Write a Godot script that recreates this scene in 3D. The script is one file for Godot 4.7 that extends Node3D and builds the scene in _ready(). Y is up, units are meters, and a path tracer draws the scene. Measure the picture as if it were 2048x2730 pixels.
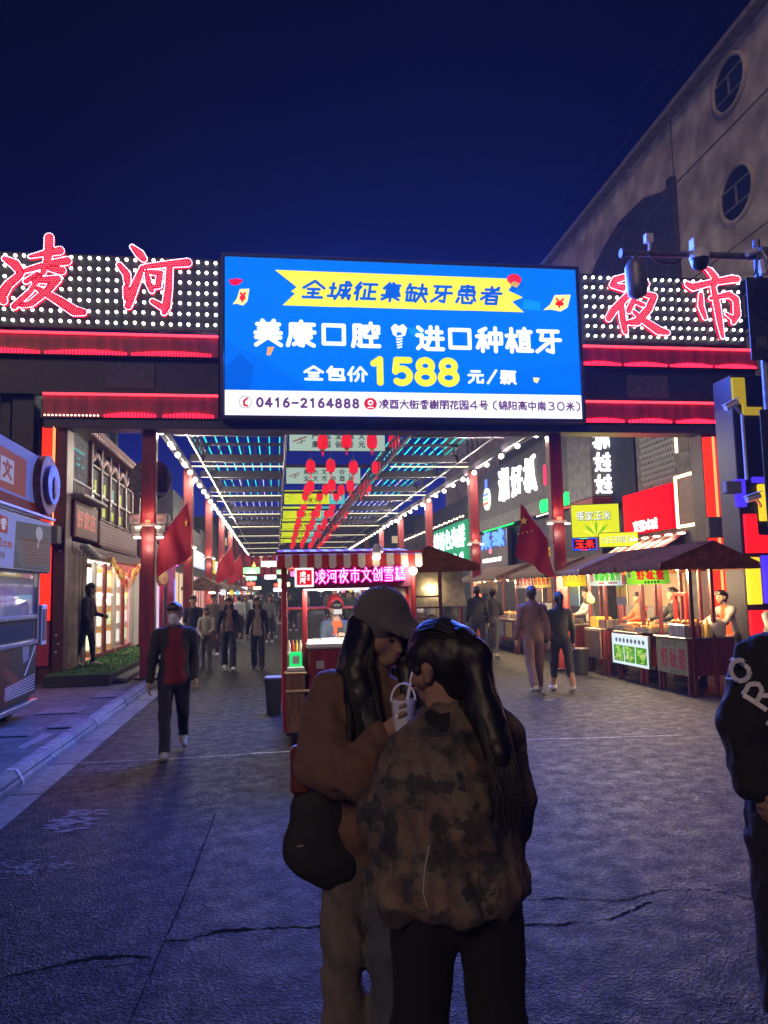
extends Node3D
# A night-market street seen through its gate. Street axis runs along -z; y is up; metres.

var rng := RandomNumberGenerator.new()
var taken := {}
var mats := {}
var tex := {}
var glyphs := {}

class MB:
	var v := PackedVector3Array()
	var n := PackedVector3Array()
	var t := PackedVector2Array()
	var c := PackedColorArray()
	var i := PackedInt32Array()
	var tint := Color.WHITE
	func tri(a: Vector3, b: Vector3, d: Vector3, out: Vector3) -> void:
		var k := v.size()
		var nn := (b - a).cross(d - a)
		var flip := nn.dot(out) > 0.0
		nn = nn.normalized() * (1.0 if flip else -1.0)
		for p in [a, b, d]:
			v.append(p); n.append(nn); t.append(Vector2(p.x, p.y)); c.append(tint)
		if flip: i.append_array([k, k + 2, k + 1])
		else: i.append_array([k, k + 1, k + 2])
	# a: top left, b: top right, d: bottom right, e: bottom left, as seen from the front
	func quad(a: Vector3, b: Vector3, d: Vector3, e: Vector3, r := Rect2(0, 0, 1, 1)) -> void:
		var k := v.size()
		var nn := -((b - a).cross(d - a)).normalized()
		if nn.length() < 0.5: nn = -((d - a).cross(e - a)).normalized()
		for p in [a, b, d, e]:
			v.append(p); n.append(nn); c.append(tint)
		t.append(r.position); t.append(Vector2(r.end.x, r.position.y)); t.append(r.end); t.append(Vector2(r.position.x, r.end.y))
		i.append_array([k, k + 1, k + 2, k, k + 2, k + 3])
	func box(o: Vector3, s: Vector3, b := Basis()) -> void:
		var h := s * 0.5
		var p := []
		for q in 8: p.append(o + b * Vector3(h.x if q & 1 else -h.x, h.y if q & 2 else -h.y, h.z if q & 4 else -h.z))
		quad(p[6], p[7], p[5], p[4]); quad(p[3], p[2], p[0], p[1]); quad(p[7], p[3], p[1], p[5])
		quad(p[2], p[6], p[4], p[0]); quad(p[2], p[3], p[7], p[6]); quad(p[4], p[5], p[1], p[0])
	# box with chamfered edges
	func cbox(o: Vector3, s: Vector3, ch: float, b := Basis()) -> void:
		var h := s * 0.5
		ch = minf(ch, minf(h.x, minf(h.y, h.z)) * 0.9)
		var P := func(sx: float, sy: float, sz: float, ax: int) -> Vector3:
			var q := Vector3(sx * (h.x - ch), sy * (h.y - ch), sz * (h.z - ch))
			q[ax] = [sx, sy, sz][ax] * h[ax]
			return o + b * q
		for ax in 3:
			var u := (ax + 1) % 3
			var w := (ax + 2) % 3
			for s0 in [-1.0, 1.0]:
				var pts := []
				for uv in [[-1.0, -1.0], [1.0, -1.0], [1.0, 1.0], [-1.0, 1.0]]:
					var sg := [0.0, 0.0, 0.0]
					sg[ax] = s0; sg[u] = uv[0]; sg[w] = uv[1]
					pts.append(P.call(sg[0], sg[1], sg[2], ax))
				var out := Vector3.ZERO
				out[ax] = s0
				out = b * out
				tri(pts[0], pts[1], pts[2], out); tri(pts[0], pts[2], pts[3], out)
			for s1 in [-1.0, 1.0]:
				for s2 in [-1.0, 1.0]:
					var e := []
					for s0 in [-1.0, 1.0]:
						var sg := [0.0, 0.0, 0.0]
						sg[ax] = s0; sg[u] = s1; sg[w] = s2
						e.append(P.call(sg[0], sg[1], sg[2], u)); e.append(P.call(sg[0], sg[1], sg[2], w))
					var out := Vector3.ZERO
					out[u] = s1; out[w] = s2
					out = b * out
					tri(e[0], e[1], e[3], out); tri(e[0], e[3], e[2], out)
		for q in 8:
			var sx := 1.0 if q & 1 else -1.0
			var sy := 1.0 if q & 2 else -1.0
			var sz := 1.0 if q & 4 else -1.0
			tri(P.call(sx, sy, sz, 0), P.call(sx, sy, sz, 1), P.call(sx, sy, sz, 2), b * Vector3(sx, sy, sz))
	func bar(a: Vector3, d: Vector3, w: float, h: float, up := Vector3.UP) -> void:
		var z := (d - a)
		var l := z.length()
		if l < 1e-5: return
		z /= l
		if absf(z.dot(up)) > 0.98: up = Vector3.FORWARD if absf(z.y) > 0.9 else Vector3.UP
		var x := up.cross(z).normalized()
		box((a + d) * 0.5, Vector3(w, h, l), Basis(x, z.cross(x), z))
	func ring(o: Vector3, x: Vector3, y: Vector3, seg: int) -> PackedVector3Array:
		var r := PackedVector3Array()
		for k in seg: r.append(o + x * cos(TAU * k / seg) + y * sin(TAU * k / seg))
		return r
	# smooth loft through rings of equal size
	func loft(rings: Array, closed := true, caps := true) -> void:
		var m: int = rings[0].size()
		var k0 := v.size()
		for r in rings.size():
			var pv: PackedVector3Array = rings[maxi(r - 1, 0)]
			var nx: PackedVector3Array = rings[mini(r + 1, rings.size() - 1)]
			var cu: PackedVector3Array = rings[r]
			for q in m:
				var du: Vector3 = cu[(q + 1) % m] - cu[(q + m - 1) % m]
				if not closed: du = cu[mini(q + 1, m - 1)] - cu[maxi(q - 1, 0)]
				v.append(cu[q]); n.append(du.cross(nx[q] - pv[q]).normalized()); t.append(Vector2(float(q) / m, float(r) / rings.size())); c.append(tint)
		for r in rings.size() - 1:
			for q in (m if closed else m - 1):
				var a := k0 + r * m + q
				var b := k0 + r * m + (q + 1) % m
				i.append_array([a, a + m, b, b, a + m, b + m])
		if caps and closed:
			for e in [0, rings.size() - 1]:
				var cu: PackedVector3Array = rings[e]
				var mid := Vector3.ZERO
				for p in cu: mid += p
				mid /= m
				var ot: PackedVector3Array = rings[1 if e == 0 else e - 1]
				var om := Vector3.ZERO
				for p in ot: om += p
				for q in m: tri(mid, cu[q], cu[(q + 1) % m], mid - om / m)
	func tube(a: Vector3, d: Vector3, ra: float, rb := -1.0, seg := 8) -> void:
		if rb < 0.0: rb = ra
		var z := (d - a).normalized()
		var x := z.cross(Vector3.UP if absf(z.y) < 0.9 else Vector3.RIGHT).normalized()
		var y := z.cross(x)
		loft([ring(a, x * ra, y * ra, seg), ring(d, x * rb, y * rb, seg)])
	func path(pts: Array, r: float, seg := 6) -> void:
		var rings := []
		var x := Vector3.ZERO
		for k in pts.size():
			var z: Vector3 = (pts[mini(k + 1, pts.size() - 1)] - pts[maxi(k - 1, 0)]).normalized()
			if k == 0: x = z.cross(Vector3.UP if absf(z.y) < 0.9 else Vector3.RIGHT).normalized()
			x = (x - z * x.dot(z)).normalized()
			rings.append(ring(pts[k], x * r, z.cross(x) * r, seg))
		loft(rings)
	func ball(o: Vector3, r: Vector3, seg := 10, rows := 6) -> void:
		var rings := []
		for k in rows + 1:
			var a := lerpf(-PI / 2 + 0.05, PI / 2 - 0.05, float(k) / rows)
			rings.append(ring(o + Vector3(0, r.y * sin(a), 0), Vector3(0, 0, r.z * cos(a)), Vector3(r.x * cos(a), 0, 0), seg))
		loft(rings)
	# turned shape: profile of (radius, height)
	func lathe(o: Vector3, prof: Array, seg := 14) -> void:
		var rings := []
		for p in prof: rings.append(ring(o + Vector3(0, p[1], 0), Vector3(0, 0, p[0]), Vector3(p[0], 0, 0), seg))
		loft(rings)
	# outline in a plane (x along bx, y along by), pushed out along bx x by
	func prism(poly: PackedVector2Array, o: Vector3, bx: Vector3, by: Vector3, depth: float) -> void:
		var bz := bx.cross(by).normalized()
		var ids := Geometry2D.triangulate_polygon(poly)
		for k in range(0, ids.size(), 3):
			var q := []
			for e in 3: q.append(o + bx * poly[ids[k + e]].x + by * poly[ids[k + e]].y)
			tri(q[0] + bz * depth, q[1] + bz * depth, q[2] + bz * depth, bz)
			tri(q[0], q[1], q[2], -bz)
		var cw := Geometry2D.is_polygon_clockwise(poly)
		for k in poly.size():
			var a := poly[k]
			var b := poly[(k + 1) % poly.size()]
			var e := (b - a)
			var o2 := Vector2(-e.y, e.x) if cw else Vector2(e.y, -e.x)
			var out := bx * o2.x + by * o2.y
			var pa := o + bx * a.x + by * a.y
			var pb := o + bx * b.x + by * b.y
			tri(pa, pb, pb + bz * depth, out); tri(pa, pb + bz * depth, pa + bz * depth, out)
	func mesh() -> ArrayMesh:
		var A := []
		A.resize(Mesh.ARRAY_MAX)
		A[Mesh.ARRAY_VERTEX] = v; A[Mesh.ARRAY_NORMAL] = n; A[Mesh.ARRAY_TEX_UV] = t; A[Mesh.ARRAY_COLOR] = c; A[Mesh.ARRAY_INDEX] = i
		var m := ArrayMesh.new()
		m.add_surface_from_arrays(Mesh.PRIMITIVE_TRIANGLES, A)
		return m

# ---------------------------------------------------------------- objects
func numbered(called: String) -> String:
	taken[called] = taken.get(called, -1) + 1
	return called if taken[called] == 0 else "%s_%03d" % [called, taken[called]]

func tag(o: Node3D, label: String, category := "", group := "", kind := "") -> Node3D:
	if label: o.set_meta("label", label)
	if category: o.set_meta("category", category)
	if group: o.set_meta("group", group)
	if kind: o.set_meta("kind", kind)
	return o

func thing(called: String, label: String, category: String, at := Vector3.ZERO, turn := 0.0, group := "") -> Node3D:
	var o := Node3D.new()
	o.name = numbered(called)
	add_child(o)
	o.position = at
	o.rotation.y = turn
	return tag(o, label, category, group)

func part(parent: Node3D, called: String, m, material: Material, at := Vector3.ZERO) -> MeshInstance3D:
	var o := MeshInstance3D.new()
	o.mesh = m.mesh() if m is MB else m
	o.material_override = material
	o.name = called
	o.position = at
	parent.add_child(o, true)
	return o

func single(called: String, m, material: Material, label: String, category: String, at := Vector3.ZERO, group := "") -> MeshInstance3D:
	var o := part(self, numbered(called), m, material, at)
	tag(o, label, category, group)
	return o

func setting(called: String, m, material: Material, kind := "structure") -> MeshInstance3D:
	var o := part(self, numbered(called), m, material)
	o.set_meta("kind", kind)
	return o

func copy(o: Node3D, label: String, at: Vector3, turn := 0.0) -> Node3D:
	var r := o.duplicate()
	r.name = numbered(String(o.name).trim_suffix(String(o.name).right(4)) if String(o.name).right(4).begins_with("_0") else String(o.name))
	add_child(r)
	r.position = at
	r.rotation.y = turn
	r.set_meta("label", label)
	return r

func B(o := Vector3.ZERO, s := Vector3.ONE, ch := 0.0) -> MB:
	var m := MB.new()
	if ch > 0.0: m.cbox(o, s, ch)
	else: m.box(o, s)
	return m

# ---------------------------------------------------------------- materials (colours are linear)
func C(r: float, g: float, b: float) -> Color:
	return Color(r, g, b)

func mat(key: String, col: Color, rough := 0.7, metal := 0.0, grain := "", scale := 1.0) -> StandardMaterial3D:
	if mats.has(key): return mats[key]
	var m := StandardMaterial3D.new()
	m.resource_name = key
	m.albedo_color = col.linear_to_srgb()
	m.roughness = rough
	m.metallic = metal
	if grain:
		m.albedo_texture = tex[grain]
		m.uv1_triplanar = true
		m.uv1_world_triplanar = true
		m.uv1_scale = Vector3.ONE * scale
	mats[key] = m
	return m

func glow(key: String, col: Color, energy := 1.0, base := 0.5) -> StandardMaterial3D:
	if mats.has(key): return mats[key]
	var m := mat(key, col * base, 0.85)
	m.metallic_specular = 0.2
	m.emission_enabled = true
	m.emission = col.linear_to_srgb()
	m.emission_energy_multiplier = energy
	return m

func printed(key: String, img: Image, energy := 0.0, rough := 0.5) -> StandardMaterial3D:
	var m := StandardMaterial3D.new()
	m.resource_name = key
	img.generate_mipmaps()
	var it := ImageTexture.create_from_image(img)
	m.albedo_texture = it
	m.roughness = rough
	if energy > 0.0:
		m.albedo_color = Color(0.3, 0.3, 0.3)
		m.metallic_specular = 0.15
		m.emission_enabled = true
		m.emission = Color.WHITE
		m.emission_operator = BaseMaterial3D.EMISSION_OP_MULTIPLY
		m.emission_texture = it
		m.emission_energy_multiplier = energy
	mats[key] = m
	return m

func noise_tex(key: String, size: int, freq: float, oct: int, lo: float, hi: float, kind := FastNoiseLite.TYPE_SIMPLEX_SMOOTH, stretch := 1.0) -> void:
	var f := FastNoiseLite.new()
	f.seed = key.hash() % 1000
	f.noise_type = kind
	f.frequency = freq
	f.fractal_octaves = oct
	var src := f.get_seamless_image(size, int(size / stretch))
	if stretch != 1.0: src.resize(size, size, Image.INTERPOLATE_BILINEAR)
	src.convert(Image.FORMAT_L8)
	var d := src.get_data()
	for k in d.size(): d[k] = int(clampf(lerpf(lo, hi, d[k] / 255.0), 0.0, 1.0) * 255.0)
	var img := Image.create_from_data(size, size, false, Image.FORMAT_L8, d)
	img.convert(Image.FORMAT_RGB8)
	img.generate_mipmaps()
	tex[key] = ImageTexture.create_from_image(img)

# thin printed cloth that lets the lamps behind it through
func sheer(key: String, img: Image) -> StandardMaterial3D:
	var m := printed(key, img, 0.0, 0.8)
	m.backlight_enabled = true
	m.backlight = Color(0.4, 0.4, 0.4)
	return m

# ---------------------------------------------------------------- lights
func omni(parent: Node3D, at: Vector3, col: Color, energy: float, size := 0.05) -> void:
	var l := OmniLight3D.new()
	l.name = "light"
	l.light_color = col.linear_to_srgb()
	l.light_energy = energy
	l.light_size = size
	l.omni_range = 40.0
	l.omni_attenuation = 2.0
	l.shadow_enabled = true
	l.position = at
	parent.add_child(l, true)

func area(parent: Node3D, at: Vector3, size: Vector2, towards: Vector3, col: Color, energy: float) -> void:
	var l := AreaLight3D.new()
	l.name = "light"
	l.light_color = col.linear_to_srgb()
	l.light_energy = energy
	l.area_size = size
	l.area_normalize_energy = true
	l.area_range = 60.0
	l.shadow_enabled = true
	l.transform = Transform3D(Basis.looking_at(towards, Vector3.UP if absf(towards.normalized().y) < 0.9 else Vector3.FORWARD), at)
	parent.add_child(l, true)
const ZG := -15.2

func _ready() -> void:
	# camera, sky, light, exposure
	var cam := Camera3D.new()
	cam.name = "camera"
	cam.position = Vector3(0, 1.7, 0)
	cam.rotation_degrees = Vector3(5.93, -8.08, -1.2)
	cam.fov = 67.33
	cam.near = 0.05
	cam.far = 600.0
	add_child(cam)
	cam.current = true
	var env := Environment.new()
	env.background_mode = Environment.BG_SKY
	var sky := Sky.new()
	var sm := ProceduralSkyMaterial.new()
	sm.sky_top_color = C(0.0001, 0.0003, 0.002).linear_to_srgb()
	sm.sky_horizon_color = C(0.0015, 0.012, 0.33).linear_to_srgb()
	sm.sky_curve = 0.12
	sm.ground_bottom_color = C(0.002, 0.002, 0.004).linear_to_srgb()
	sm.ground_horizon_color = C(0.004, 0.008, 0.06).linear_to_srgb()
	sky.sky_material = sm
	env.sky = sky
	env.tonemap_mode = Environment.TONE_MAPPER_LINEAR
	env.tonemap_exposure = 1.35
	env.sdfgi_enabled = true
	env.ssao_enabled = true
	env.ssil_enabled = true
	env.fog_enabled = true
	env.fog_density = 0.0015
	env.fog_light_color = Color(0.7, 0.8, 1.0)
	var we := WorldEnvironment.new()
	we.name = "environment"
	we.environment = env
	add_child(we)
	var fill_light := DirectionalLight3D.new()  # added warm fill from behind the camera, standing in for general town light
	fill_light.name = "night_light"
	fill_light.light_energy = 0.2
	fill_light.light_color = Color(1.0, 0.86, 0.74)
	fill_light.light_angular_distance = 20.0
	fill_light.rotation_degrees = Vector3(-28, -30, 0)
	fill_light.shadow_enabled = true
	add_child(fill_light)
	area(self, Vector3(2.67, 6.78, ZG + 0.36), Vector2(7.2, 3.1), Vector3(0, -0.12, 1), C(0.06, 0.15, 1.0), 480.0)
	# surfaces
	rng.seed = 11
	glyphs["table"] = glyph_table()
	round_figures()
	noise_tex("fine", 512, 0.11, 3, 0.55, 1.0)
	noise_tex("blotch", 512, 0.012, 5, 0.6, 1.0)
	noise_tex("streak", 512, 0.02, 4, 0.62, 1.0, FastNoiseLite.TYPE_SIMPLEX_SMOOTH, 8.0)
	noise_tex("weave", 256, 0.16, 2, 0.7, 1.0)
	stone_tex()
	print("textures")
	road()
	gate()
	screen()
	canopy()
	left_side()
	right_side()
	print("structure ", Time.get_ticks_msec())
	stalls()
	cart()
	mast()
	print("stalls ", Time.get_ticks_msec())
	people()
	print("people ", Time.get_ticks_msec())

# aggregate: grains of several sizes over a slow variation
func stone_tex() -> void:
	var r := RandomNumberGenerator.new()
	r.seed = 77
	var layers := []
	for n in [110, 230, 480]:
		var d := PackedByteArray()
		d.resize(n * n)
		for k in n * n: d[k] = r.randi() & 255
		var im := Image.create_from_data(n, n, false, Image.FORMAT_L8, d)
		im.resize(1024, 1024, Image.INTERPOLATE_BILINEAR)
		layers.append(im.get_data())
	var o := PackedByteArray()
	o.resize(1024 * 1024)
	var a: PackedByteArray = layers[0]; var b: PackedByteArray = layers[1]; var c: PackedByteArray = layers[2]
	for k in o.size():
		var v := (a[k] * 0.38 + b[k] * 0.4 + c[k] * 0.22) / 255.0
		v = clampf((v - 0.5) * 2.1 + 0.42, 0.06, 1.0)
		o[k] = int(v * 255.0)
	var img := Image.create_from_data(1024, 1024, false, Image.FORMAT_L8, o)
	img.convert(Image.FORMAT_RGB8)
	img.generate_mipmaps()
	tex["stone"] = ImageTexture.create_from_image(img)

func V(x: float, y: float, z: float) -> Vector3:
	return Vector3(x, y, z)

func V2(x: float, y: float) -> Vector2:
	return Vector2(x, y)

# flat shape lying on the ground, with a ragged edge
func ground_shape(m: MB, pts: Array, y: float, rag := 0.02) -> void:
	var poly := PackedVector2Array()
	for k in pts.size():
		var a: Vector2 = pts[k]
		var b: Vector2 = pts[(k + 1) % pts.size()]
		var n := maxi(2, int(a.distance_to(b) / 0.05))
		for j in n: poly.append(a.lerp(b, float(j) / n) + Vector2(rng.randf_range(-rag, rag), rng.randf_range(-rag, rag)))
	var ids := Geometry2D.triangulate_polygon(poly)
	for k in range(0, ids.size(), 3):
		m.tri(V(poly[ids[k]].x, y, poly[ids[k]].y), V(poly[ids[k + 1]].x, y, poly[ids[k + 1]].y), V(poly[ids[k + 2]].x, y, poly[ids[k + 2]].y), Vector3.UP)

func ribbon(m: MB, pts: Array, w0: float, y: float, wob := 0.012) -> void:
	var l := PackedVector2Array(); var r := PackedVector2Array()
	for k in pts.size() - 1:
		var a: Vector2 = pts[k]; var b: Vector2 = pts[k + 1]
		var n := maxi(2, int(a.distance_to(b) / 0.025))
		var nn := (b - a).normalized().orthogonal()
		for j in n:
			var p := a.lerp(b, float(j) / n) + nn * rng.randf_range(-wob, wob)
			var w := w0 * rng.randf_range(0.35, 1.3)
			l.append(p + nn * w); r.append(p - nn * w)
	for k in l.size() - 1:
		m.tri(V(l[k].x, y, l[k].y), V(r[k].x, y, r[k].y), V(r[k + 1].x, y, r[k + 1].y), Vector3.UP)
		m.tri(V(l[k].x, y, l[k].y), V(r[k + 1].x, y, r[k + 1].y), V(l[k + 1].x, y, l[k + 1].y), Vector3.UP)

func road() -> void:
	var asphalt := mat("asphalt", C(0.074, 0.074, 0.077), 0.5, 0.0, "stone", 0.7)
	asphalt.heightmap_enabled = true
	asphalt.heightmap_texture = tex["stone"]
	asphalt.heightmap_scale = 0.7
	asphalt.roughness_texture = tex["blotch"]
	asphalt.roughness = 0.78
	asphalt.metallic_specular = 0.22
	var m := MB.new()
	m.quad(V(-250, 0, -400), V(250, 0, -400), V(250, 0, 60), V(-250, 0, 60))
	setting("road", m, asphalt)
	var crack := mat("crack", C(0.012, 0.012, 0.013), 1.0)
	crack.metallic_specular = 0.0
	m = MB.new()
	ribbon(m, [V2(-1.6, -3.8), V2(-1.24, -3.88), V2(-1.08, -3.94), V2(-0.97, -3.98), V2(-0.85, -4.01), V2(-0.71, -3.99), V2(-0.57, -3.96)], 0.01, 0.003)
	ribbon(m, [V2(-0.95, -3.985), V2(-0.85, -4.005), V2(-0.74, -3.99)], 0.02, 0.0034)
	ribbon(m, [V2(-0.8, -3.9), V2(-0.68, -3.91), V2(-0.6, -3.95)], 0.004, 0.003)
	ribbon(m, [V2(-0.56, -4.12), V2(-0.43, -4.12), V2(-0.31, -4.18), V2(-0.13, -4.19), V2(0.11, -4.16), V2(0.5, -4.1), V2(1.1, -4.02), V2(1.37, -3.94), V2(1.67, -3.95), V2(1.89, -4.06), V2(2.03, -4.13)], 0.007, 0.003)
	ribbon(m, [V2(-0.33, -4.185), V2(-0.2, -4.19), V2(-0.12, -4.185)], 0.018, 0.0034)
	ribbon(m, [V2(1.22, -4.28), V2(1.52, -4.27), V2(1.82, -4.16), V2(1.97, -4.2), V2(2.13, -4.26), V2(2.39, -4.22), V2(2.54, -4.05), V2(2.9, -3.9)], 0.006, 0.003)
	setting("road_crack", m, crack)
	m = MB.new()
	ribbon(m, [V2(-0.48, -6.37), V2(-0.51, -5.33), V2(-0.53, -4.59), V2(-0.56, -4.12), V2(-0.59, -3.39), V2(-0.62, -2.0)], 0.004, 0.003, 0.004)
	setting("road_seam", m, crack)
	# worn white paint
	var paint := mat("worn_paint", C(0.34, 0.34, 0.33), 0.7, 0.0, "fine", 1.2)
	m = MB.new()
	ribbon(m, [V2(-2.04, -8.55), V2(-1.18, -8.53), V2(-0.3, -8.58)], 0.012, 0.004, 0.008)
	ribbon(m, [V2(-0.29, -8.6), V2(0.25, -8.61)], 0.03, 0.0046, 0.006)
	ribbon(m, [V2(2.6, -8.62), V2(3.1, -8.6), V2(3.46, -8.53), V2(4.09, -8.48), V2(4.6, -8.45)], 0.012, 0.004, 0.01)
	ribbon(m, [V2(2.9, -10.4), V2(3.05, -10.4)], 0.03, 0.004)
	setting("road_marking", m, paint)
	var dust := mat("dust", C(0.16, 0.155, 0.16), 0.8, 0.0, "fine", 0.9)
	m = MB.new()
	for q in [[V2(-1.75, -6.22), V2(-1.76, -6.65), V2(-1.63, -6.84), V2(-1.38, -6.81), V2(-1.37, -6.52), V2(-1.41, -6.19), V2(-1.57, -6.1)]]:
		for k in 90:
			var c0 := Vector2(-1.57 + rng.randfn(0, 0.11), -6.46 + rng.randfn(0, 0.2))
			if not Geometry2D.is_point_in_polygon(c0, PackedVector2Array(q)): continue
			ground_shape(m, [c0, c0 + V2(rng.randf_range(0.03, 0.1), 0.01), c0 + V2(rng.randf_range(0.03, 0.09), rng.randf_range(0.02, 0.05)), c0 + V2(0.0, rng.randf_range(0.02, 0.05))], 0.003 + k * 0.00002, 0.008)
	for k in 60:
		var c0 := Vector2(-1.58 + rng.randfn(0, 0.12), -5.38 + rng.randfn(0, 0.09))
		ground_shape(m, [c0, c0 + V2(rng.randf_range(0.02, 0.08), 0.01), c0 + V2(rng.randf_range(0.02, 0.06), rng.randf_range(0.01, 0.03)), c0 + V2(0.0, rng.randf_range(0.01, 0.03))], 0.003 + k * 0.00002, 0.006)
	for k in 50:
		var c0 := Vector2(-1.7 + rng.randfn(0, 0.2), -8.28 + rng.randfn(0, 0.1))
		ground_shape(m, [c0, c0 + V2(rng.randf_range(0.03, 0.12), 0.01), c0 + V2(rng.randf_range(0.03, 0.1), rng.randf_range(0.01, 0.04)), c0 + V2(0.0, rng.randf_range(0.01, 0.03))], 0.003 + k * 0.00002, 0.006)
	setting("worn_patch", m, dust)
	# pavement, kerb and gutter
	var conc := mat("concrete", C(0.20, 0.195, 0.185), 0.8, 0.0, "blotch", 0.8)
	var dirty := mat("pavement_concrete", C(0.13, 0.128, 0.122), 0.85, 0.0, "blotch", 0.45)
	var pave := setting("pavement", B(V(-7.4, 0.06, -60), V(9.95, 0.12, 140)), dirty)
	for q in [[V2(-2.62, -10.4), V2(0.3, 0.7), 0.01], [V2(-3.0, -11.6), V2(0.55, 0.6), 0.006], [V2(-2.72, -13.3), V2(0.4, 0.8), 0.006], [V2(-3.1, -9.9), V2(0.5, 0.6), 0.005]]:
		part(pave, "paving_slab", B(V(q[0].x, 0.12 + q[2], q[0].y), V(q[1].x, 0.02, q[1].y), 0.006), conc)
	var band := MB.new()
	ground_shape(band, [V2(-2.76, -8.91), V2(-2.73, -9.78), V2(-2.58, -9.69), V2(-2.66, -8.85)], 0.1245, 0.01)
	part(pave, "paint_mark", band, paint)
	var kerb := setting("kerb", B(V(-2.37, 0.05, -60), V(0.1, 0.1, 139)), dirty)
	var z := -3.6
	var k := 0
	while z > -42.0:
		var stone := MB.new()
		var prof := PackedVector2Array([V2(-0.075, 0), V2(0.075, 0), V2(0.07, 0.055), V2(0.015, 0.15), V2(-0.075, 0.155)])
		var ln := 0.985 if k != 3 else 0.7
		stone.prism(prof, V(0, 0, 0), Vector3.RIGHT, Vector3.UP, ln)
		var st := part(kerb, "kerb_stone", stone, mat("kerb_a" if k % 3 else "kerb_b", C(0.26, 0.27, 0.28) if k % 3 else C(0.2, 0.205, 0.21), 0.75, 0.0, "blotch", 1.1), V(-2.375 + rng.randf_range(-0.008, 0.008), 0.002, z - 1.0))
		st.rotation.y = rng.randf_range(-0.012, 0.012)
		if k in [4, 5, 8, 12]:
			var w := MB.new()
			w.prism(PackedVector2Array([V2(0.079, 0.0), V2(0.075, 0.057), V2(0.017, 0.155), V2(-0.07, 0.16), V2(-0.07, 0.152), V2(0.012, 0.148), V2(0.068, 0.054), V2(0.07, 0.0)]), V(0, 0, 0), Vector3.RIGHT, Vector3.UP, 0.07)
			part(kerb, "kerb_paint", w, mat("kerb_white", C(0.55, 0.57, 0.62), 0.7, 0.0, "fine", 2.0), st.position + V(0.0, 0.0, 0.93))
		z -= 1.0
		k += 1
	var gut := setting("gutter", B(V(-2.16, 0.002, -8.6), V(0.27, 0.004, 12.6)), mat("joint", C(0.04, 0.04, 0.04), 0.9))
	z = -2.4
	while z > -14.0:
		var s := part(gut, "gutter_slab", B(V(0, 0, 0), V(0.272, 0.012, 1.19), 0.004), mat("gutter_a" if rng.randf() < 0.5 else "gutter_b", C(0.2, 0.19, 0.175) if rng.randf() < 0.5 else C(0.16, 0.155, 0.145), 0.75, 0.0, "blotch", 0.9), V(-2.163, 0.009, z - 0.6))
		s.rotation.x = rng.randf_range(-0.004, 0.004)
		z -= 1.22

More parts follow.
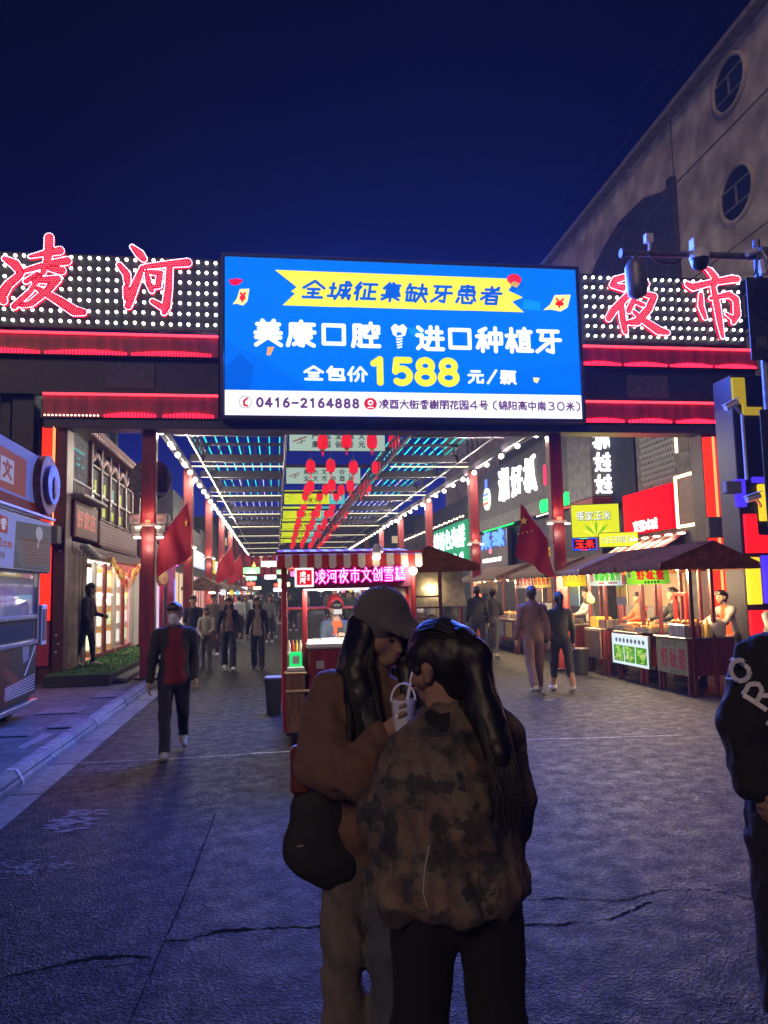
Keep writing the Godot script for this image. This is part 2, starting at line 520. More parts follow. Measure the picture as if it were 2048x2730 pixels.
func gate() -> void:
	var g := thing("market_gate", "wide night market gate with bulb-studded panels and red glowing beams", "gate", V(0, 0, ZG))
	var steel := mat("gate_steel", C(0.022, 0.02, 0.03), 0.5, 0.0, "blotch", 0.7)
	var maroon := mat("maroon", C(0.09, 0.01, 0.014), 0.5, 0.0, "blotch", 0.9)
	var redp := mat("red_panel", C(0.5, 0.03, 0.06), 0.45, 0.0, "streak", 0.4)
	var ledred := glow("led_red", C(1.0, 0.01, 0.03), 5.0)
	var tubered := glow("tube_red", C(1.0, 0.04, 0.06), 2.4)
	var bulbw := glow("bulb_white", C(1.0, 0.98, 0.82), 5.0)
	var boxred := glow("box_red", C(1.0, 0.03, 0.01), 0.95)
	# bulb panels
	var socket := mat("socket", C(0.03, 0.03, 0.032), 0.6)
	var bm := MB.new()
	bm.lathe(Vector3.ZERO, [[0.004, -0.034], [0.024, -0.026], [0.034, -0.006], [0.03, 0.014], [0.014, 0.032], [0.003, 0.037]], 8)
	var bulb := bm.mesh()
	for side in 2:
		var x0 := -6.2 if side == 0 else 6.36
		var x1 := -1.08 if side == 0 else 10.33
		var p := part(g, "bulb_panel", B(V((x0 + x1) / 2, 7.7, -0.1), V(x1 - x0, 1.52, 0.12), 0.01), mat("panel_dark", C(0.012, 0.012, 0.016), 0.55, 0.0, "blotch", 0.6))
		var cn := 25 if side == 0 else 22
		for r in 7:
			for q in cn:
				var x := (-1.16 - 0.174 * q) if side == 0 else (6.46 + 0.178 * q)
				var b := part(p, "bulb", bulb, bulbw, V(x + rng.randf_range(-0.008, 0.008), 8.36 - 0.216 * r + rng.randf_range(-0.008, 0.008), 0.012))
				b.rotation = V(1.3 + rng.randf_range(-0.2, 0.2), 0, rng.randf_range(-0.3, 0.3))
		var strip := MB.new()
		for q in 4: strip.box(V(lerpf(x0, x1, (q + 0.5) / 4.0), 7.7, -0.032), V(0.03, 1.5, 0.012))
		part(p, "panel_rib", strip, steel)
		# beams
		var lo0 := -4.43 if side == 0 else 6.37
		var lo1 := -1.1 if side == 0 else 9.6
		var up0 := x0 if side == 0 else 6.36
		var up1 := -1.1 if side == 0 else 10.57
		for lev in 2:
			var a := up0 if lev == 0 else lo0
			var e := up1 if lev == 0 else lo1
			var yt := 6.86 if lev == 0 else 5.65
			var hh := 0.44 if lev == 0 else 0.47
			var bp := part(g, "beam", B(V((a + e) / 2, yt - hh / 2, -0.2), V(e - a, hh, 0.3), 0.012), redp)
			part(bp, "tube_light", B(V((a + e) / 2, yt - 0.02, -0.02), V(e - a - 0.02, 0.045, 0.05), 0.01), tubered)
			part(bp, "lower_lip", B(V((a + e) / 2, yt - hh - 0.012, -0.11), V(e - a, 0.022, 0.2)), maroon)
			var nseg := 3 if side == 0 else 4
			if lev == 1: nseg = 3
			for q in nseg:
				var s0 := lerpf(a, e, float(q) / nseg) + 0.06
				var s1 := lerpf(a, e, float(q + 1) / nseg) - 0.06
				if side == 0 and lev == 0:
					s0 = -6.0 + q * 1.62; s1 = s0 + 1.5
				var fins := MB.new()
				if side == 0 and lev == 1 and q == 0:
					for f in 15: fins.ball(V(s0 + 0.07 * f, yt - hh + 0.03, -0.02), Vector3.ONE * 0.018, 6, 4)
					tag(part(bp, "bulb_row", fins, glow("bulb_warm", C(1.0, 0.85, 0.6), 3.0)), "", "", "", "stuff")
				else:
					var f := s0
					while f < s1:
						var u := (f - s0) / (s1 - s0)
						fins.box(V(f, yt - hh + 0.01 + 0.035 * (0.5 + 0.5 * sin(PI * u)), -0.03), V(0.03, 0.045 + 0.05 * sin(PI * u), 0.03))
						f += 0.062
					tag(part(bp, "led_strip", fins, ledred), "", "", "", "stuff")
		# dark band between the beams with a pale blank panel
		part(g, "spandrel", B(V((up0 + up1) / 2, 6.03, -0.24), V(up1 - up0, 0.76, 0.2), 0.01), steel)
		part(g, "blank_panel", B(V(-2.82, 6.03, -0.13) if side == 0 else V(8.0, 6.0, -0.13), V(0.95, 0.5, 0.03), 0.008), mat("blank", C(0.09, 0.085, 0.1), 0.6, 0.0, "blotch", 1.0))
		# columns
		var cx := -4.315 if side == 0 else 9.4
		var col := part(g, "column", B(V(cx, 2.6, -0.42), V(0.25 if side == 0 else 0.4, 5.2, 0.5), 0.015), maroon)
		if side == 0:
			part(col, "light_box", B(V(cx - 0.01, 4.02, -0.13), V(0.21, 1.96, 0.07), 0.012), boxred)
			part(col, "light_box", B(V(cx - 0.01, 2.0, -0.13), V(0.21, 1.42, 0.07), 0.012), boxred)
			part(col, "box_edge", B(V(cx + 0.107, 4.02, -0.1), V(0.022, 1.96, 0.1)), glow("edge_orange", C(1.0, 0.28, 0.08), 1.6))
			part(col, "loudspeaker", B(V(cx + 0.1, 2.9, 0.02), V(0.36, 0.34, 0.3), 0.02), mat("speaker", C(0.2, 0.19, 0.2), 0.7, 0.0, "fine", 3.0))
			part(col, "red_plate", B(V(cx - 0.01, 0.85, -0.13), V(0.22, 0.8, 0.05), 0.01), redp)
			part(g, "column", B(V(-4.08, 2.55, -0.4), V(0.21, 5.1, 0.5), 0.015), maroon)
			part(g, "column", B(V(-4.85, 2.9, -0.5), V(0.42, 5.6, 0.4), 0.015), steel)
			for q in 6:
				var bolt := MB.new()
				bolt.tube(V(-4.1 + 0.04 * (q % 2), 0.7 + 0.16 * (q % 3) + (1.9 if q > 2 else 0.0), -0.16), V(-4.1 + 0.04 * (q % 2), 0.7 + 0.16 * (q % 3) + (1.9 if q > 2 else 0.0), -0.13), 0.02)
				part(g, "bolt", bolt, mat("bolt", C(0.5, 0.5, 0.5), 0.4, 0.7))
		else:
			for q in 2:
				part(col, "light_box", B(V(cx - 0.1 if q == 0 else cx + 0.13, 4.0, -0.13), V(0.2 if q == 0 else 0.2, 1.8, 0.07), 0.012), boxred if q == 0 else glow("box_dimred", C(0.9, 0.05, 0.03), 0.55))
				part(col, "light_box", B(V(cx - 0.1 if q == 0 else cx + 0.13, 1.75, -0.13), V(0.2, 1.9, 0.07), 0.012), boxred)
			part(col, "box_edge", B(V(cx + 0.015, 4.0, -0.1), V(0.025, 1.8, 0.1)), glow("edge_orange", C(1.0, 0.28, 0.08), 1.6))
			part(col, "box_edge", B(V(cx + 0.015, 1.75, -0.1), V(0.025, 1.9, 0.1)), glow("edge_orange", C(1.0, 0.28, 0.08), 1.6))
			part(col, "junction_box", B(V(cx - 0.03, 2.93, -0.12), V(0.4, 0.45, 0.16), 0.015), mat("greybox", C(0.11, 0.1, 0.11), 0.6))
			part(g, "column", B(V(10.0, 2.9, -0.6), V(0.7, 5.6, 0.4), 0.015), steel)
		area(g, V(cx, 4.0, 0.1), V2(0.3, 1.9), V(0, 0, 1), C(1, 0.03, 0.01), 1.4)
		area(g, V(cx, 1.9, 0.1), V2(0.3, 1.5), V(0, 0, 1), C(1, 0.03, 0.01), 1.0)
	part(g, "lintel", B(V(2.6, 5.07, -0.3), V(14.0, 0.2, 0.5), 0.015), mat("lintel", C(0.06, 0.05, 0.075), 0.5, 0.0, "blotch", 0.7))
	part(g, "back_frame", B(V(2.67, 6.7, -0.35), V(7.6, 3.2, 0.3), 0.02), steel)
	for x in [-5.2, 10.2]: part(g, "back_post", B(V(x, 6.2, -0.5), V(0.2, 4.4, 0.25), 0.01), steel)
	# the four big brush characters, each stroke a chain of discs of changing radius (x, y, radius in centimetres from the character's middle)
	brush(g, V(-4.42, 7.92, 0.06), [[[-70, 30, 6], [-52, 20, 10], [-40, 4, 8]], [[-42, -2, 8], [-62, -22, 9], [-74, -44, 11], [-70, -54, 8]], [[10, 76, 9], [10, 52, 9], [8, 30, 8]], [[-24, 36, 4], [4, 44, 7], [30, 50, 9]], [[-30, 8, 6], [8, 22, 7], [44, 30, 9]], [[6, 22, 8], [0, 4, 6]], [[14, 14, 7], [34, 10, 9]], [[-10, 2, 5], [-30, -14, 6]], [[-4, -2, 5], [-22, -34, 6], [-50, -64, 7]], [[-16, -12, 6], [26, -8, 9], [10, -30, 8], [-20, -58, 7], [-38, -62, 5]], [[-8, -28, 6], [30, -50, 9], [60, -70, 10], [76, -72, 7]]])
	brush(g, V(-2.36, 7.92, 0.06), [[[-40, 64, 5], [-26, 50, 9], [-18, 40, 7]], [[-64, 26, 6], [-50, 8, 8], [-48, -10, 7]], [[-20, 22, 6], [-36, -22, 9], [-46, -56, 8]], [[-50, -20, 7], [-48, -40, 8]], [[-14, 24, 6], [20, 30, 7], [66, 36, 9]], [[32, 28, 7], [30, -20, 8], [26, -56, 9], [22, -68, 6]], [[24, -60, 8], [0, -46, 6]], [[-12, 12, 5], [-8, -8, 7], [-2, -24, 6]], [[-12, 14, 5], [14, 12, 7], [10, -12, 7]], [[-4, -18, 5], [12, -14, 6]]])
	brush(g, V(7.72, 7.78, 0.06), [[[-16, 58, 7], [-46, 48, 8], [-54, 36, 7], [-30, 28, 6]], [[-50, 34, 5], [0, 34, 7], [24, 42, 8]], [[-4, 34, 6], [-22, 12, 8], [-56, -22, 9], [-66, -38, 8]], [[-36, -8, 8], [-34, -44, 8], [-30, -66, 7]], [[2, 26, 6], [-6, 6, 7], [-20, -20, 7]], [[4, 22, 6], [40, 14, 8], [26, -14, 9], [-2, -44, 9], [-22, -46, 6]], [[-4, 0, 5], [14, -6, 6]], [[-8, -22, 5], [12, -40, 8], [46, -62, 10], [66, -66, 6]]])
	brush(g, V(9.57, 7.78, 0.06), [[[-22, 84, 4], [-10, 76, 8], [0, 62, 9], [-2, 46, 7]], [[-66, 44, 7], [-54, 38, 9], [-10, 50, 7], [40, 60, 9], [52, 60, 8]], [[-6, 40, 7], [0, 0, 9], [4, -40, 8], [8, -72, 5]], [[-36, 22, 6], [-38, -4, 8], [-30, -30, 6]], [[-14, 14, 5], [30, 24, 8], [46, 14, 8], [46, -20, 9], [36, -38, 6]], [[36, -30, 6], [20, -20, 4]]])

func brush(g: Node3D, o: Vector3, lines: Array) -> void:
	var ch := part(g, "sign_character", MB.new().mesh() if false else _brush_body(lines), glow("char_red", C(0.85, 0.01, 0.05), 0.55), o)
	var inner := MB.new()
	var rim := MB.new()
	var segs := []
	for l in lines:
		for k in l.size() - 1: segs.append([V2(l[k][0], l[k][1]) * 0.01, V2(l[k + 1][0], l[k + 1][1]) * 0.01, l[k][2] * 0.01, l[k + 1][2] * 0.01])
	var dist := func(p: Vector2) -> float:
		var best := 1.0
		for s in segs:
			var ab: Vector2 = s[1] - s[0]
			var h := clampf((p - s[0]).dot(ab) / maxf(ab.length_squared(), 1e-6), 0.0, 1.0)
			best = minf(best, (p - s[0] - ab * h).length() - lerpf(s[2], s[3], h))
		return best
	var y := -0.95
	var row := 0
	while y < 0.95:
		var x := -0.95 + (0.022 if row % 2 else 0.0)
		while x < 0.95:
			if dist.call(V2(x, y)) < -0.03: inner.ball(V(x, y, 0.105), Vector3.ONE * 0.0085, 5, 3)
			x += 0.044
		y += 0.038
		row += 1
	for s in segs:
		var ab: Vector2 = s[1] - s[0]
		var nn := ab.normalized().orthogonal()
		var n := maxi(1, int(ab.length() / 0.032))
		var cand := []
		for k in n + 1:
			var h := float(k) / n
			for e in [-1.0, 1.0]: cand.append(s[0] + ab * h + nn * e * lerpf(s[2], s[3], h))
		for k in 14:
			cand.append(s[0] + Vector2.from_angle(TAU * k / 14.0) * s[2]); cand.append(s[1] + Vector2.from_angle(TAU * k / 14.0) * s[3])
		for p in cand:
			if dist.call(p) > -0.004: rim.ball(V(p.x, p.y, 0.1), Vector3.ONE * 0.0125, 5, 3)
	tag(part(ch, "led_dots", inner, glow("dot_red", C(1.0, 0.25, 0.3), 1.6)), "", "", "", "stuff")
	tag(part(ch, "led_rim", rim, glow("dot_white", C(1.0, 0.72, 0.9), 2.2)), "", "", "", "stuff")

func _brush_body(lines: Array) -> ArrayMesh:
	var m := MB.new()
	var q := 0
	for l in lines:
		for k in l.size() - 1:
			var a := V2(l[k][0], l[k][1]) * 0.01; var b := V2(l[k + 1][0], l[k + 1][1]) * 0.01
			var pts := PackedVector2Array()
			for j in 14:
				pts.append(a + Vector2.from_angle(TAU * j / 14.0) * l[k][2] * 0.01); pts.append(b + Vector2.from_angle(TAU * j / 14.0) * l[k + 1][2] * 0.01)
			var hull := Geometry2D.convex_hull(pts)
			hull.remove_at(hull.size() - 1)
			m.prism(hull, Vector3.ZERO, Vector3.RIGHT, Vector3.UP, 0.09 + 0.0008 * q)
			q += 1
	return m.mesh()

func screen() -> void:
	var W := 1400
	var H := 616
	var blue := Color(0.0, 0.43, 0.91)
	var img := canvas(W, H, blue)
	draw_poly(img, [V2(0, 330), V2(150, 400), V2(330, 520), V2(300, 616), V2(0, 616)], Color(0.0, 0.39, 0.86))
	draw_poly(img, [V2(900, 616), V2(1120, 430), V2(1400, 380), V2(1400, 616)], Color(0.0, 0.4, 0.87))
	draw_poly(img, [V2(700, 260), V2(780, 265), V2(780, 300), V2(720, 296)], Color(0.05, 0.55, 0.97))
	draw_poly(img, [V2(1180, 130), V2(1250, 140), V2(1245, 175), V2(1170, 170)], Color(0.05, 0.55, 0.97))
	draw_poly(img, [V2(0, 430), V2(60, 380), V2(110, 430), V2(90, 520), V2(0, 520)], Color(0.0, 0.33, 0.78))
	for y in range(0, 520, 7): img.fill_rect(Rect2i(0, y, W, 1), Color(0.0, 0.39, 0.85))
	var yel := Color(1.0, 0.9, 0.22)
	draw_poly(img, [V2(205, 56), V2(1180, 56), V2(1175, 80), V2(1110, 112), V2(1165, 138), V2(1110, 152), V2(1180, 190), V2(215, 186), V2(262, 150), V2(245, 140), V2(268, 122)], Color(0.0, 0.36, 0.8))
	draw_poly(img, [V2(189, 46), V2(1120, 46), V2(1135, 70), V2(1115, 95), V2(1175, 122), V2(1130, 142), V2(1178, 184), V2(217, 186), V2(265, 138), V2(250, 130), V2(272, 112)], yel)
	write(img, "全城征集缺牙患者", 294, 82, 86, 74, 101, 5.6, Color(0.02, 0.33, 0.75), 0.16)
	write(img, "美康口腔", 108, 246, 108, 100, 125, 8.2, Color.WHITE)
	write(img, "进口种植牙", 735, 250, 108, 100, 121, 8.2, Color.WHITE)
	# tooth with its screw
	draw_poly(img, [V2(636, 262), V2(652, 246), V2(668, 256), V2(684, 246), V2(700, 262), V2(692, 292), V2(680, 296), V2(676, 280), V2(660, 280), V2(656, 296), V2(644, 292)], Color.WHITE)
	for k in 5: draw_line(img, V2(657 + k, 298 + k * 11), V2(679 - k, 294 + k * 11), 3.4, Color.WHITE)
	write(img, "全包价", 296, 422, 74, 56, 84, 5.2, Color.WHITE)
	write(img, "1588", 540, 384, 88, 104, 92, 13.0, yel)
	write(img, "元/颗", 938, 424, 62, 54, 66, 5.0, Color.WHITE)
	img.fill_rect(Rect2i(0, 520, W, H - 520), Color(0.98, 0.98, 1.0))
	var ink := Color(0.36, 0.22, 0.44)
	draw_oval(img, V2(76, 566), V2(24, 24), Color(0.4, 0.3, 0.45)); draw_oval(img, V2(76, 566), V2(21.5, 21.5), Color.WHITE)
	draw_line(img, V2(72, 578), V2(70, 562), 4.0, Color(0.75, 0.12, 0.15)); draw_line(img, V2(70, 562), V2(82, 552), 4.0, Color(0.75, 0.12, 0.15)); draw_line(img, V2(72, 578), V2(82, 580), 4.0, Color(0.75, 0.12, 0.15))
	write(img, "0416-2164888", 116, 548, 27, 36, 33, 4.2, ink)
	draw_oval(img, V2(550, 566), V2(25, 23), Color(0.8, 0.1, 0.22)); draw_oval(img, V2(550, 562), V2(11, 10), Color.WHITE); draw_oval(img, V2(550, 562), V2(5, 5), Color(0.8, 0.1, 0.22)); draw_line(img, V2(540, 580), V2(560, 580), 2.0, Color.WHITE)
	write(img, "凌西大街香榭丽花园4号（锦阳高中南30米）", 584, 548, 36, 36, 39.5, 2.6, ink)
	for q in [[V2(62, 158), V2(28, 34)], [V2(1320, 140), V2(52, 36)]]:
		var c: Vector2 = q[0]; var s: Vector2 = q[1]
		draw_poly(img, [c + V2(-1.2, 0.9) * s, c + V2(-0.6, 0.2) * s, c + V2(-0.2, -0.9) * s, c + V2(1.1, -1.0) * s, c + V2(0.8, 0.5) * s, c + V2(0.2, 1.0) * s, c + V2(-0.6, 0.8) * s], Color(1.0, 0.93, 0.55))
		write(img, "￥", c.x - s.x * 0.3, c.y - s.y * 0.5, s.x * 0.9, s.y * 1.0, 10, 4.0, Color(0.9, 0.1, 0.08), 0.1)
	draw_poly(img, [V2(14, 92), V2(50, 84), V2(70, 92), V2(50, 112), V2(24, 112)], Color(0.95, 0.05, 0.2))
	draw_oval(img, V2(1142, 48), V2(30, 22), Color(0.95, 0.12, 0.15)); draw_poly(img, [V2(1120, 70), V2(1140, 56), V2(1166, 66), V2(1150, 84)], Color(0.75, 0.6, 0.3))
	draw_poly(img, [V2(160, 352), V2(186, 350), V2(170, 384), V2(156, 384)], Color(1.0, 0.62, 0.35)); draw_poly(img, [V2(1204, 450), V2(1232, 452), V2(1220, 474), V2(1206, 468)], Color(1.0, 0.88, 0.6))
	var s := thing("led_screen", "large blue advertising screen above the market gateway", "screen", V(2.67, 6.775, ZG))
	var face := MB.new()
	face.quad(V(-3.63, 1.6, 0.3), V(3.63, 1.6, 0.3), V(3.63, -1.6, 0.3), V(-3.63, -1.6, 0.3))
	part(s, "display", face, printed("advert_screen", img, 1.0, 0.35))
	part(s, "cabinet", B(V(0, 0, 0.09), V(7.4, 3.34, 0.38), 0.02), mat("cabinet", C(0.015, 0.015, 0.02), 0.5))
	for q in [[V(0, 1.64, 0.3), V(7.42, 0.07, 0.06)], [V(0, -1.64, 0.3), V(7.42, 0.07, 0.06)], [V(-3.68, 0, 0.3), V(0.07, 3.2, 0.06)], [V(3.68, 0, 0.3), V(0.07, 3.2, 0.06)]]:
		part(s, "frame", B(q[0], q[1], 0.008), mat("bezel", C(0.03, 0.03, 0.05), 0.4))
# ---------------------------------------------------------------- writing: every character as strokes on a 100 x 100 square
func glyph_table() -> Dictionary:
	return {
	"口": "14,14 86,14 86,86 14,86 14,14", "日": "20,8 80,8 80,92 20,92 20,8;20,50 80,50", "囗": "6,6 94,6 94,94 6,94 6,6",
	"土": "15,38 85,38;50,8 50,90;5,90 95,90", "女": "50,4 26,56 78,94;74,32 56,68 18,96;4,34 96,34", "木": "50,4 50,97;6,32 94,32;48,34 8,80;52,34 92,80",
	"氵": "20,8 60,22;8,38 48,50;10,94 66,58", "扌": "5,28 95,28;58,4 58,92 26,84;4,68 96,50", "月": "25,8 82,8 82,94 62,88;25,8 25,62 8,95;25,35 80,35;25,62 80,62",
	"禾": "80,6 28,18;6,38 94,38;52,14 52,97;50,40 8,84;54,40 94,82", "亻": "76,4 8,54;46,34 46,97", "彳": "70,4 12,34;82,26 6,64;50,48 50,97",
	"页": "6,8 94,8;50,8 42,26;20,28 80,28;20,28 20,74;80,28 80,74;50,40 50,64 8,97;56,74 94,97", "王": "10,12 90,12;50,12 50,88;15,48 85,48;4,88 96,88",
	"玉": "10,10 90,10;50,10 50,90;15,48 85,48;4,90 96,90;68,62 80,78", "艹": "4,50 96,50;30,16 30,84;70,16 70,84", "冫": "14,18 60,40;8,90 70,56",
	"寸": "4,28 96,28;68,4 68,94 42,88;22,46 40,66", "心": "15,20 6,84;32,12 36,92 80,92 84,60;52,4 60,34;88,14 96,52",
	"成": "30,22 97,22;30,22 28,60 4,97;30,48 58,48 54,80 40,76;62,3 68,60 94,95 98,74;92,40 54,92;78,4 90,14",
	"正": "6,10 95,10;52,10 52,90;52,50 90,50;22,42 22,90;3,90 97,90", "隹": "35,3 6,52;25,28 25,98;55,2 64,16;25,22 95,22;25,46 90,46;25,70 90,70;25,95 97,95;60,22 60,95",
	"缶": "32,3 10,32;22,22 92,22;4,48 96,48;52,22 52,92;18,62 18,92 88,92 88,62", "夬": "15,25 85,25 85,52;2,54 98,54;45,3 45,54 5,97;50,55 97,97",
	"空": "50,2 50,14;8,30 8,16 92,16 92,30;36,24 14,46;62,24 66,40 92,40;18,56 82,56;50,56 50,92;4,92 96,92", "中": "12,25 88,25 88,65 12,65 12,25;50,3 50,97",
	"直": "8,15 92,15;50,2 50,28;25,28 75,28 75,85 25,85 25,28;25,46 75,46;25,65 75,65;3,92 97,92", "介": "50,3 4,50;50,3 96,50;34,50 30,75 12,97;68,48 68,98",
	"果": "18,6 82,6 82,48 18,48 18,6;18,27 82,27;50,6 50,98;4,58 96,58;48,60 6,92;52,60 94,92", "夌": "20,12 80,12;50,2 50,26;5,28 95,28;34,32 10,48;62,32 92,48;40,42 14,70;34,56 80,56 12,98;34,66 94,98",
	"亍": "10,15 90,15;2,42 98,42;58,42 58,95 32,90", "身": "55,2 40,14;20,14 80,14 80,94 62,90;20,14 20,62;20,30 80,30;20,46 80,46;6,62 80,62;78,62 6,97",
	"钅": "42,3 8,38;30,18 82,18;24,38 80,38;6,58 90,58;48,38 48,92 86,74", "帛": "50,0 42,12;22,12 78,12 78,48 22,48 22,12;22,30 78,30;10,60 90,60 90,92 78,88;10,60 10,92;50,48 50,99",
	"阝": "15,5 15,98;15,8 72,8 45,36 78,62 40,72", "可": "2,12 98,12;78,12 78,94 55,88;16,34 54,34 54,66 16,66 16,34", "仓": "50,2 4,46;50,2 96,44;30,48 74,48 72,72 56,70;30,48 30,92 92,92 92,76",
	"刂": "20,15 20,70;75,3 75,95 40,88", "羔": "30,2 38,12;70,2 62,12;10,14 90,14;16,29 84,29;4,46 96,46;50,14 50,62;4,62 96,62;14,74 6,96;36,76 40,94;60,76 66,94;86,74 94,94",
	"倝": "4,14 96,14;50,2 50,30;20,30 80,30 80,66 20,66 20,30;20,48 80,48;2,80 98,80;50,66 50,99", "子": "10,10 86,10 50,38;50,38 52,92 28,86;3,52 97,52",
	"爪": "88,4 14,14;16,14 14,60 2,97;44,12 44,90;62,12 70,60 98,97", "方": "46,2 54,14;4,20 96,20;40,20 34,60 6,97;38,46 80,46 72,94 54,88",
	"其": "20,2 4,26;14,14 96,14;30,26 30,76;70,26 70,76;12,36 88,36;30,50 70,50;30,63 70,63;2,77 98,77;34,82 8,98;66,82 94,98",
	"舟": "50,2 38,14;26,14 80,14 80,94 66,90;26,14 24,70 8,97;44,26 50,38;4,48 96,48;44,58 50,72", "见": "14,6 86,6 86,62;14,6 14,62;50,22 46,62 6,97;58,60 60,92 96,92 96,76",
	"弓": "10,8 86,8 86,32 14,32 10,58 86,58 80,94 52,90", "長": "20,4 20,52;20,4 84,4;20,20 78,20;20,35 78,35;2,52 98,52;30,52 30,92 56,82;90,56 60,72;48,54 96,97",
	"水": "50,3 50,94 34,88;8,32 38,32 6,84;88,18 58,42;52,36 96,88", "虫": "16,20 84,20 84,56 16,56 16,20;50,3 50,88;4,92 86,86;70,74 94,97", "下": "3,10 97,10;46,10 46,98;50,36 84,56",
	"止": "52,5 52,92;52,42 94,42;20,34 20,92;2,92 98,92", "疋": "8,10 90,10 80,34;50,10 50,88;50,46 88,46;24,34 22,70 4,98;26,70 50,92 98,96",
	"灬": "14,10 4,90;38,14 42,84;62,14 68,84;88,10 97,84", "求": "4,26 96,26;50,3 50,94 34,88;14,40 26,54;6,86 46,58;86,38 60,56;54,50 96,92;70,6 82,16",
	"每": "26,2 6,30;16,16 94,16;26,34 84,34 78,92 62,88;26,34 18,82;4,58 98,58;16,82 88,82;46,40 54,50;42,64 52,76", "鱼": "38,2 8,32;30,14 70,14 58,30;16,32 84,32 84,76 16,76 16,32;16,54 84,54;50,32 50,76;2,94 98,94",
	"羊": "26,2 36,16;74,2 64,16;8,20 92,20;14,44 86,44;3,68 97,68;50,20 50,98", "牛": "24,8 8,40;16,28 90,28;52,3 52,97;3,64 96,56",
	"全": "50,4 4,42;50,4 96,42;25,48 75,48;50,48 50,92;28,70 72,70;8,92 92,92", "牙": "12,10 88,10;30,10 22,45 96,45;66,10 66,95 46,88;62,46 6,94",
	"患": "22,6 78,6 78,24 22,24 22,6;14,32 86,32 86,52 14,52 14,32;50,0 50,60;15,70 8,92;32,66 36,96 78,96 80,82;52,64 60,76;86,66 94,82",
	"者": "20,18 80,18;48,3 48,38;4,38 96,38;82,6 4,72;30,55 78,55 78,96 30,96 30,55;30,75 78,75", "美": "30,2 38,14;70,2 62,14;12,16 88,16;18,33 82,33;6,50 94,50;50,16 50,50;8,68 92,68;50,52 46,68 8,97;52,68 94,97",
	"康": "50,2 50,14;14,14 95,14;14,14 14,55 3,96;30,30 82,30 82,58;22,44 97,44;30,58 82,58;55,20 55,96 42,92;30,66 40,76;24,92 50,74;84,64 62,78 94,96",
	"进": "8,8 20,20;4,40 20,40 20,76 6,92;20,78 40,94 98,94;40,26 94,26;34,52 98,52;54,6 52,52 40,80;78,6 78,82", "包": "30,3 8,38;24,22 88,22 86,70 70,66;20,42 60,42 60,62 20,62;20,42 20,92 94,92 94,78",
	"元": "22,12 78,12;4,40 96,40;38,40 34,70 6,96;62,40 62,92 95,92 95,74", "西": "4,10 96,10;36,10 36,46 22,60;64,10 64,56 78,56;12,30 88,30 88,94 12,94 12,30;12,78 88,78",
	"大": "5,36 95,36;50,4 50,40 8,96;52,42 94,96", "丽": "3,8 97,8;10,25 46,25 46,92 38,88;10,25 10,95;22,45 32,58;56,25 94,25 94,92 84,88;56,25 56,95;68,45 80,58",
	"化": "34,0 4,56;20,34 20,98;94,6 50,50;56,0 56,90 95,90 95,66", "高": "50,1 50,12;4,13 96,13;30,24 70,24 70,40 30,40 30,24;10,98 10,52 90,52 90,96 78,92;32,64 68,64 68,84 32,84 32,64",
	"南": "10,16 90,16;50,2 50,34;12,98 12,34 88,34 88,94 74,90;34,44 42,54;66,44 58,54;28,58 72,58;24,74 76,74;50,58 50,97", "米": "50,3 50,97;4,48 96,48;22,12 36,36;78,12 64,36;46,50 8,92;54,50 92,92",
	"夜": "50,1 50,14;4,15 96,15;34,18 6,60;22,44 22,98;58,18 36,62;54,34 88,34 42,98;52,48 66,58;48,56 95,97", "市": "50,2 50,16;4,18 96,18;50,18 50,98;18,38 18,84;18,38 82,38 82,84 70,80",
	"文": "46,2 54,14;4,24 96,24;74,24 62,56 8,97;26,24 42,60 94,97", "雪": "12,6 88,6;50,6 50,48;6,34 6,20 94,20 90,34;22,28 40,32;22,42 40,46;62,28 78,32;62,42 78,46;16,60 84,60 84,98 12,98;20,78 84,78",
	"州": "18,20 8,48;26,5 24,60 6,97;40,28 46,46;54,8 54,90;64,28 72,46;86,4 86,97", "店": "50,2 50,14;12,14 96,14;14,14 14,56 3,97;56,22 56,56;56,38 90,38;30,56 84,56 84,94 30,94 30,56",
	"家": "50,1 50,12;6,32 6,14 94,14 92,30;20,32 80,32;54,32 12,62;40,46 60,70 56,96 42,90;52,62 10,82;56,76 10,97;86,46 60,64;62,58 94,94",
	"蜜": "50,0 50,10;6,26 6,11 94,11 94,26;30,26 20,42;34,22 44,46 72,46 76,36;70,20 28,50;48,20 54,30;84,24 90,38;26,56 74,56 74,76 26,76 26,56;50,50 50,94;10,96 84,92;76,84 90,98",
	"泰": "14,10 86,10;20,24 80,24;4,40 96,40;50,1 46,40 4,66;54,40 96,66;50,52 50,95 38,90;22,58 34,70;14,92 46,76;80,56 62,70;58,74 90,92", "竹": "24,4 6,36;18,24 46,24;32,24 32,96;68,4 52,36;62,24 96,24;80,24 80,94 66,88",
	"桌": "50,1 50,22;50,11 86,11;24,22 76,22 76,52 24,52 24,22;24,37 76,37;4,62 96,62;50,52 50,98;44,64 8,94;56,64 92,94", "色": "34,2 8,34;28,16 70,16 60,34;20,36 84,36 84,60 20,60;52,36 52,60;20,36 20,92 94,92 94,74",
	"宁": "50,1 50,14;8,36 8,18 92,18 92,36;10,48 90,48;52,48 52,94 32,88", "号": "24,4 76,4 76,34 24,34 24,4;4,48 96,48;30,48 26,68 80,68 76,95 52,90", "￥": "20,4 50,46 80,4;22,50 78,50;22,70 78,70;50,46 50,98",
	"0": "50,6 76,12 88,50 76,88 50,94 24,88 12,50 24,12 50,6", "1": "28,22 56,6 56,94", "2": "16,26 30,8 66,6 84,26 74,48 16,94 88,94", "3": "16,10 82,10 46,44 78,54 84,74 66,93 32,93 14,80", "4": "66,94 66,6 10,68 92,68",
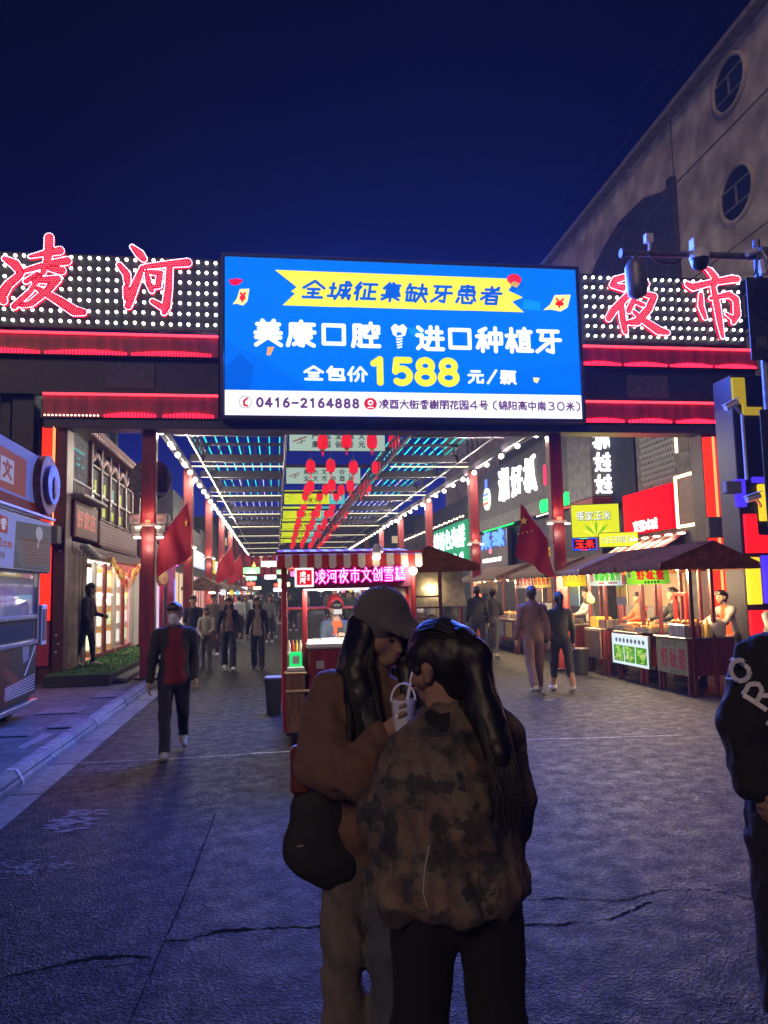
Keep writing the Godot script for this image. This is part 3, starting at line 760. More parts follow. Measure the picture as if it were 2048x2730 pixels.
	"5": "82,7 24,7 18,46 52,40 82,54 84,74 62,94 14,86", "6": "74,6 34,30 14,66 28,92 62,95 84,74 76,52 44,46 18,62", "7": "12,8 88,8 42,94", "8": "50,6 78,14 80,32 50,46 20,32 22,14 50,6;50,46 84,60 86,80 50,94 14,80 16,60 50,46",
	"9": "26,94 66,70 86,34 72,8 38,5 16,26 24,48 56,54 82,38", "-": "14,52 86,52", "/": "78,2 22,98", "（": "84,0 52,26 52,74 84,100", "）": "16,0 48,26 48,74 16,100", ".": "44,90 56,90",
	"O": "50,6 80,14 90,50 80,86 50,94 20,86 10,50 20,14 50,6", "R": "16,94 16,6 66,6 84,20 84,36 66,50 16,50;50,50 88,96", "K": "16,4 16,96;84,4 16,58;38,44 88,96", "W": "4,6 26,94 50,30 74,94 96,6", "E": "84,6 16,6 16,94 84,94;16,48 76,48", "L": "18,4 18,94 84,94",
	"C": "86,18 62,6 30,10 12,50 30,90 62,94 86,82", "M": "8,96 8,6 50,64 92,6 92,96", "c": "82,46 56,34 24,42 14,66 24,90 56,95 82,86", "m": "8,96 8,38;8,46 30,36 48,46 48,96;48,46 72,36 90,46 90,96", "严": "10,12 90,12;34,12 34,44;66,12 66,44;18,22 24,38;82,22 76,38;6,46 94,46;14,46 14,72 4,98",
	"城": "=土,0,6,34,84|成,30,0,70,100", "征": "=彳,0,0,32,100|正,32,2,68,98", "集": "=隹,10,0,80,60|木,4,54,92,46", "缺": "=缶,0,0,48,100|夬,48,0,52,100", "腔": "=月,0,4,36,94|空,36,0,64,100", "种": "=禾,0,0,44,100|中,44,0,56,100", "植": "=木,0,0,42,100|直,42,0,58,100",
	"价": "=亻,0,0,36,100|介,32,0,68,100", "颗": "=果,0,2,48,98|页,48,2,52,98", "凌": "=冫,0,6,30,92|夌,28,0,72,100", "街": "=彳,0,0,30,100|圭,28,6,36,90|亍,64,2,36,98", "圭": "=土,0,-2,100,54|土,0,46,100,54", "香": "=禾,0,0,100,62|日,18,58,64,42",
	"榭": "=木,0,0,32,100|身,30,0,38,100|寸,66,0,34,100", "花": "=艹,0,0,100,34|化,4,34,92,66", "园": "=囗,0,0,100,100|元,18,16,64,66", "锦": "=钅,0,0,42,100|帛,42,0,58,100", "阳": "=阝,0,0,40,100|日,38,4,62,92", "河": "=氵,0,2,30,96|可,28,2,72,98", "创": "=仓,0,0,62,100|刂,64,4,36,94",
	"糕": "=米,0,0,40,100|羔,40,0,60,100", "潮": "=氵,0,2,24,96|倝,24,2,40,98|月,64,2,36,98", "好": "=女,0,0,48,100|子,46,2,54,98", "抓": "=扌,0,0,36,100|爪,32,0,68,100", "娃": "=女,0,0,46,100|圭,44,2,56,98", "旗": "=方,0,0,44,100|其,44,0,56,100", "舰": "=舟,0,0,48,100|见,48,2,52,98",
	"張": "=弓,0,4,40,92|長,40,0,60,100", "冰": "=冫,0,6,28,90|水,26,0,74,100", "虾": "=虫,0,2,46,96|下,46,2,54,98", "扯": "=扌,0,0,40,100|止,38,2,62,98", "蛋": "=疋,4,0,92,48|虫,10,42,80,60", "国": "=囗,0,0,100,100|玉,18,16,64,66", "蕉": "=艹,0,0,100,30|隹,8,26,84,52|灬,4,80,92,20",
	"球": "=王,0,6,38,88|求,36,0,64,100", "海": "=氵,0,2,30,96|每,30,0,70,100", "鲜": "=鱼,0,0,48,100|羊,48,0,52,100", "特": "=牛,0,0,42,100|土,42,0,58,46|寸,42,44,58,56"}

func oval_points(cx: float, cy: float, rx: float, ry: float, a0 := 0.0, a1 := TAU) -> PackedVector2Array:
	var e := PackedVector2Array()
	for k in 21: e.append(V2(cx + rx * cos(lerpf(a0, a1, k / 20.0)), cy + ry * sin(lerpf(a0, a1, k / 20.0))))
	return e

func round_figures() -> void:
	glyphs["0"] = [oval_points(0.5, 0.5, 0.37, 0.44)]
	glyphs["O"] = [oval_points(0.5, 0.5, 0.4, 0.44)]
	glyphs["8"] = [oval_points(0.5, 0.27, 0.29, 0.21), oval_points(0.5, 0.71, 0.35, 0.23)]
	glyphs["6"] = [oval_points(0.5, 0.68, 0.33, 0.26), PackedVector2Array([V2(0.18, 0.64), V2(0.26, 0.36), V2(0.44, 0.16), V2(0.68, 0.05)])]
	glyphs["5"] = [PackedVector2Array([V2(0.82, 0.07), V2(0.26, 0.07), V2(0.2, 0.46)]), oval_points(0.48, 0.67, 0.35, 0.27, -2.5, 2.3)]
	glyphs["3"] = [oval_points(0.46, 0.27, 0.3, 0.2, -2.4, 1.57), oval_points(0.46, 0.7, 0.36, 0.23, -1.57, 2.4)]
	glyphs["2"] = [oval_points(0.48, 0.3, 0.33, 0.23, -2.8, 0.5), PackedVector2Array([V2(0.78, 0.42), V2(0.16, 0.94), V2(0.86, 0.94)])]

func strokes(ch: String) -> Array:
	if glyphs.has(ch): return glyphs[ch]
	var out := []
	var d: String = glyphs["table"].get(ch, "")
	if d.begins_with("="):
		for q in d.substr(1).split("|"):
			var a := q.split(",")
			var o := Vector2(float(a[1]), float(a[2])) / 100.0
			var s := Vector2(float(a[3]), float(a[4])) / 100.0
			for l in strokes(a[0]):
				var e := PackedVector2Array()
				for p in l: e.append(o + p * s)
				out.append(e)
	elif d:
		for l in d.split(";"):
			var e := PackedVector2Array()
			for p in l.split(" "):
				var xy := p.split(",")
				e.append(Vector2(float(xy[0]), float(xy[1])) / 100.0)
			out.append(e)
	glyphs[ch] = out
	return out

func canvas(w: int, h: int, col: Color) -> Image:
	var img := Image.create(w, h, false, Image.FORMAT_RGB8)
	img.fill(col)
	return img

func draw_line(img: Image, a: Vector2, b: Vector2, r: float, col: Color) -> void:
	var x0 := maxi(0, int(minf(a.x, b.x) - r - 1)); var x1 := mini(img.get_width() - 1, int(maxf(a.x, b.x) + r + 1))
	var y0 := maxi(0, int(minf(a.y, b.y) - r - 1)); var y1 := mini(img.get_height() - 1, int(maxf(a.y, b.y) + r + 1))
	var ab := b - a
	var l2 := maxf(ab.length_squared(), 1e-6)
	for y in range(y0, y1 + 1):
		for x in range(x0, x1 + 1):
			var p := Vector2(x + 0.5, y + 0.5) - a
			var d := (p - ab * clampf(p.dot(ab) / l2, 0.0, 1.0)).length()
			var al := clampf(r - d + 0.5, 0.0, 1.0)
			if al > 0.0: img.set_pixel(x, y, img.get_pixel(x, y).lerp(col, al) if al < 1.0 else col)

func draw_poly(img: Image, pts: Array, col: Color) -> void:
	var poly := PackedVector2Array(pts)
	var lo := poly[0]; var hi := poly[0]
	for p in poly: lo = lo.min(p); hi = hi.max(p)
	for y in range(maxi(0, int(lo.y)), mini(img.get_height() - 1, int(hi.y)) + 1):
		var xs := []
		for k in poly.size():
			var a := poly[k]; var b := poly[(k + 1) % poly.size()]
			if (a.y > y + 0.5) != (b.y > y + 0.5): xs.append(a.x + (y + 0.5 - a.y) / (b.y - a.y) * (b.x - a.x))
		xs.sort()
		for k in range(0, xs.size() - 1, 2):
			var x0 := maxi(0, int(xs[k])); var x1 := mini(img.get_width(), int(xs[k + 1]))
			if x1 > x0: img.fill_rect(Rect2i(x0, y, x1 - x0, 1), col)

func draw_oval(img: Image, o: Vector2, r: Vector2, col: Color) -> void:
	var p := []
	for k in 28: p.append(o + Vector2(cos(TAU * k / 28), sin(TAU * k / 28)) * r)
	draw_poly(img, p, col)

# writes text with its first cell's corner at (x, y); slant leans it, down writes a column
func write(img: Image, text: String, x: float, y: float, w: float, h: float, step: float, thick: float, col: Color, slant := 0.0, down := false) -> void:
	for k in text.length():
		for l in strokes(text[k]):
			for e in l.size() - 1:
				var a: Vector2 = l[e]; var b: Vector2 = l[e + 1]
				var o := Vector2(x, y + k * step) if down else Vector2(x + k * step, y)
				draw_line(img, o + Vector2((a.x + (0.5 - a.y) * slant) * w, a.y * h), o + Vector2((b.x + (0.5 - b.y) * slant) * w, b.y * h), thick, col)

# raised writing: bars along the strokes, each a hair prouder than the one before
func letters(m: MB, text: String, o: Vector3, bx: Vector3, w: float, h: float, step: float, thick: float, depth: float, down := false) -> void:
	var up := Vector3.UP
	var bz := bx.cross(up).normalized()
	var q := 0
	for k in text.length():
		var c0 := o + (-up * step * k if down else bx * step * k)
		for l in strokes(text[k]):
			for e in l.size() - 1:
				var a: Vector3 = c0 + bx * l[e].x * w - up * l[e].y * h
				var b: Vector3 = c0 + bx * l[e + 1].x * w - up * l[e + 1].y * h
				var dir := (b - a).normalized() * thick * 0.45
				var dz := depth + 0.0012 * (q % 12)
				m.bar(a - dir + bz * dz * 0.5, b + dir + bz * dz * 0.5, thick, dz, bz)
				q += 1
# ---------------------------------------------------------------- bodies: tapered capsules joined by a smooth minimum, meshed as surface nets
# a bone: [from, to, radius from, radius to, depth (1 = round), colour number]
func net(m: MB, bones: Array, cell: float, k: float, cols: Array, folds := 0.0, seed_ := 1) -> void:
	var lo := Vector3.ONE * 1e9
	var hi := -lo
	for b in bones:
		var r := maxf(b[2], b[3]) + cell * 3.0 + folds * 2.0 + k * 0.3
		for p in [b[0], b[1]]:
			lo = lo.min(p - Vector3.ONE * r); hi = hi.max(p + Vector3.ONE * r)
	var nx := int((hi.x - lo.x) / cell) + 2
	var ny := int((hi.y - lo.y) / cell) + 2
	var nz := int((hi.z - lo.z) / cell) + 2
	var sx := 1
	var sy := nx
	var sz := nx * ny
	var f := PackedFloat32Array(); f.resize(nx * ny * nz); f.fill(1.0)
	var bd := PackedFloat32Array(); bd.resize(f.size()); bd.fill(2.0)
	var tg := PackedByteArray(); tg.resize(f.size())
	for b in bones:
		var a: Vector3 = b[0]
		var ab: Vector3 = b[1] - a
		var ra: float = b[2]
		var rb: float = b[3]
		var flat: float = 1.0 / b[4]
		var t: int = b[5]
		var ax := ab.x; var ay := ab.y; var az := ab.z * flat
		var l2 := maxf(ax * ax + ay * ay + az * az, 1e-9)
		var mar := maxf(ra, rb) + cell * 2.5 + k * 0.5 + folds * 2.0
		var b0: Vector3 = (a.min(b[1]) - Vector3.ONE * mar - lo) / cell
		var b1: Vector3 = (a.max(b[1]) + Vector3.ONE * mar - lo) / cell
		for iz in range(maxi(0, int(b0.z)), mini(nz - 1, int(b1.z)) + 1):
			var pz := (lo.z + iz * cell - a.z) * flat
			for iy in range(maxi(0, int(b0.y)), mini(ny - 1, int(b1.y)) + 1):
				var py := lo.y + iy * cell - a.y
				var at := iz * sz + iy * sy
				for ix in range(maxi(0, int(b0.x)), mini(nx - 1, int(b1.x)) + 1):
					var px := lo.x + ix * cell - a.x
					var h := clampf((px * ax + py * ay + pz * az) / l2, 0.0, 1.0)
					var dx := px - ax * h
					var dy := py - ay * h
					var dz := pz - az * h
					var d := sqrt(dx * dx + dy * dy + dz * dz) - ra - (rb - ra) * h
					var q := at + ix
					if d < bd[q]:
						bd[q] = d; tg[q] = t
					var g := f[q]
					var e := k - absf(g - d)
					f[q] = minf(g, d) - (e * e * 0.25 / k if e > 0.0 else 0.0)
	if folds > 0.0:
		var fn := FastNoiseLite.new()
		fn.seed = seed_
		fn.frequency = 6.0
		fn.fractal_octaves = 3
		fn.fractal_gain = 0.42
		for iz in nz:
			for iy in ny:
				var at := iz * sz + iy * sy
				for ix in nx:
					if absf(f[at + ix]) < cell * 2.5 + folds * 2.0 and cols[tg[at + ix]][3] > 0.5:
						f[at + ix] += folds * fn.get_noise_3d((lo.x + ix * cell) * 1.3 + iy * cell * 0.5, (lo.y + iy * cell) * 0.8, (lo.z + iz * cell) * 1.3)
	var id := PackedInt32Array(); id.resize(f.size()); id.fill(-1)
	var off := PackedInt32Array([0, sx, sy, sx + sy, sz, sz + sx, sz + sy, sz + sx + sy])
	var edges := [[0, 1], [2, 3], [4, 5], [6, 7], [0, 2], [1, 3], [4, 6], [5, 7], [0, 4], [1, 5], [2, 6], [3, 7]]
	var base := m.v.size()
	var cellids := PackedInt32Array()
	for iz in nz - 1:
		for iy in ny - 1:
			var at := iz * sz + iy * sy
			for ix in nx - 1:
				var q := at + ix
				var f0 := f[q]
				if f0 > cell * 3.0 or f0 < -cell * 3.0: continue
				var neg := 0
				for e in 8:
					if f[q + off[e]] < 0.0: neg += 1
				if neg == 0 or neg == 8: continue
				var sum := Vector3.ZERO
				var cnt := 0
				for e in edges:
					var fa := f[q + off[e[0]]]
					var fb := f[q + off[e[1]]]
					if (fa < 0.0) != (fb < 0.0):
						var h := fa / (fa - fb)
						sum += Vector3(e[0] & 1, (e[0] >> 1) & 1, e[0] >> 2).lerp(Vector3(e[1] & 1, (e[1] >> 1) & 1, e[1] >> 2), h)
						cnt += 1
				id[q] = m.v.size()
				cellids.append(q)
				m.v.append(lo + (Vector3(ix, iy, iz) + sum / cnt) * cell)
				var c0 := f[q]; var c1 := f[q + off[1]]; var c2 := f[q + off[2]]; var c3 := f[q + off[3]]
				var c4 := f[q + off[4]]; var c5 := f[q + off[5]]; var c6 := f[q + off[6]]; var c7 := f[q + off[7]]
				m.n.append(Vector3(c1 + c3 + c5 + c7 - c0 - c2 - c4 - c6, c2 + c3 + c6 + c7 - c0 - c1 - c4 - c5, c4 + c5 + c6 + c7 - c0 - c1 - c2 - c3).normalized())
				m.t.append(Vector2.ZERO)
				var best := q
				for e in 8:
					if f[q + off[e]] < f[best]: best = q + off[e]
				var cl: Color = cols[tg[best]]
				m.c.append(Color(cl.r, cl.g, cl.b))
	for q in cellids:
		if (f[q] < 0.0) != (f[q + sx] < 0.0): _face(m, id, q, sy, sz, f[q] < 0.0)
		if (f[q] < 0.0) != (f[q + sy] < 0.0): _face(m, id, q, sz, sx, f[q] < 0.0)
		if (f[q] < 0.0) != (f[q + sz] < 0.0): _face(m, id, q, sx, sy, f[q] < 0.0)

func _face(m: MB, id: PackedInt32Array, q: int, u: int, w: int, inside: bool) -> void:
	var a := id[q]; var b := id[q - u]; var c := id[q - u - w]; var d := id[q - w]
	if a < 0 or b < 0 or c < 0 or d < 0: return
	if inside: m.i.append_array([a, c, b, a, d, c])
	else: m.i.append_array([a, b, c, a, c, d])

# palm, four fingers of unequal length and a thumb from the palm's side; dir: wrist to knuckles, pal: out of the palm, curl in radians per joint
func hand_bones(w: Vector3, dir: Vector3, pal: Vector3, side: float, curl: float, t: int, s := 1.0) -> Array:
	dir = dir.normalized()
	var x := dir.cross(pal).normalized() * side
	pal = x.cross(dir).normalized() * side
	var out := [[w, w + dir * 0.045 * s, 0.022 * s, 0.026 * s, 1.0, t]]
	var lens := [0.066, 0.076, 0.072, 0.056]
	for k in 4:
		var o := x * (0.03 - 0.02 * k) * s
		var p := w + dir * (0.085 - 0.004 * absf(k - 1.0)) * s + o
		out.append([w + dir * 0.02 * s + o * 0.7, p, 0.014 * s, 0.0115 * s, 1.0, t])
		var a := curl * (0.55 + 0.12 * k)
		for j in 3:
			var d := dir * cos(a) + pal * sin(a)
			var e: Vector3 = p + d * lens[k] * s * [0.44, 0.31, 0.25][j]
			out.append([p, e, (0.0105 - 0.001 * j) * s, (0.0095 - 0.001 * j) * s, 1.0, t])
			p = e
			a += curl
	var p1 := w + dir * 0.02 * s + x * 0.026 * s
	var p2 := p1 + (dir * 0.6 + x * 0.75 + pal * 0.25 * curl).normalized() * 0.038 * s
	var p3 := p2 + (dir * 0.9 + x * 0.3 + pal * 0.5 * curl).normalized() * 0.032 * s
	out.append([p1, p2, 0.015 * s, 0.012 * s, 1.0, t]); out.append([p2, p3, 0.0115 * s, 0.0095 * s, 1.0, t])
	return out

func head_bones(o: Vector3, fw: Vector3, up: Vector3, s := 1.0, t := 0) -> Array:
	var x := up.cross(fw).normalized()
	var P := func(a: float, b: float, c: float) -> Vector3: return o + (x * a + up * b + fw * c) * s
	var r := [[P.call(0, 0.035, -0.012), P.call(0, 0.03, -0.03), 0.084 * s, 0.08 * s, 1.0, t], [P.call(0, 0.03, 0.02), P.call(0, -0.07, 0.038), 0.066 * s, 0.04 * s, 1.0, t],
		[P.call(0, 0.0, 0.078), P.call(0, -0.032, 0.096), 0.011 * s, 0.014 * s, 1.0, t], [P.call(0, -0.062, 0.068), P.call(0, -0.066, 0.07), 0.02 * s, 0.016 * s, 1.0, t],
		[P.call(-0.045, -0.02, 0.03), P.call(0.045, -0.02, 0.03), 0.036 * s, 0.036 * s, 1.0, t]]
	for e in [-1, 1]: r.append([P.call(0.083 * e, 0.005, -0.008), P.call(0.08 * e, -0.03, -0.004), 0.018 * s, 0.011 * s, 1.0, t])
	return r

func face_parts(body: Node3D, o: Vector3, fw: Vector3, up: Vector3, s := 1.0) -> void:
	var x := up.cross(fw).normalized()
	var e := MB.new()
	for k in [-1, 1]:
		var m := MB.new()
		m.ball(o + (x * 0.031 * k + up * 0.002 + fw * 0.079) * s, Vector3(0.011, 0.0055, 0.008) * s, 8, 4)
		part(body, "eye", m, mat("eye", C(0.02, 0.016, 0.014), 0.25))
		e = MB.new()
		e.bar(o + (x * 0.018 * k + up * 0.022 + fw * 0.088) * s, o + (x * 0.046 * k + up * 0.021 + fw * 0.078) * s, 0.003 * s, 0.004 * s)
		part(body, "eyebrow", e, mat("brow", C(0.06, 0.04, 0.035), 0.8))
	e = MB.new()
	e.ball(o + (up * -0.055 + fw * 0.083) * s, Vector3(0.022, 0.007, 0.01) * s, 8, 4)
	part(body, "mouth", e, mat("lips", C(0.3, 0.09, 0.08), 0.5))

# hair that leaves the face free; length: how far it falls behind the head
func hair_mesh(o: Vector3, fw: Vector3, up: Vector3, length: float, cell: float, s := 1.0, bulk := 1.0, fringe := true) -> MB:
	var x := up.cross(fw).normalized()
	var P := func(a: float, b: float, c: float) -> Vector3: return o + (x * a + up * b + fw * c) * s
	var h := [[P.call(0, 0.052, -0.012), P.call(0, 0.03, -0.045), 0.09 * s * bulk, 0.084 * s * bulk, 1.0, 0], [P.call(0, 0.08, 0.022), P.call(0, 0.06, 0.0), 0.056 * s, 0.078 * s, 1.0, 0]]
	h.append([P.call(0, 0.03, -0.05), P.call(0, -0.05, -0.05), 0.074 * s, 0.055 * s, 1.0, 0])
	if fringe:
		for k in [-0.05, -0.02, 0.015, 0.045]: h.append([P.call(k, 0.085, 0.055), P.call(k * 1.25, 0.06, 0.078), 0.03 * s, 0.012 * s, 1.0, 0])
	if length > 0.05:
		for k in [-1, 1]:
			h.append([P.call(0.075 * k, 0.03, 0.0), P.call(0.085 * k, -0.1, 0.005), 0.034 * s, 0.032 * s, 1.0, 0])
			h.append([P.call(0.085 * k, -0.1, 0.005), P.call(0.1 * k, -length, 0.02), 0.034 * s, 0.016 * s, 1.0, 0])
			h.append([P.call(0.045 * k, 0.0, -0.06), P.call(0.06 * k, -length * 0.95, -0.07), 0.05 * s, 0.026 * s, 1.0, 0])
		h.append([P.call(0, 0.0, -0.07), P.call(0, -length, -0.08), 0.055 * s, 0.03 * s, 1.0, 0])
	var m := MB.new()
	net(m, h, cell, 0.02, [Color(1, 1, 1, 1)], 0.006, 7)
	return m

func cloth_material() -> StandardMaterial3D:
	if mats.has("cloth"): return mats["cloth"]
	var m := mat("cloth", C(1, 1, 1), 0.85, 0.0, "weave", 14.0)
	m.uv1_world_triplanar = false
	m.vertex_color_use_as_albedo = true
	m.rim_enabled = true
	m.rim = 0.08
	m.rim_tint = 0.6
	return m

# a standing or walking figure that faces +z before it is turned
# o: h, top, bottom, shoe, hair, skin, legs [[swing, knee], [swing, knee]] in degrees, arms [[forward, out, elbow] x 2], lean, bulk, coat, wide, long, mask, shirt, look, skirt
func person(called: String, label: String, at: Vector3, turn: float, o: Dictionary, cell := 0.02) -> Node3D:
	var root := thing(called, label, "person", at, deg_to_rad(turn), o.get("group", ""))
	var s: float = o.get("h", 1.7) / 1.72
	var bulk: float = o.get("bulk", 1.0)
	var cols := [o.get("skin", C(0.42, 0.25, 0.18)), o.get("top", C(0.02, 0.02, 0.025)), o.get("bottom", C(0.02, 0.02, 0.03)), o.get("shoe", C(0.5, 0.5, 0.5)), o.get("shirt", C(0.3, 0.02, 0.03)), o.get("sleeve", o.get("top", C(0.02, 0.02, 0.025)))]
	for k in cols.size(): cols[k] = Color(cols[k].r, cols[k].g, cols[k].b, 0.0 if k == 0 or k == 3 else 1.0)
	var hip := Vector3(0, 0.9, 0)
	var legs: Array = o.get("legs", [[4, 2], [-4, 2]])
	var wide: float = o.get("wide", 0.0)
	var bones := []
	var low := 9.0
	var feet := []
	for k in 2:
		var sd := 1.0 if k == 0 else -1.0
		var a := deg_to_rad(legs[k][0])
		var b := a - deg_to_rad(legs[k][1])
		var h0 := hip + Vector3(0.085 * sd, 0, 0)
		var kn := h0 + Vector3(0.012 * sd, -cos(a), sin(a)) * Vector3(1, 0.42, 0.42)
		var an := kn + Vector3(0, -cos(b), sin(b)) * 0.4
		bones.append([h0, kn, 0.088 * bulk, 0.062 + wide * 0.02, 1.0, 2])
		bones.append([kn, an + Vector3(0, 0.03, 0), 0.06 + wide * 0.02, 0.046 + wide * 0.04, 1.0, 2 if not o.has("bareleg") else 0])
		if o.has("bareleg"): bones.append([kn, kn.lerp(an, 0.5), 0.066, 0.058, 1.0, 2])
		var pit := clampf(b * 0.6, -0.55, 0.3)
		var toe := an + Vector3(0.015 * sd, -0.045 + 0.17 * sin(pit) * 0.6, 0.17)
		feet.append([an + Vector3(0, -0.035, -0.045), toe])
		low = minf(low, minf(an.y - 0.035, toe.y) - 0.036)
		bones.append([an + Vector3(0, -0.025, -0.035), an + Vector3(0, -0.03, 0.04), 0.042, 0.042, 1.0, 3])
		bones.append([an + Vector3(0, -0.035, 0.02), toe, 0.04, 0.032, 1.0, 3])
	var coat: float = o.get("coat", 0.0)
	var lean := deg_to_rad(o.get("lean", 3.0))
	var T := func(p: Vector3) -> Vector3: return hip + (p - hip).rotated(Vector3.RIGHT, lean)
	bones.append([Vector3(0, 0.9, 0), Vector3(0, 0.98, 0), 0.125 * bulk, 0.128 * bulk, 0.75, 2])
	bones.append([T.call(Vector3(0, 1.0 - coat, 0)), T.call(Vector3(0, 1.12, 0.0)), (0.135 + coat * 0.12) * bulk, 0.132 * bulk, 0.72, 1])
	bones.append([T.call(Vector3(0, 1.12, 0)), T.call(Vector3(0, 1.32, -0.005)), 0.135 * bulk, 0.15 * bulk, 0.7, 1])
	bones.append([T.call(Vector3(-0.13, 1.385, -0.01)), T.call(Vector3(0.13, 1.385, -0.01)), 0.062 * bulk, 0.062 * bulk, 1.0, 1])
	bones.append([T.call(Vector3(0, 1.4, -0.012)), T.call(Vector3(0, 1.45, -0.005)), 0.085, 0.062, 0.9, 1])
	bones.append([T.call(Vector3(0, 1.42, 0)), T.call(Vector3(0, 1.52, 0.015)), 0.052, 0.05, 1.0, 0])
	var arms: Array = o.get("arms", [[12, 8, 20], [-12, 8, 20]])
	var hands := []
	for k in 2:
		var sd := 1.0 if k == 0 else -1.0
		var a := deg_to_rad(arms[k][0])
		var ou := deg_to_rad(arms[k][1])
		var el := deg_to_rad(arms[k][2])
		var inn: float = deg_to_rad(arms[k][3]) if arms[k].size() > 3 else 0.0
		var s0: Vector3 = T.call(Vector3(0.168 * sd * (0.5 + 0.5 * bulk), 1.375, -0.01))
		var d0 := Vector3(sin(ou) * sd, -cos(a) * cos(ou), sin(a))
		var e0 := s0 + d0.normalized() * 0.285
		var d1 := Vector3(sin(ou) * 0.5 * sd - sin(inn) * sd, -cos(a + el), sin(a + el)).normalized()
		var w0 := e0 + d1 * 0.235
		var st := 5
		bones.append([s0, e0, 0.06 * bulk, 0.05 * bulk, 1.0, st])
		bones.append([e0, w0, 0.05 * bulk, 0.04 * (0.6 + 0.4 * bulk), 1.0, st if not o.has("barearm") else 0])
		if o.has("bareleg") or cell < 0.015: pass
		hands.append([w0 + d1 * 0.01, d1, Vector3(-sd, 0, 0.1), sd])
	var lift := -low
	for b in bones:
		b[0] += Vector3(0, lift, 0); b[1] += Vector3(0, lift, 0)
		b[0] *= s; b[1] *= s; b[2] *= s; b[3] *= s
	var m := MB.new()
	net(m, bones, cell, 0.035, cols, o.get("folds", 0.012), int(absf(at.x * 37.0 + at.z * 11.0)))
	if o.has("shirt"):
		# the open jacket shows the shirt down the front
		var sc: Color = cols[4]
		for k in m.v.size():
			var p := m.v[k] / s - Vector3(0, lift, 0)
			var wd := lerpf(0.1, 0.055, clampf((p.y - 1.1) / 0.3, 0.0, 1.0)) * bulk + 0.012 * sin(p.y * 23.0)
			if p.y > 0.93 - coat and p.y < 1.44 and absf(p.x - 0.01) < wd and m.n[k].z > 0.25 and p.z > 0.03: m.c[k] = Color(sc.r, sc.g, sc.b)
	var ho: Vector3 = (T.call(Vector3(0, 1.605, 0.02)) + Vector3(0, lift, 0)) * s
	var look: Vector2 = o.get("look", Vector2.ZERO)
	var fw := Vector3(0, 0, 1).rotated(Vector3.RIGHT, deg_to_rad(look.y)).rotated(Vector3.UP, deg_to_rad(look.x))
	var up := Vector3.UP.rotated(Vector3.RIGHT, deg_to_rad(look.y)).rotated(Vector3.UP, deg_to_rad(look.x))
	net(m, head_bones(ho, fw, up, s), minf(cell, 0.012), 0.02, cols)
	for h in hands:
		net(m, hand_bones((h[0] + Vector3(0, lift, 0)) * s, h[1], h[2], h[3], o.get("curl", 0.35), 0, s), minf(cell * 0.5, 0.008), 0.006, cols)
	var body := part(root, "body", m, cloth_material())
	if cell <= 0.021 and not o.has("noface"): face_parts(body, ho, fw, up, s)
	if not o.has("nohair"):
		part(root, "hair", hair_mesh(ho, fw, up, o.get("long", 0.0), minf(cell, 0.014), s, o.get("hairbulk", 1.0), o.get("fringe", true)), mat("hair" + str(o.get("hair", C(0.012, 0.01, 0.01))), o.get("hair", C(0.012, 0.01, 0.01)), 0.45, 0.0, "weave", 9.0))
	if o.has("mask"):
		var k := MB.new()
		net(k, [[ho + (up * -0.062 + fw * 0.05) * s, ho + (up * -0.03 + fw * 0.056) * s, 0.059 * s, 0.057 * s, 1.0, 0], [ho + (up * -0.075 + fw * 0.066) * s, ho + (up * -0.018 + fw * 0.088) * s, 0.034 * s, 0.028 * s, 1.0, 0]], 0.009, 0.02, [Color(1, 1, 1, 0)])
		part(root, "face_mask", k, mat("mask", C(0.62, 0.63, 0.64), 0.9))
	root.set_meta("head", ho)
	return root
const PITCH := 6.85
const XL := -2.47
const XR := 5.92

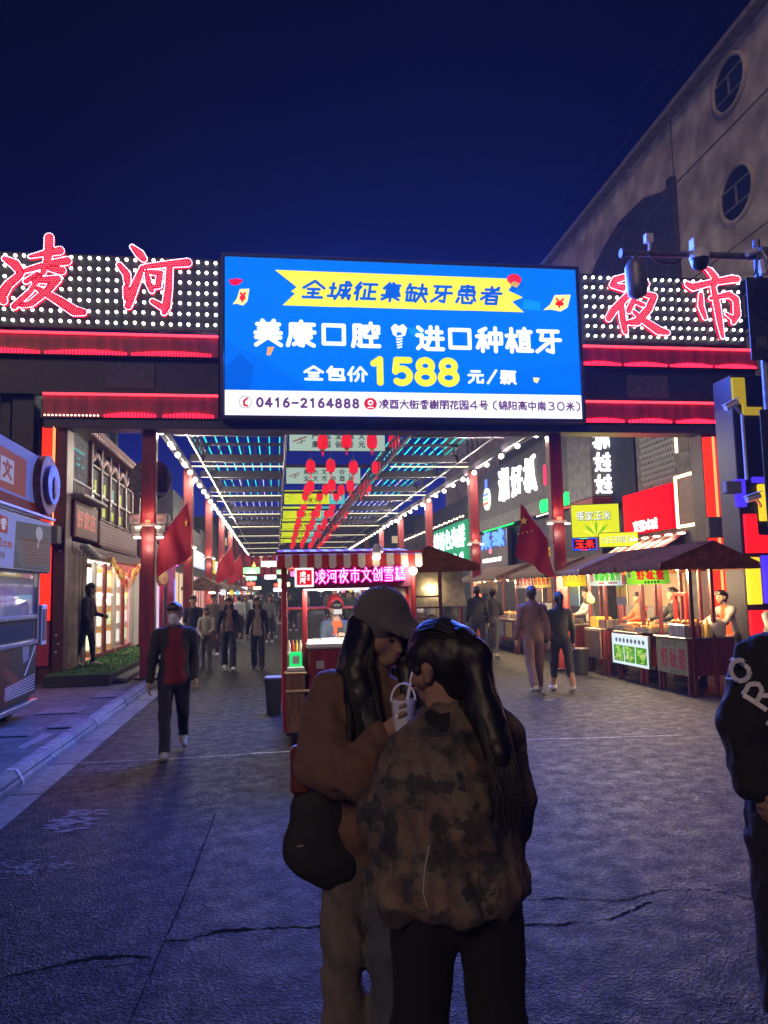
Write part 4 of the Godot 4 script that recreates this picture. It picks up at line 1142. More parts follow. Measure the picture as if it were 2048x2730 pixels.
func canopy() -> void:
	var g := thing("street_canopy", "red steel canopy of posts and ladder beams over the market street", "canopy", V(0, 0, 0))
	var red := mat("post_red", C(0.24, 0.02, 0.022), 0.45, 0.0, "streak", 0.5)
	var dark := mat("canopy_steel", C(0.05, 0.035, 0.055), 0.5, 0.0, "blotch", 0.8)
	var pale := mat("rail_steel", C(0.075, 0.06, 0.085), 0.45, 0.0, "blotch", 0.8)
	var warm := glow("flood_face", C(1.0, 0.93, 0.72), 4.0)
	var tubew := glow("tube_yellow", C(1.0, 0.9, 0.55), 0.9)
	var teal := glow("tube_teal", C(0.02, 0.75, 0.62), 1.0)
	var lilac := glow("tube_lilac", C(0.55, 0.6, 0.95), 0.8)
	var fm := MB.new()
	fm.lathe(Vector3.ZERO, [[0.04, -0.09], [0.055, -0.06], [0.075, 0.02], [0.075, 0.03]], 10)
	var can := fm.mesh()
	fm = MB.new()
	fm.lathe(Vector3.ZERO, [[0.001, 0.042], [0.045, 0.039], [0.066, 0.03]], 10)
	var lens := fm.mesh()
	var tm := MB.new()
	tm.box(Vector3.ZERO, V(0.032, 0.032, 3.1))
	var tube := tm.mesh()
	var rm := MB.new()
	rm.lathe(Vector3.ZERO, [[0.2, -0.03], [0.22, -0.02], [0.22, 0.03], [0.16, 0.04]], 12)
	for b in 10:
		var z0 := -15.62 - PITCH * b
		for side in 2:
			var x := XL if side == 0 else XR
			var sg := 1.0 if side == 0 else -1.0
			var post := part(g, "post", B(V(x, 2.65, z0), V(0.27, 5.3, 0.27), 0.02), red)
			part(post, "foot_plate", B(V(x, 0.03 if side else 0.14, z0), V(0.42, 0.05, 0.42), 0.01), dark)
			if b < 8:
				part(post, "light_ring", rm, mat("ring_white", C(0.35, 0.34, 0.32), 0.5), V(x, 3.1, z0))
				for q in [-1, 1]:
					part(post, "ring_lamp", B(V(x + 0.19 * q, 3.055, z0 + 0.12), V(0.1, 0.03, 0.1), 0.01), warm)
				part(post, "uplight", B(V(x, 3.17, z0 + 0.17), V(0.1, 0.05, 0.06), 0.01), glow("uplight", C(1.0, 0.12, 0.06), 3.0))
				if b < 5:
					omni(post, V(x, 3.3, z0 + 0.36), C(1, 0.3, 0.2), 0.14, 0.05)
					omni(post, V(x, 2.85, z0 + 0.36), C(1, 0.75, 0.55), 0.12, 0.05)
			part(g, "eave_beam", B(V(x, 5.36, z0 - PITCH / 2), V(0.14, 0.2, PITCH - 0.02), 0.012), dark)
			# ladder beams: two rails with uprights
			for xi in ([x + sg * 0.35] + ([0.28] if side == 0 else [3.4])):
				var lad := part(g, "ladder_rail", B(V(xi, 5.62, z0 - PITCH / 2), V(0.06, 0.07, PITCH), 0.01), pale)
				part(lad, "upper_rail", B(V(xi, 6.1, z0 - PITCH / 2), V(0.06, 0.07, PITCH), 0.01), pale)
				if b < 7:
					for q in 12: part(lad, "upright", B(V(xi, 5.86, z0 - PITCH * (q + 0.5) / 12.0), V(0.04, 0.42, 0.05)), pale)
			# cross beams and their tubes
			var xa := XL if side == 0 else 3.4
			var xb := 0.28 if side == 0 else XR
			for q in 2:
				var zc := z0 - PITCH * 0.5 * q - (0.35 if q == 0 else 0.0)
				var cb := part(g, "cross_beam", B(V((xa + xb) / 2, 5.72, zc), V(xb - xa, 0.22, 0.12), 0.012), dark)
				part(cb, "upper_chord", B(V((xa + xb) / 2, 6.14, zc), V(xb - xa, 0.08, 0.08), 0.01), dark)
				if q == 0 and b > 0:
					part(cb, "tube_light", B(V((xa + xb) / 2, 5.46, zc + 0.1), V(xb - xa - 0.1, 0.035, 0.035), 0.008), tubew)
				if b < 6:
					for e in 8: part(cb, "upright", B(V(lerpf(xa, xb, (e + 0.5) / 8.0), 5.96, zc), V(0.035, 0.28, 0.035)), pale)
			# coloured tubes under the roof
			if b > 0 and b < 8:
				for q in 2:
					for e in 9:
						var xt := lerpf(xa + 0.1, xb - 0.14, e / 8.0)
						part(g, "roof_tube", tube, teal if b < 3 and not (b == 2 and e % 3 == 0) else lilac, V(xt, 6.32, z0 - PITCH * (0.25 + 0.5 * q)))
			for q in 5:
				var zf := z0 - 0.75 - q * 1.37
				if b > 7: continue
				var f := part(g, "flood_lamp", can, dark, V(x + sg * 0.1, 5.14, zf))
				f.rotation = V(1.5, sg * 0.35, 0)
				part(f, "lens", lens, warm)
				if b < 4 and q % 2 == 0: omni(g, V(x + sg * 0.16, 5.06, zf + 0.16), C(1.0, 0.9, 0.72), 2.4, 0.08)
		part(g, "centre_tie", B(V(1.84, 6.0, z0 - 0.3), V(3.1, 0.1, 0.1), 0.01), dark)
		part(g, "centre_tie", B(V(1.84, 6.0, z0 - PITCH * 0.5), V(3.1, 0.1, 0.1), 0.01), dark)
	# the round back of a sign and a white lamp housing on the first left post
	var d := thing("round_sign", "large round grey sign disc fixed behind the first post by the gate", "sign", V(-2.5, 4.05, -15.95))
	var disc := MB.new()
	disc.loft([disc.ring(V(0, 0, 0), V(0.42, 0, 0), V(0, 0.42, 0), 36), disc.ring(V(0, 0, 0.05), V(0.42, 0, 0), V(0, 0.42, 0), 36)])
	part(d, "disc", disc, mat("disc_grey", C(0.16, 0.15, 0.17), 0.6, 0.0, "blotch", 1.0))
	part(d, "bracket", B(V(0.05, -0.28, 0.07), V(0.5, 0.06, 0.05), 0.01), mat("ring_white", C(0.35, 0.34, 0.32), 0.5))
	var h := thing("post_lamp", "stacked white round lamp housing around the first post beside the shop", "lamp", V(XL, 3.1, -15.62))
	var hm := MB.new()
	for q in [-1, 1]:
		hm.cbox(V(0.27 * q, 0.12, 0.0), V(0.24, 0.2, 0.3), 0.03); hm.cbox(V(0.25 * q, -0.06, 0.0), V(0.2, 0.16, 0.26), 0.03); hm.cbox(V(0.23 * q, -0.18, 0.0), V(0.16, 0.08, 0.2), 0.02)
	part(h, "housing", hm, mat("housing", C(0.38, 0.38, 0.36), 0.5, 0.0, "blotch", 1.2))
	for q in [-0.22, 0.22]: part(h, "lamp", B(V(q, -0.24, 0.02), V(0.13, 0.035, 0.12), 0.01), glow("flood_face", C(1.0, 0.93, 0.72), 4.0))
	omni(h, V(0, -0.45, 0.35), C(1, 0.85, 0.7), 0.1)
	banners()
	lanterns()
	flags()

func banners() -> void:
	for b in 7:
		var z := -22.5 - PITCH * b
		var img: Image
		var yellow := b >= 2
		if b < 3:
			img = canvas(512, 120, Color(0.74, 0.84, 0.78) if not yellow else Color(0.82, 0.86, 0.05))
			if yellow:
				img.fill_rect(Rect2i(380, 0, 132, 120), Color(0.3, 0.72, 0.75))
				for q in 5: img.fill_rect(Rect2i(10 + (q % 2) * 24, 12 + q * 20, 60 - q * 6, 3), Color(0.4, 0.45, 0.05))
				write(img, "夜市", 200, 66, 40, 40, 50, 3.0, Color(0.5, 0.4, 0.02)); write(img, "文市", 396, 36, 44, 44, 52, 3.2, Color(0.85, 0.95, 0.95))
			else:
				draw_line(img, V2(20, 70), V2(90, 44), 3, Color(0.6, 0.2, 0.2)); draw_line(img, V2(40, 80), V2(84, 62), 2, Color(0.3, 0.3, 0.3)); draw_line(img, V2(60, 50), V2(66, 84), 2, Color(0.5, 0.2, 0.2))
				write(img, "严国全城文米" if b == 0 else "美大文人价元", 120, 20, 36, 36, 62, 2.4, Color(0.28, 0.28, 0.28)); write(img, "康园创者元丽" if b == 0 else "全文市中西号", 120, 66, 36, 36, 62, 2.4, Color(0.28, 0.28, 0.28))
			printed("banner_%d" % b, img, 0.55 if not yellow else 0.8)
		var t := thing("hanging_banner", ["white hanging banner with dark lettering nearest the gate", "second white hanging banner behind the first lantern rows", "yellow hanging banner with pale blue end, nearest of the yellow ones", "second yellow hanging banner down the street", "third yellow hanging banner down the street", "fourth yellow hanging banner down the street", "farthest yellow hanging banner down the street"][b], "banner", V(1.84, 6.22, z), 0.0, "banners under the canopy")
		var f := MB.new()
		f.quad(V(-1.42, 0.33, 0.03), V(1.42, 0.33, 0.03), V(1.42, -0.33, 0.03), V(-1.42, -0.33, 0.03))
		part(t, "sheet", f, mats["banner_%d" % mini(b, 2)])
		part(t, "backing", B(V(0, 0, 0), V(2.88, 0.7, 0.04), 0.008), mat("canopy_steel", C(0.05, 0.035, 0.055)))

func lanterns() -> void:
	var silk := glow("lantern_silk", C(0.85, 0.015, 0.03), 0.6)
	var gold := mat("lantern_cap", C(0.35, 0.2, 0.05), 0.5)
	var bm := MB.new()
	var prof := []
	for k in 9:
		var a := PI * k / 8.0
		prof.append([0.07 + 0.09 * pow(sin(a), 0.6), -0.21 * cos(a)])
	bm.lathe(Vector3.ZERO, prof, 12)
	var body := bm.mesh()
	var cm := MB.new()
	cm.lathe(V(0, 0.2, 0), [[0.08, 0.0], [0.08, 0.05], [0.02, 0.055]], 10)
	var cap := cm.mesh()
	cm = MB.new()
	cm.lathe(V(0, -0.25, 0), [[0.02, -0.01], [0.07, 0.0], [0.07, 0.05]], 10)
	var cap2 := cm.mesh()
	var xm := MB.new()
	for q in 5: xm.tube(V(0.02 * cos(q * 1.26), -0.25, 0.02 * sin(q * 1.26)), V(0.035 * cos(q * 1.26), -0.42, 0.035 * sin(q * 1.26)), 0.008, 0.003, 4)
	var tas := xm.mesh()
	var wm := MB.new()
	wm.tube(V(0, 0.24, 0), V(0, 0.5, 0), 0.006, 0.006, 4)
	var wire := wm.mesh()
	var rows := [[-22.4, 6.16], [-25.6, 5.93], [-29.2, 5.78], [-32.4, 6.05], [-35.9, 6.25], [-37.6, 5.95], [-39.4, 5.8], [-42.6, 6.05], [-44.4, 5.8], [-46.2, 5.75], [-49.4, 5.9], [-51.4, 5.65], [-54.0, 5.75], [-57.0, 5.7], [-60.0, 5.6], [-64.0, 5.65]]
	var ords := ["first", "second", "third", "fourth", "fifth", "sixth", "seventh", "eighth", "ninth", "tenth", "eleventh", "twelfth", "thirteenth", "fourteenth", "fifteenth", "sixteenth"]
	var proto: Node3D
	for r in rows.size():
		for k in 4:
			var lab: String = "red silk lantern, %s from the left in the %s row under the canopy" % [["first", "second", "third", "fourth"][k], ords[r]]
			var at := V(1.35 + 0.74 * k + rng.randf_range(-0.06, 0.06) - (0.2 if r == 1 else 0.0), rows[r][1] + rng.randf_range(-0.03, 0.03), rows[r][0])
			var t := thing("red_lantern", lab, "lantern", at, rng.randf() * 3.0, "red lanterns under the canopy")
			part(t, "shade", body, silk); part(t, "top_cap", cap, gold); part(t, "bottom_cap", cap2, gold); part(t, "tassel", tas, silk); part(t, "wire", wire, gold)

func star(m: MB, o: Vector3, bx: Vector3, by: Vector3, r: float) -> void:
	var p := PackedVector2Array()
	for k in 10: p.append(Vector2.from_angle(PI / 2 + PI * k / 5.0) * (r if k % 2 == 0 else r * 0.4))
	m.prism(p, o, bx, by, 0.004)

func flags() -> void:
	# a flag hanging in folds from a slanted staff
	var cloth := mat("flag_cloth", C(0.45, 0.008, 0.02), 0.7, 0.0, "weave", 6.0)
	cloth.backlight_enabled = true
	cloth.backlight = Color(0.25, 0.02, 0.02)
	var gold := mat("flag_star", C(0.75, 0.5, 0.03), 0.6)
	for q in [[V(5.42, 2.52, -14.5), V(4.76, 3.38, -14.45), "red national flag with gold stars slanting above the stalls"], [V(-2.42, 2.66, -15.6), V(-1.72, 3.55, -15.5), "red national flag hanging from the post beside the shop"], [V(-2.3, 2.66, -29.2), V(-1.6, 3.55, -29.1), "small distant red flag on the third post"], [V(-2.3, 2.66, -36.1), V(-1.6, 3.55, -36.0), "tiny farther red flag on the fourth post"]]:
		var a: Vector3 = q[0]; var b: Vector3 = q[1]
		var t := thing("flag", q[2], "flag", a, 0.0, "flags on the canopy posts")
		var staff := MB.new()
		staff.tube(Vector3.ZERO, b - a, 0.016, 0.012)
		part(t, "staff", staff, mat("staff", C(0.5, 0.42, 0.38), 0.5))
		var m := MB.new()
		var rings := []
		var top := b - a
		var dirn := (Vector3.ZERO - top).normalized()
		var sgn := signf(a.x - b.x)
		for u in 13:
			var uu := u / 12.0
			var row := PackedVector3Array()
			for w in 11:
				var ww := w / 10.0
				var hang := top + dirn * ww * 0.88
				# the fly hangs down and gathers
				row.append(hang + V(-sgn * (0.12 - 0.2 * ww) * uu + 0.035 * sin(ww * 9.0 + uu * 5.0) * uu, -uu * (1.05 - 0.25 * ww), 0.05 * sin(ww * 11.0 + uu * 3.0) * (0.3 + uu)))
			rings.append(row)
		m.loft(rings, false, false)
		part(t, "cloth", m, cloth)
		if q[0].z > -20.0:
			var s := MB.new()
			if sgn > 0:
				star(s, top + V(0.03, -0.36, 0.05), Vector3.RIGHT, Vector3.UP, 0.09)
				for e in 4: star(s, top + V(-0.1 + 0.09 * e, -0.62 + 0.02 * e, 0.08), Vector3.RIGHT, Vector3.UP, 0.026)
			else: star(s, top + V(-0.02, -0.42, 0.06), V(0.5, 0, 0.85), Vector3.UP, 0.09)
			part(t, "stars", s, gold)

# a wall sign whose face is a picture; n: direction it faces
func sign_board(called: String, label: String, o: Vector3, w: float, h: float, turn: float, m: Material, energy := 0.0, col := Color.WHITE, depth := 0.12) -> Node3D:
	var t := thing(called, label, "sign", o, turn)
	var f := MB.new()
	f.quad(V(-w / 2, h / 2, depth + 0.004), V(w / 2, h / 2, depth + 0.004), V(w / 2, -h / 2, depth + 0.004), V(-w / 2, -h / 2, depth + 0.004))
	part(t, "face", f, m)
	part(t, "casing", B(V(0, 0, depth / 2), V(w + 0.04, h + 0.04, depth), 0.01), mat("casing", C(0.05, 0.05, 0.055), 0.5))
	if energy > 0.0: area(t, V(0, 0, depth + 0.08), V2(w, h), V(0, 0, 1), col, energy)
	return t

func left_side() -> void:
	var dk := mat("wood_dark", C(0.075, 0.012, 0.016), 0.5, 0.0, "streak", 0.8)
	var carved := mat("carved", C(0.14, 0.022, 0.03), 0.5, 0.0, "streak", 1.2)
	var redf := mat("door_red", C(0.3, 0.02, 0.025), 0.4, 0.0, "streak", 0.6)
	var glass := mat("pane_glass", C(0.6, 0.65, 0.7), 0.03)
	glass.transparency = BaseMaterial3D.TRANSPARENCY_ALPHA
	glass.albedo_color.a = 0.12
	var grey := mat("grey_wall", C(0.17, 0.17, 0.175), 0.8, 0.0, "blotch", 0.3)
	# platform with green carpet and plank step
	var pl := thing("shop_platform", "dark raised platform with plank step in front of the carved shop", "platform", V(-3.55, 0.12, -18.5))
	part(pl, "deck", B(V(0, 0.1, -0.1), V(1.14, 0.2, 7.9), 0.01), mat("platform_dark", C(0.025, 0.025, 0.027), 0.7, 0.0, "blotch", 0.8))
	for q in 4: part(pl, "step_plank", B(V(0.68, 0.07, 2.75 - q * 1.62), V(0.22, 0.06, 1.58), 0.01), mat("plank_grey", C(0.2, 0.195, 0.18), 0.8, 0.0, "streak", 1.0))
	part(pl, "step_riser", B(V(0.66, 0.02, 0.3), V(0.16, 0.05, 6.4)), mat("platform_dark", C(0.025, 0.025, 0.027)))
	var grass := mat("turf", C(0.07, 0.2, 0.03), 0.95, 0.0, "fine", 3.0)
	var cp := thing("green_carpet", "green artificial turf carpet lying on the shop platform", "carpet", V(-3.55, 0.32, -18.5))
	part(cp, "backing", B(V(0, 0.008, -0.1), V(1.12, 0.016, 7.85), 0.005), grass)
	var tm := MB.new()
	for q in 5000:
		var p := V(rng.randf_range(-0.55, 0.55), 0.016, rng.randf_range(-1.0, 3.8) if q % 4 else rng.randf_range(-4.0, -1.0))
		var a := rng.randf() * TAU
		tm.tri(p + V(cos(a), 0, sin(a)) * 0.008, p - V(cos(a), 0, sin(a)) * 0.008, p + V(rng.randf_range(-0.012, 0.012), 0.028, rng.randf_range(-0.012, 0.012)), V(0, 0.3, 1))
	tag(part(cp, "pile", tm, grass), "", "", "", "stuff")
	# carved two-storey shop
	var g := thing("carved_shop", "two-storey shop with dark carved front and brightly lit glass doors", "shop", V(-4.1, 0.12, -15.7))
	# local z runs from 0 (near) to -8.4 (far); local x = 0 is the front
	var zz := func(z: float) -> float: return z + 15.7
	var inner := mat("shop_wall", C(0.7, 0.6, 0.45), 0.8)
	part(g, "floor", B(V(-1.3, 0.1, -4.9), V(2.6, 0.2, 7.0)), mat("shop_floor", C(0.5, 0.22, 0.16), 0.35))
	part(g, "back_wall", B(V(-2.7, 1.3, -4.6), V(0.1, 2.6, 8.2)), inner)
	part(g, "side_wall", B(V(-1.4, 2.6, -8.5), V(2.8, 5.2, 0.12)), dk)
	part(g, "side_wall", B(V(-1.4, 2.6, -0.35), V(2.8, 5.2, 0.12)), dk)
	part(g, "ceiling", B(V(-1.4, 2.66, -4.5), V(2.7, 0.14, 8.2)), mat("shop_ceiling", C(0.5, 0.5, 0.48), 0.8))
	# shelves with glowing tubs inside
	var whitebar := glow("led_white", C(1.0, 0.97, 0.9), 1.4)
	var limebar := glow("led_lime", C(0.75, 1.0, 0.5), 1.1)
	var amber := glow("amber_panel", C(1.0, 0.42, 0.04), 0.6)
	# shelf units stand square to the street so that one looks onto them through the doors
	for q in 6:
		var zq: float = -2.5 - q * 1.12
		var sh := part(g, "display_shelf", B(V(-0.62, 1.25, zq), V(0.9, 2.1, 0.16), 0.02), amber if q % 3 != 1 else inner)
		for r in 4:
			part(sh, "shelf_board", B(V(-0.62, 0.33 + r * 0.5, zq + 0.16), V(0.9, 0.03, 0.22)), mat("frame_white", C(0.5, 0.5, 0.48), 0.5))
			for e in 4: part(sh, "lit_jar", B(V(-0.94 + e * 0.21, 0.54 + r * 0.5, zq + 0.14), V(0.11, 0.34, 0.12), 0.025), whitebar if (r * 2 + e + q) % 4 else limebar)
	part(g, "ceiling_lamp", B(V(-0.8, 2.55, -4.6), V(0.12, 0.05, 6.6), 0.01), whitebar)
	area(g, V(-0.8, 2.48, -4.6), V2(0.5, 6.6), V(0.25, -1, 0), C(1.0, 0.9, 0.72), 30.0)
	# glass doors in red frames
	for q in 6:
		var z0: float = -1.5 - q * 1.12
		part(g, "door_frame", B(V(0.0, 1.3, z0), V(0.09, 2.2, 0.1), 0.01), redf if q % 2 == 0 else mat("frame_white", C(0.5, 0.5, 0.48), 0.5))
		if q == 0: continue
		var pane := part(g, "door_pane", B(V(0.0, 1.3, z0 - 0.56), V(0.012, 2.1, 1.0)), glass)
		part(pane, "sill_rail", B(V(0.0, 0.26, z0 - 0.56), V(0.08, 0.1, 1.02), 0.01), redf)
	part(g, "white_pier", B(V(0.02, 1.3, -7.6), V(0.12, 2.2, 0.8), 0.015), mat("pier_white", C(0.55, 0.53, 0.5), 0.7))
	part(g, "red_pier", B(V(0.05, 1.3, -8.25), V(0.16, 2.3, 0.4), 0.02), redf)
	# pleated beige curtain beside the gate column
	var cur := MB.new()
	var ring0 := PackedVector3Array(); var ring1 := PackedVector3Array()
	for k in 46:
		var z := 0.0 - k * 0.032
		var x := 0.1 + 0.045 * sin(k * 1.25) + 0.012 * sin(k * 3.1)
		ring0.append(V(x, 0.08, z)); ring1.append(V(x, 2.55, z))
	cur.loft([ring0, ring1], false, false)
	part(g, "curtain", cur, mat("curtain", C(0.42, 0.36, 0.31), 0.85, 0.0, "streak", 1.6))
	part(g, "lintel", B(V(0.03, 2.58, -4.3), V(0.2, 0.28, 8.3), 0.02), dk)
	# lower signboards
	var img := canvas(512, 150, Color(0.26, 0.14, 0.16))
	for r in 5:
		for k in 26: write(img, "花西南家高", 24 + k * 18 - 72 * (k % 5) * 0, 22 + r * 23, 13, 15, 900, 1.4, Color(0.52, 0.42, 0.44))
	img.fill_rect(Rect2i(0, 0, 512, 6), Color(0.45, 0.33, 0.34)); img.fill_rect(Rect2i(0, 144, 512, 6), Color(0.45, 0.33, 0.34))
	var f := MB.new()
	f.quad(V(0.2, 3.28, -2.2), V(0.2, 3.28, -6.9), V(0.2, 2.78, -6.9), V(0.2, 2.78, -2.2))
	var sb := part(g, "signboard", B(V(0.1, 3.03, -4.55), V(0.18, 0.56, 4.8), 0.02), carved)
	part(sb, "text_panel", f, printed("shop_text", img, 0.0, 0.6))
	for q in 36: part(sb, "stud", B(V(0.21, 2.72 if q % 2 else 3.33, -2.25 - q * 0.132), V(0.04, 0.05, 0.07), 0.01), mat("stud", C(0.3, 0.22, 0.22), 0.4))
	img = canvas(256, 150, Color(0.3, 0.03, 0.04))
	write(img, "好家店", 20, 34, 60, 76, 74, 6.0, Color(0.7, 0.55, 0.5)); write(img, "好家店", 22, 36, 60, 76, 74, 3.0, Color(0.85, 0.12, 0.1))
	f = MB.new()
	f.quad(V(0.2, 3.5, -0.1), V(0.2, 3.5, -1.95), V(0.2, 2.82, -1.95), V(0.2, 2.82, -0.1))
	var sb2 := part(g, "signboard", B(V(0.1, 3.16, -1.03), V(0.18, 0.74, 1.95), 0.02), carved)
	part(sb2, "text_panel", f, printed("shop_text_red", img, 0.0, 0.6))
	part(g, "awning_strip", B(V(0.22, 3.62, -1.1), V(0.3, 0.06, 2.1), 0.01), mat("tarp_grey", C(0.3, 0.3, 0.3), 0.8))
	# upper storey: plain glass, railing, mullioned windows
	part(g, "upper_wall", B(V(-2.75, 3.95, -4.4), V(0.1, 2.4, 8.2)), grey)
	part(g, "upper_floor", B(V(-1.3, 3.5, -4.4), V(2.4, 0.1, 8.1)), dk)
	part(g, "upper_pane", B(V(0.0, 4.5, -0.95), V(0.012, 1.0, 1.8)), glass)
	var rail := part(g, "railing", B(V(0.04, 3.98, -0.95), V(0.06, 0.05, 1.9), 0.01), dk)
	for q in 17: part(rail, "baluster", B(V(0.04, 3.7, -0.06 - q * 0.11), V(0.03, 0.54, 0.03)), dk)
	for q in 6: part(g, "mullion", B(V(0.02, 4.1, -1.95 - q * 0.98), V(0.12, 2.0, 0.14), 0.015), dk)
	for q in 5:
		for r in 2:
			var wp := part(g, "window_pane", B(V(0.0, 3.62 + r * 0.62, -2.44 - q * 0.98), V(0.012, 0.58, 0.82)), glass)
			part(wp, "transom", B(V(0.02, 3.94 + r * 0.62, -2.44 - q * 0.98), V(0.07, 0.06, 0.84), 0.01), dk)
		# carved valance: hanging drops between the mullions
		var val := MB.new()
		for e in 9:
			var u := (e + 0.5) / 9.0
			val.ball(V(0.06, 4.72 - 0.22 * pow(absf(u - 0.5) * 2.0, 2.0) + 0.1, -1.98 - q * 0.98 - u * 0.94), V(0.05, 0.05 + 0.03 * (e % 2), 0.055), 6, 4)
		part(g, "carved_valance", val, mat("carved_pale", C(0.3, 0.2, 0.21), 0.5))
	# lit shelves seen through the upper windows
	var lime := glow("upper_lime", C(0.75, 0.85, 0.08), 1.0)
	for q in 8:
		part(g, "lit_panel", B(V(-0.14, 3.62 + 0.6 * (q % 2), -3.4 - (q / 2) * 0.98 - 0.1 * (q % 2)), V(0.05, 0.34, 0.6), 0.02), lime if q != 5 else glow("upper_blue", C(0.3, 0.75, 0.8), 0.5))
	omni(g, V(-1.0, 4.6, -4.0), C(0.9, 0.95, 0.5), 0.5)
	part(g, "eave", B(V(0.12, 5.12, -4.3), V(0.5, 0.16, 8.5), 0.03), carved)
	for q in 40: part(g, "dentil", B(V(0.34, 5.0, -0.2 - q * 0.208), V(0.07, 0.08, 0.09), 0.01), mat("carved_pale", C(0.3, 0.2, 0.21), 0.5))
	for q in 4: part(g, "corner_cloth", B(V(0.3, 2.6 - 0.05 * q, -0.5 - q * 0.3), V(0.2, 0.12, 0.3), 0.04), mat("tarp_grey", C(0.3, 0.3, 0.3), 0.8))
	# red and yellow net of lucky charms under the lintel
	var nt := thing("charm_net", "net of red and yellow charms sagging above the shop doors", "decoration", V(-3.98, 2.45, -21.2))
	var nm := MB.new()
	for q in 26:
		var u := q / 25.0
		var sag := -0.75 * sin(PI * u)
		nm.path([V(0, 0.2, 2.0 - u * 4.0), V(0.05, 0.2 + sag * 0.5, 2.0 - u * 4.0), V(0.08, 0.2 + sag, 2.0 - u * 4.0)], 0.008, 4)
	part(nt, "net", nm, mat("net_red", C(0.5, 0.05, 0.03), 0.6))
	for q in 30:
		var u := rng.randf()
		var dd := MB.new()
		dd.ball(V(0.08, 0.15 - 0.65 * sin(PI * u) * rng.randf_range(0.3, 1.0), 1.9 - u * 3.8), V(0.04, 0.09, 0.09), 7, 5)
		part(nt, "charm", dd, mat("charm_yellow", C(0.75, 0.42, 0.04), 0.5) if q % 3 else mat("charm_red", C(0.6, 0.05, 0.02), 0.5))
	# pale building with pilasters above and behind
	var bk := thing("grey_building", "pale grey building with pilasters rising behind the carved shop", "building", V(-7.2, 0, -26))
	part(bk, "wall", B(V(-2.0, 4.6, 0), V(4.0, 9.2, 20.0)), grey)
	for q in 8: part(bk, "pilaster", B(V(0.12, 4.6, 9.2 - q * 2.6), V(0.24, 9.2, 0.5), 0.02), mat("pilaster", C(0.22, 0.22, 0.23), 0.75, 0.0, "blotch", 0.5))
	for q in 7:
		var w := part(bk, "window", B(V(0.02, 6.6, 7.9 - q * 2.6), V(0.06, 1.6, 1.5), 0.01), mat("dark_glass", C(0.02, 0.025, 0.035), 0.1))
		part(w, "frame", B(V(0.06, 6.6, 7.9 - q * 2.6), V(0.04, 1.6, 0.06)), mat("pilaster", C(0.22, 0.22, 0.23)))
	var soff := MB.new()
	soff.quad(V(0.2, 6.8, 10), V(2.4, 5.9, 10), V(2.4, 5.9, 2.0), V(0.2, 6.8, 2.0))
	soff.quad(V(2.4, 5.9, 10), V(2.5, 5.75, 10), V(2.5, 5.75, 2.0), V(2.4, 5.9, 2.0))
	part(bk, "roof_sheet", soff, mat("roof_sheet", C(0.36, 0.4, 0.36), 0.6, 0.0, "blotch", 0.5))
	var bl := thing("dark_building", "unlit dark building behind the left gate column", "building", V(-8.5, 0, -20))
	part(bl, "wall", B(V(-1.2, 3.6, 0), V(3.4, 7.2, 7.0)), mat("dark_wall", C(0.03, 0.032, 0.04), 0.8, 0.0, "blotch", 0.4))
	for q in 3: part(bl, "window", B(V(0.52, 4.6, 2.2 - q * 2.0), V(0.06, 1.4, 1.0), 0.01), mat("tan_panel", C(0.1, 0.085, 0.07), 0.6))
	# the pink neon shop beyond
	var p := thing("neon_shop", "small shop edged in pink neon with purple lit shelves", "shop", V(-3.9, 0.12, -24.8))
	part(p, "floor", B(V(-1.0, 0.12, -2.4), V(2.0, 0.1, 5.0)), mat("shop_floor", C(0.5, 0.22, 0.16), 0.35))
	part(p, "back_wall", B(V(-1.9, 1.4, -2.4), V(0.1, 2.7, 5.0)), mat("violet_wall", C(0.6, 0.5, 0.7), 0.7))
	part(p, "front_post", B(V(0.0, 1.7, -0.05), V(0.3, 3.4, 0.24), 0.02), redf)
	part(p, "front_post", B(V(0.0, 1.7, -2.6), V(0.14, 3.4, 0.14), 0.02), redf)
	part(p, "front_post", B(V(0.0, 1.7, -5.0), V(0.3, 3.4, 0.24), 0.02), redf)
	part(p, "neon_edge", B(V(0.2, 1.4, 0.06), V(0.05, 2.6, 0.05), 0.012), glow("neon_pink", C(1.0, 0.1, 0.8), 1.8))
	part(p, "neon_edge", B(V(0.25, 2.72, -2.4), V(0.05, 0.05, 4.9), 0.012), glow("neon_pink", C(1.0, 0.1, 0.8), 1.8))
	part(p, "neon_edge", B(V(0.2, 1.2, -4.6), V(0.04, 2.0, 0.04), 0.01), glow("neon_blue", C(0.15, 0.2, 1.0), 1.6))
	part(p, "fascia", B(V(0.05, 3.0, -2.5), V(0.2, 0.5, 5.2), 0.02), dk)
	var sgn := MB.new()
	letters(sgn, "娃好", V(0.18, 3.65, -1.0), V(0, 0, -1), 1.1, 0.6, 1.4, 0.1, 0.06)
	part(p, "lettering", sgn, glow("letter_ice", C(0.75, 0.85, 1.0), 1.6))
	img = canvas(128, 128, Color(0.5, 0.15, 0.12))
	draw_oval(img, V2(64, 70), V2(54, 46), Color(0.78, 0.55, 0.35)); draw_oval(img, V2(46, 58), V2(26, 20), Color(0.85, 0.66, 0.45)); draw_oval(img, V2(84, 84), V2(24, 20), Color(0.7, 0.45, 0.25))
	f = MB.new()
	f.quad(V(0.16, 2.62, -0.6), V(0.16, 2.62, -3.2), V(0.16, 1.92, -3.2), V(0.16, 1.92, -0.6))
	part(p, "food_picture", f, printed("chicken_print", img, 0.5))
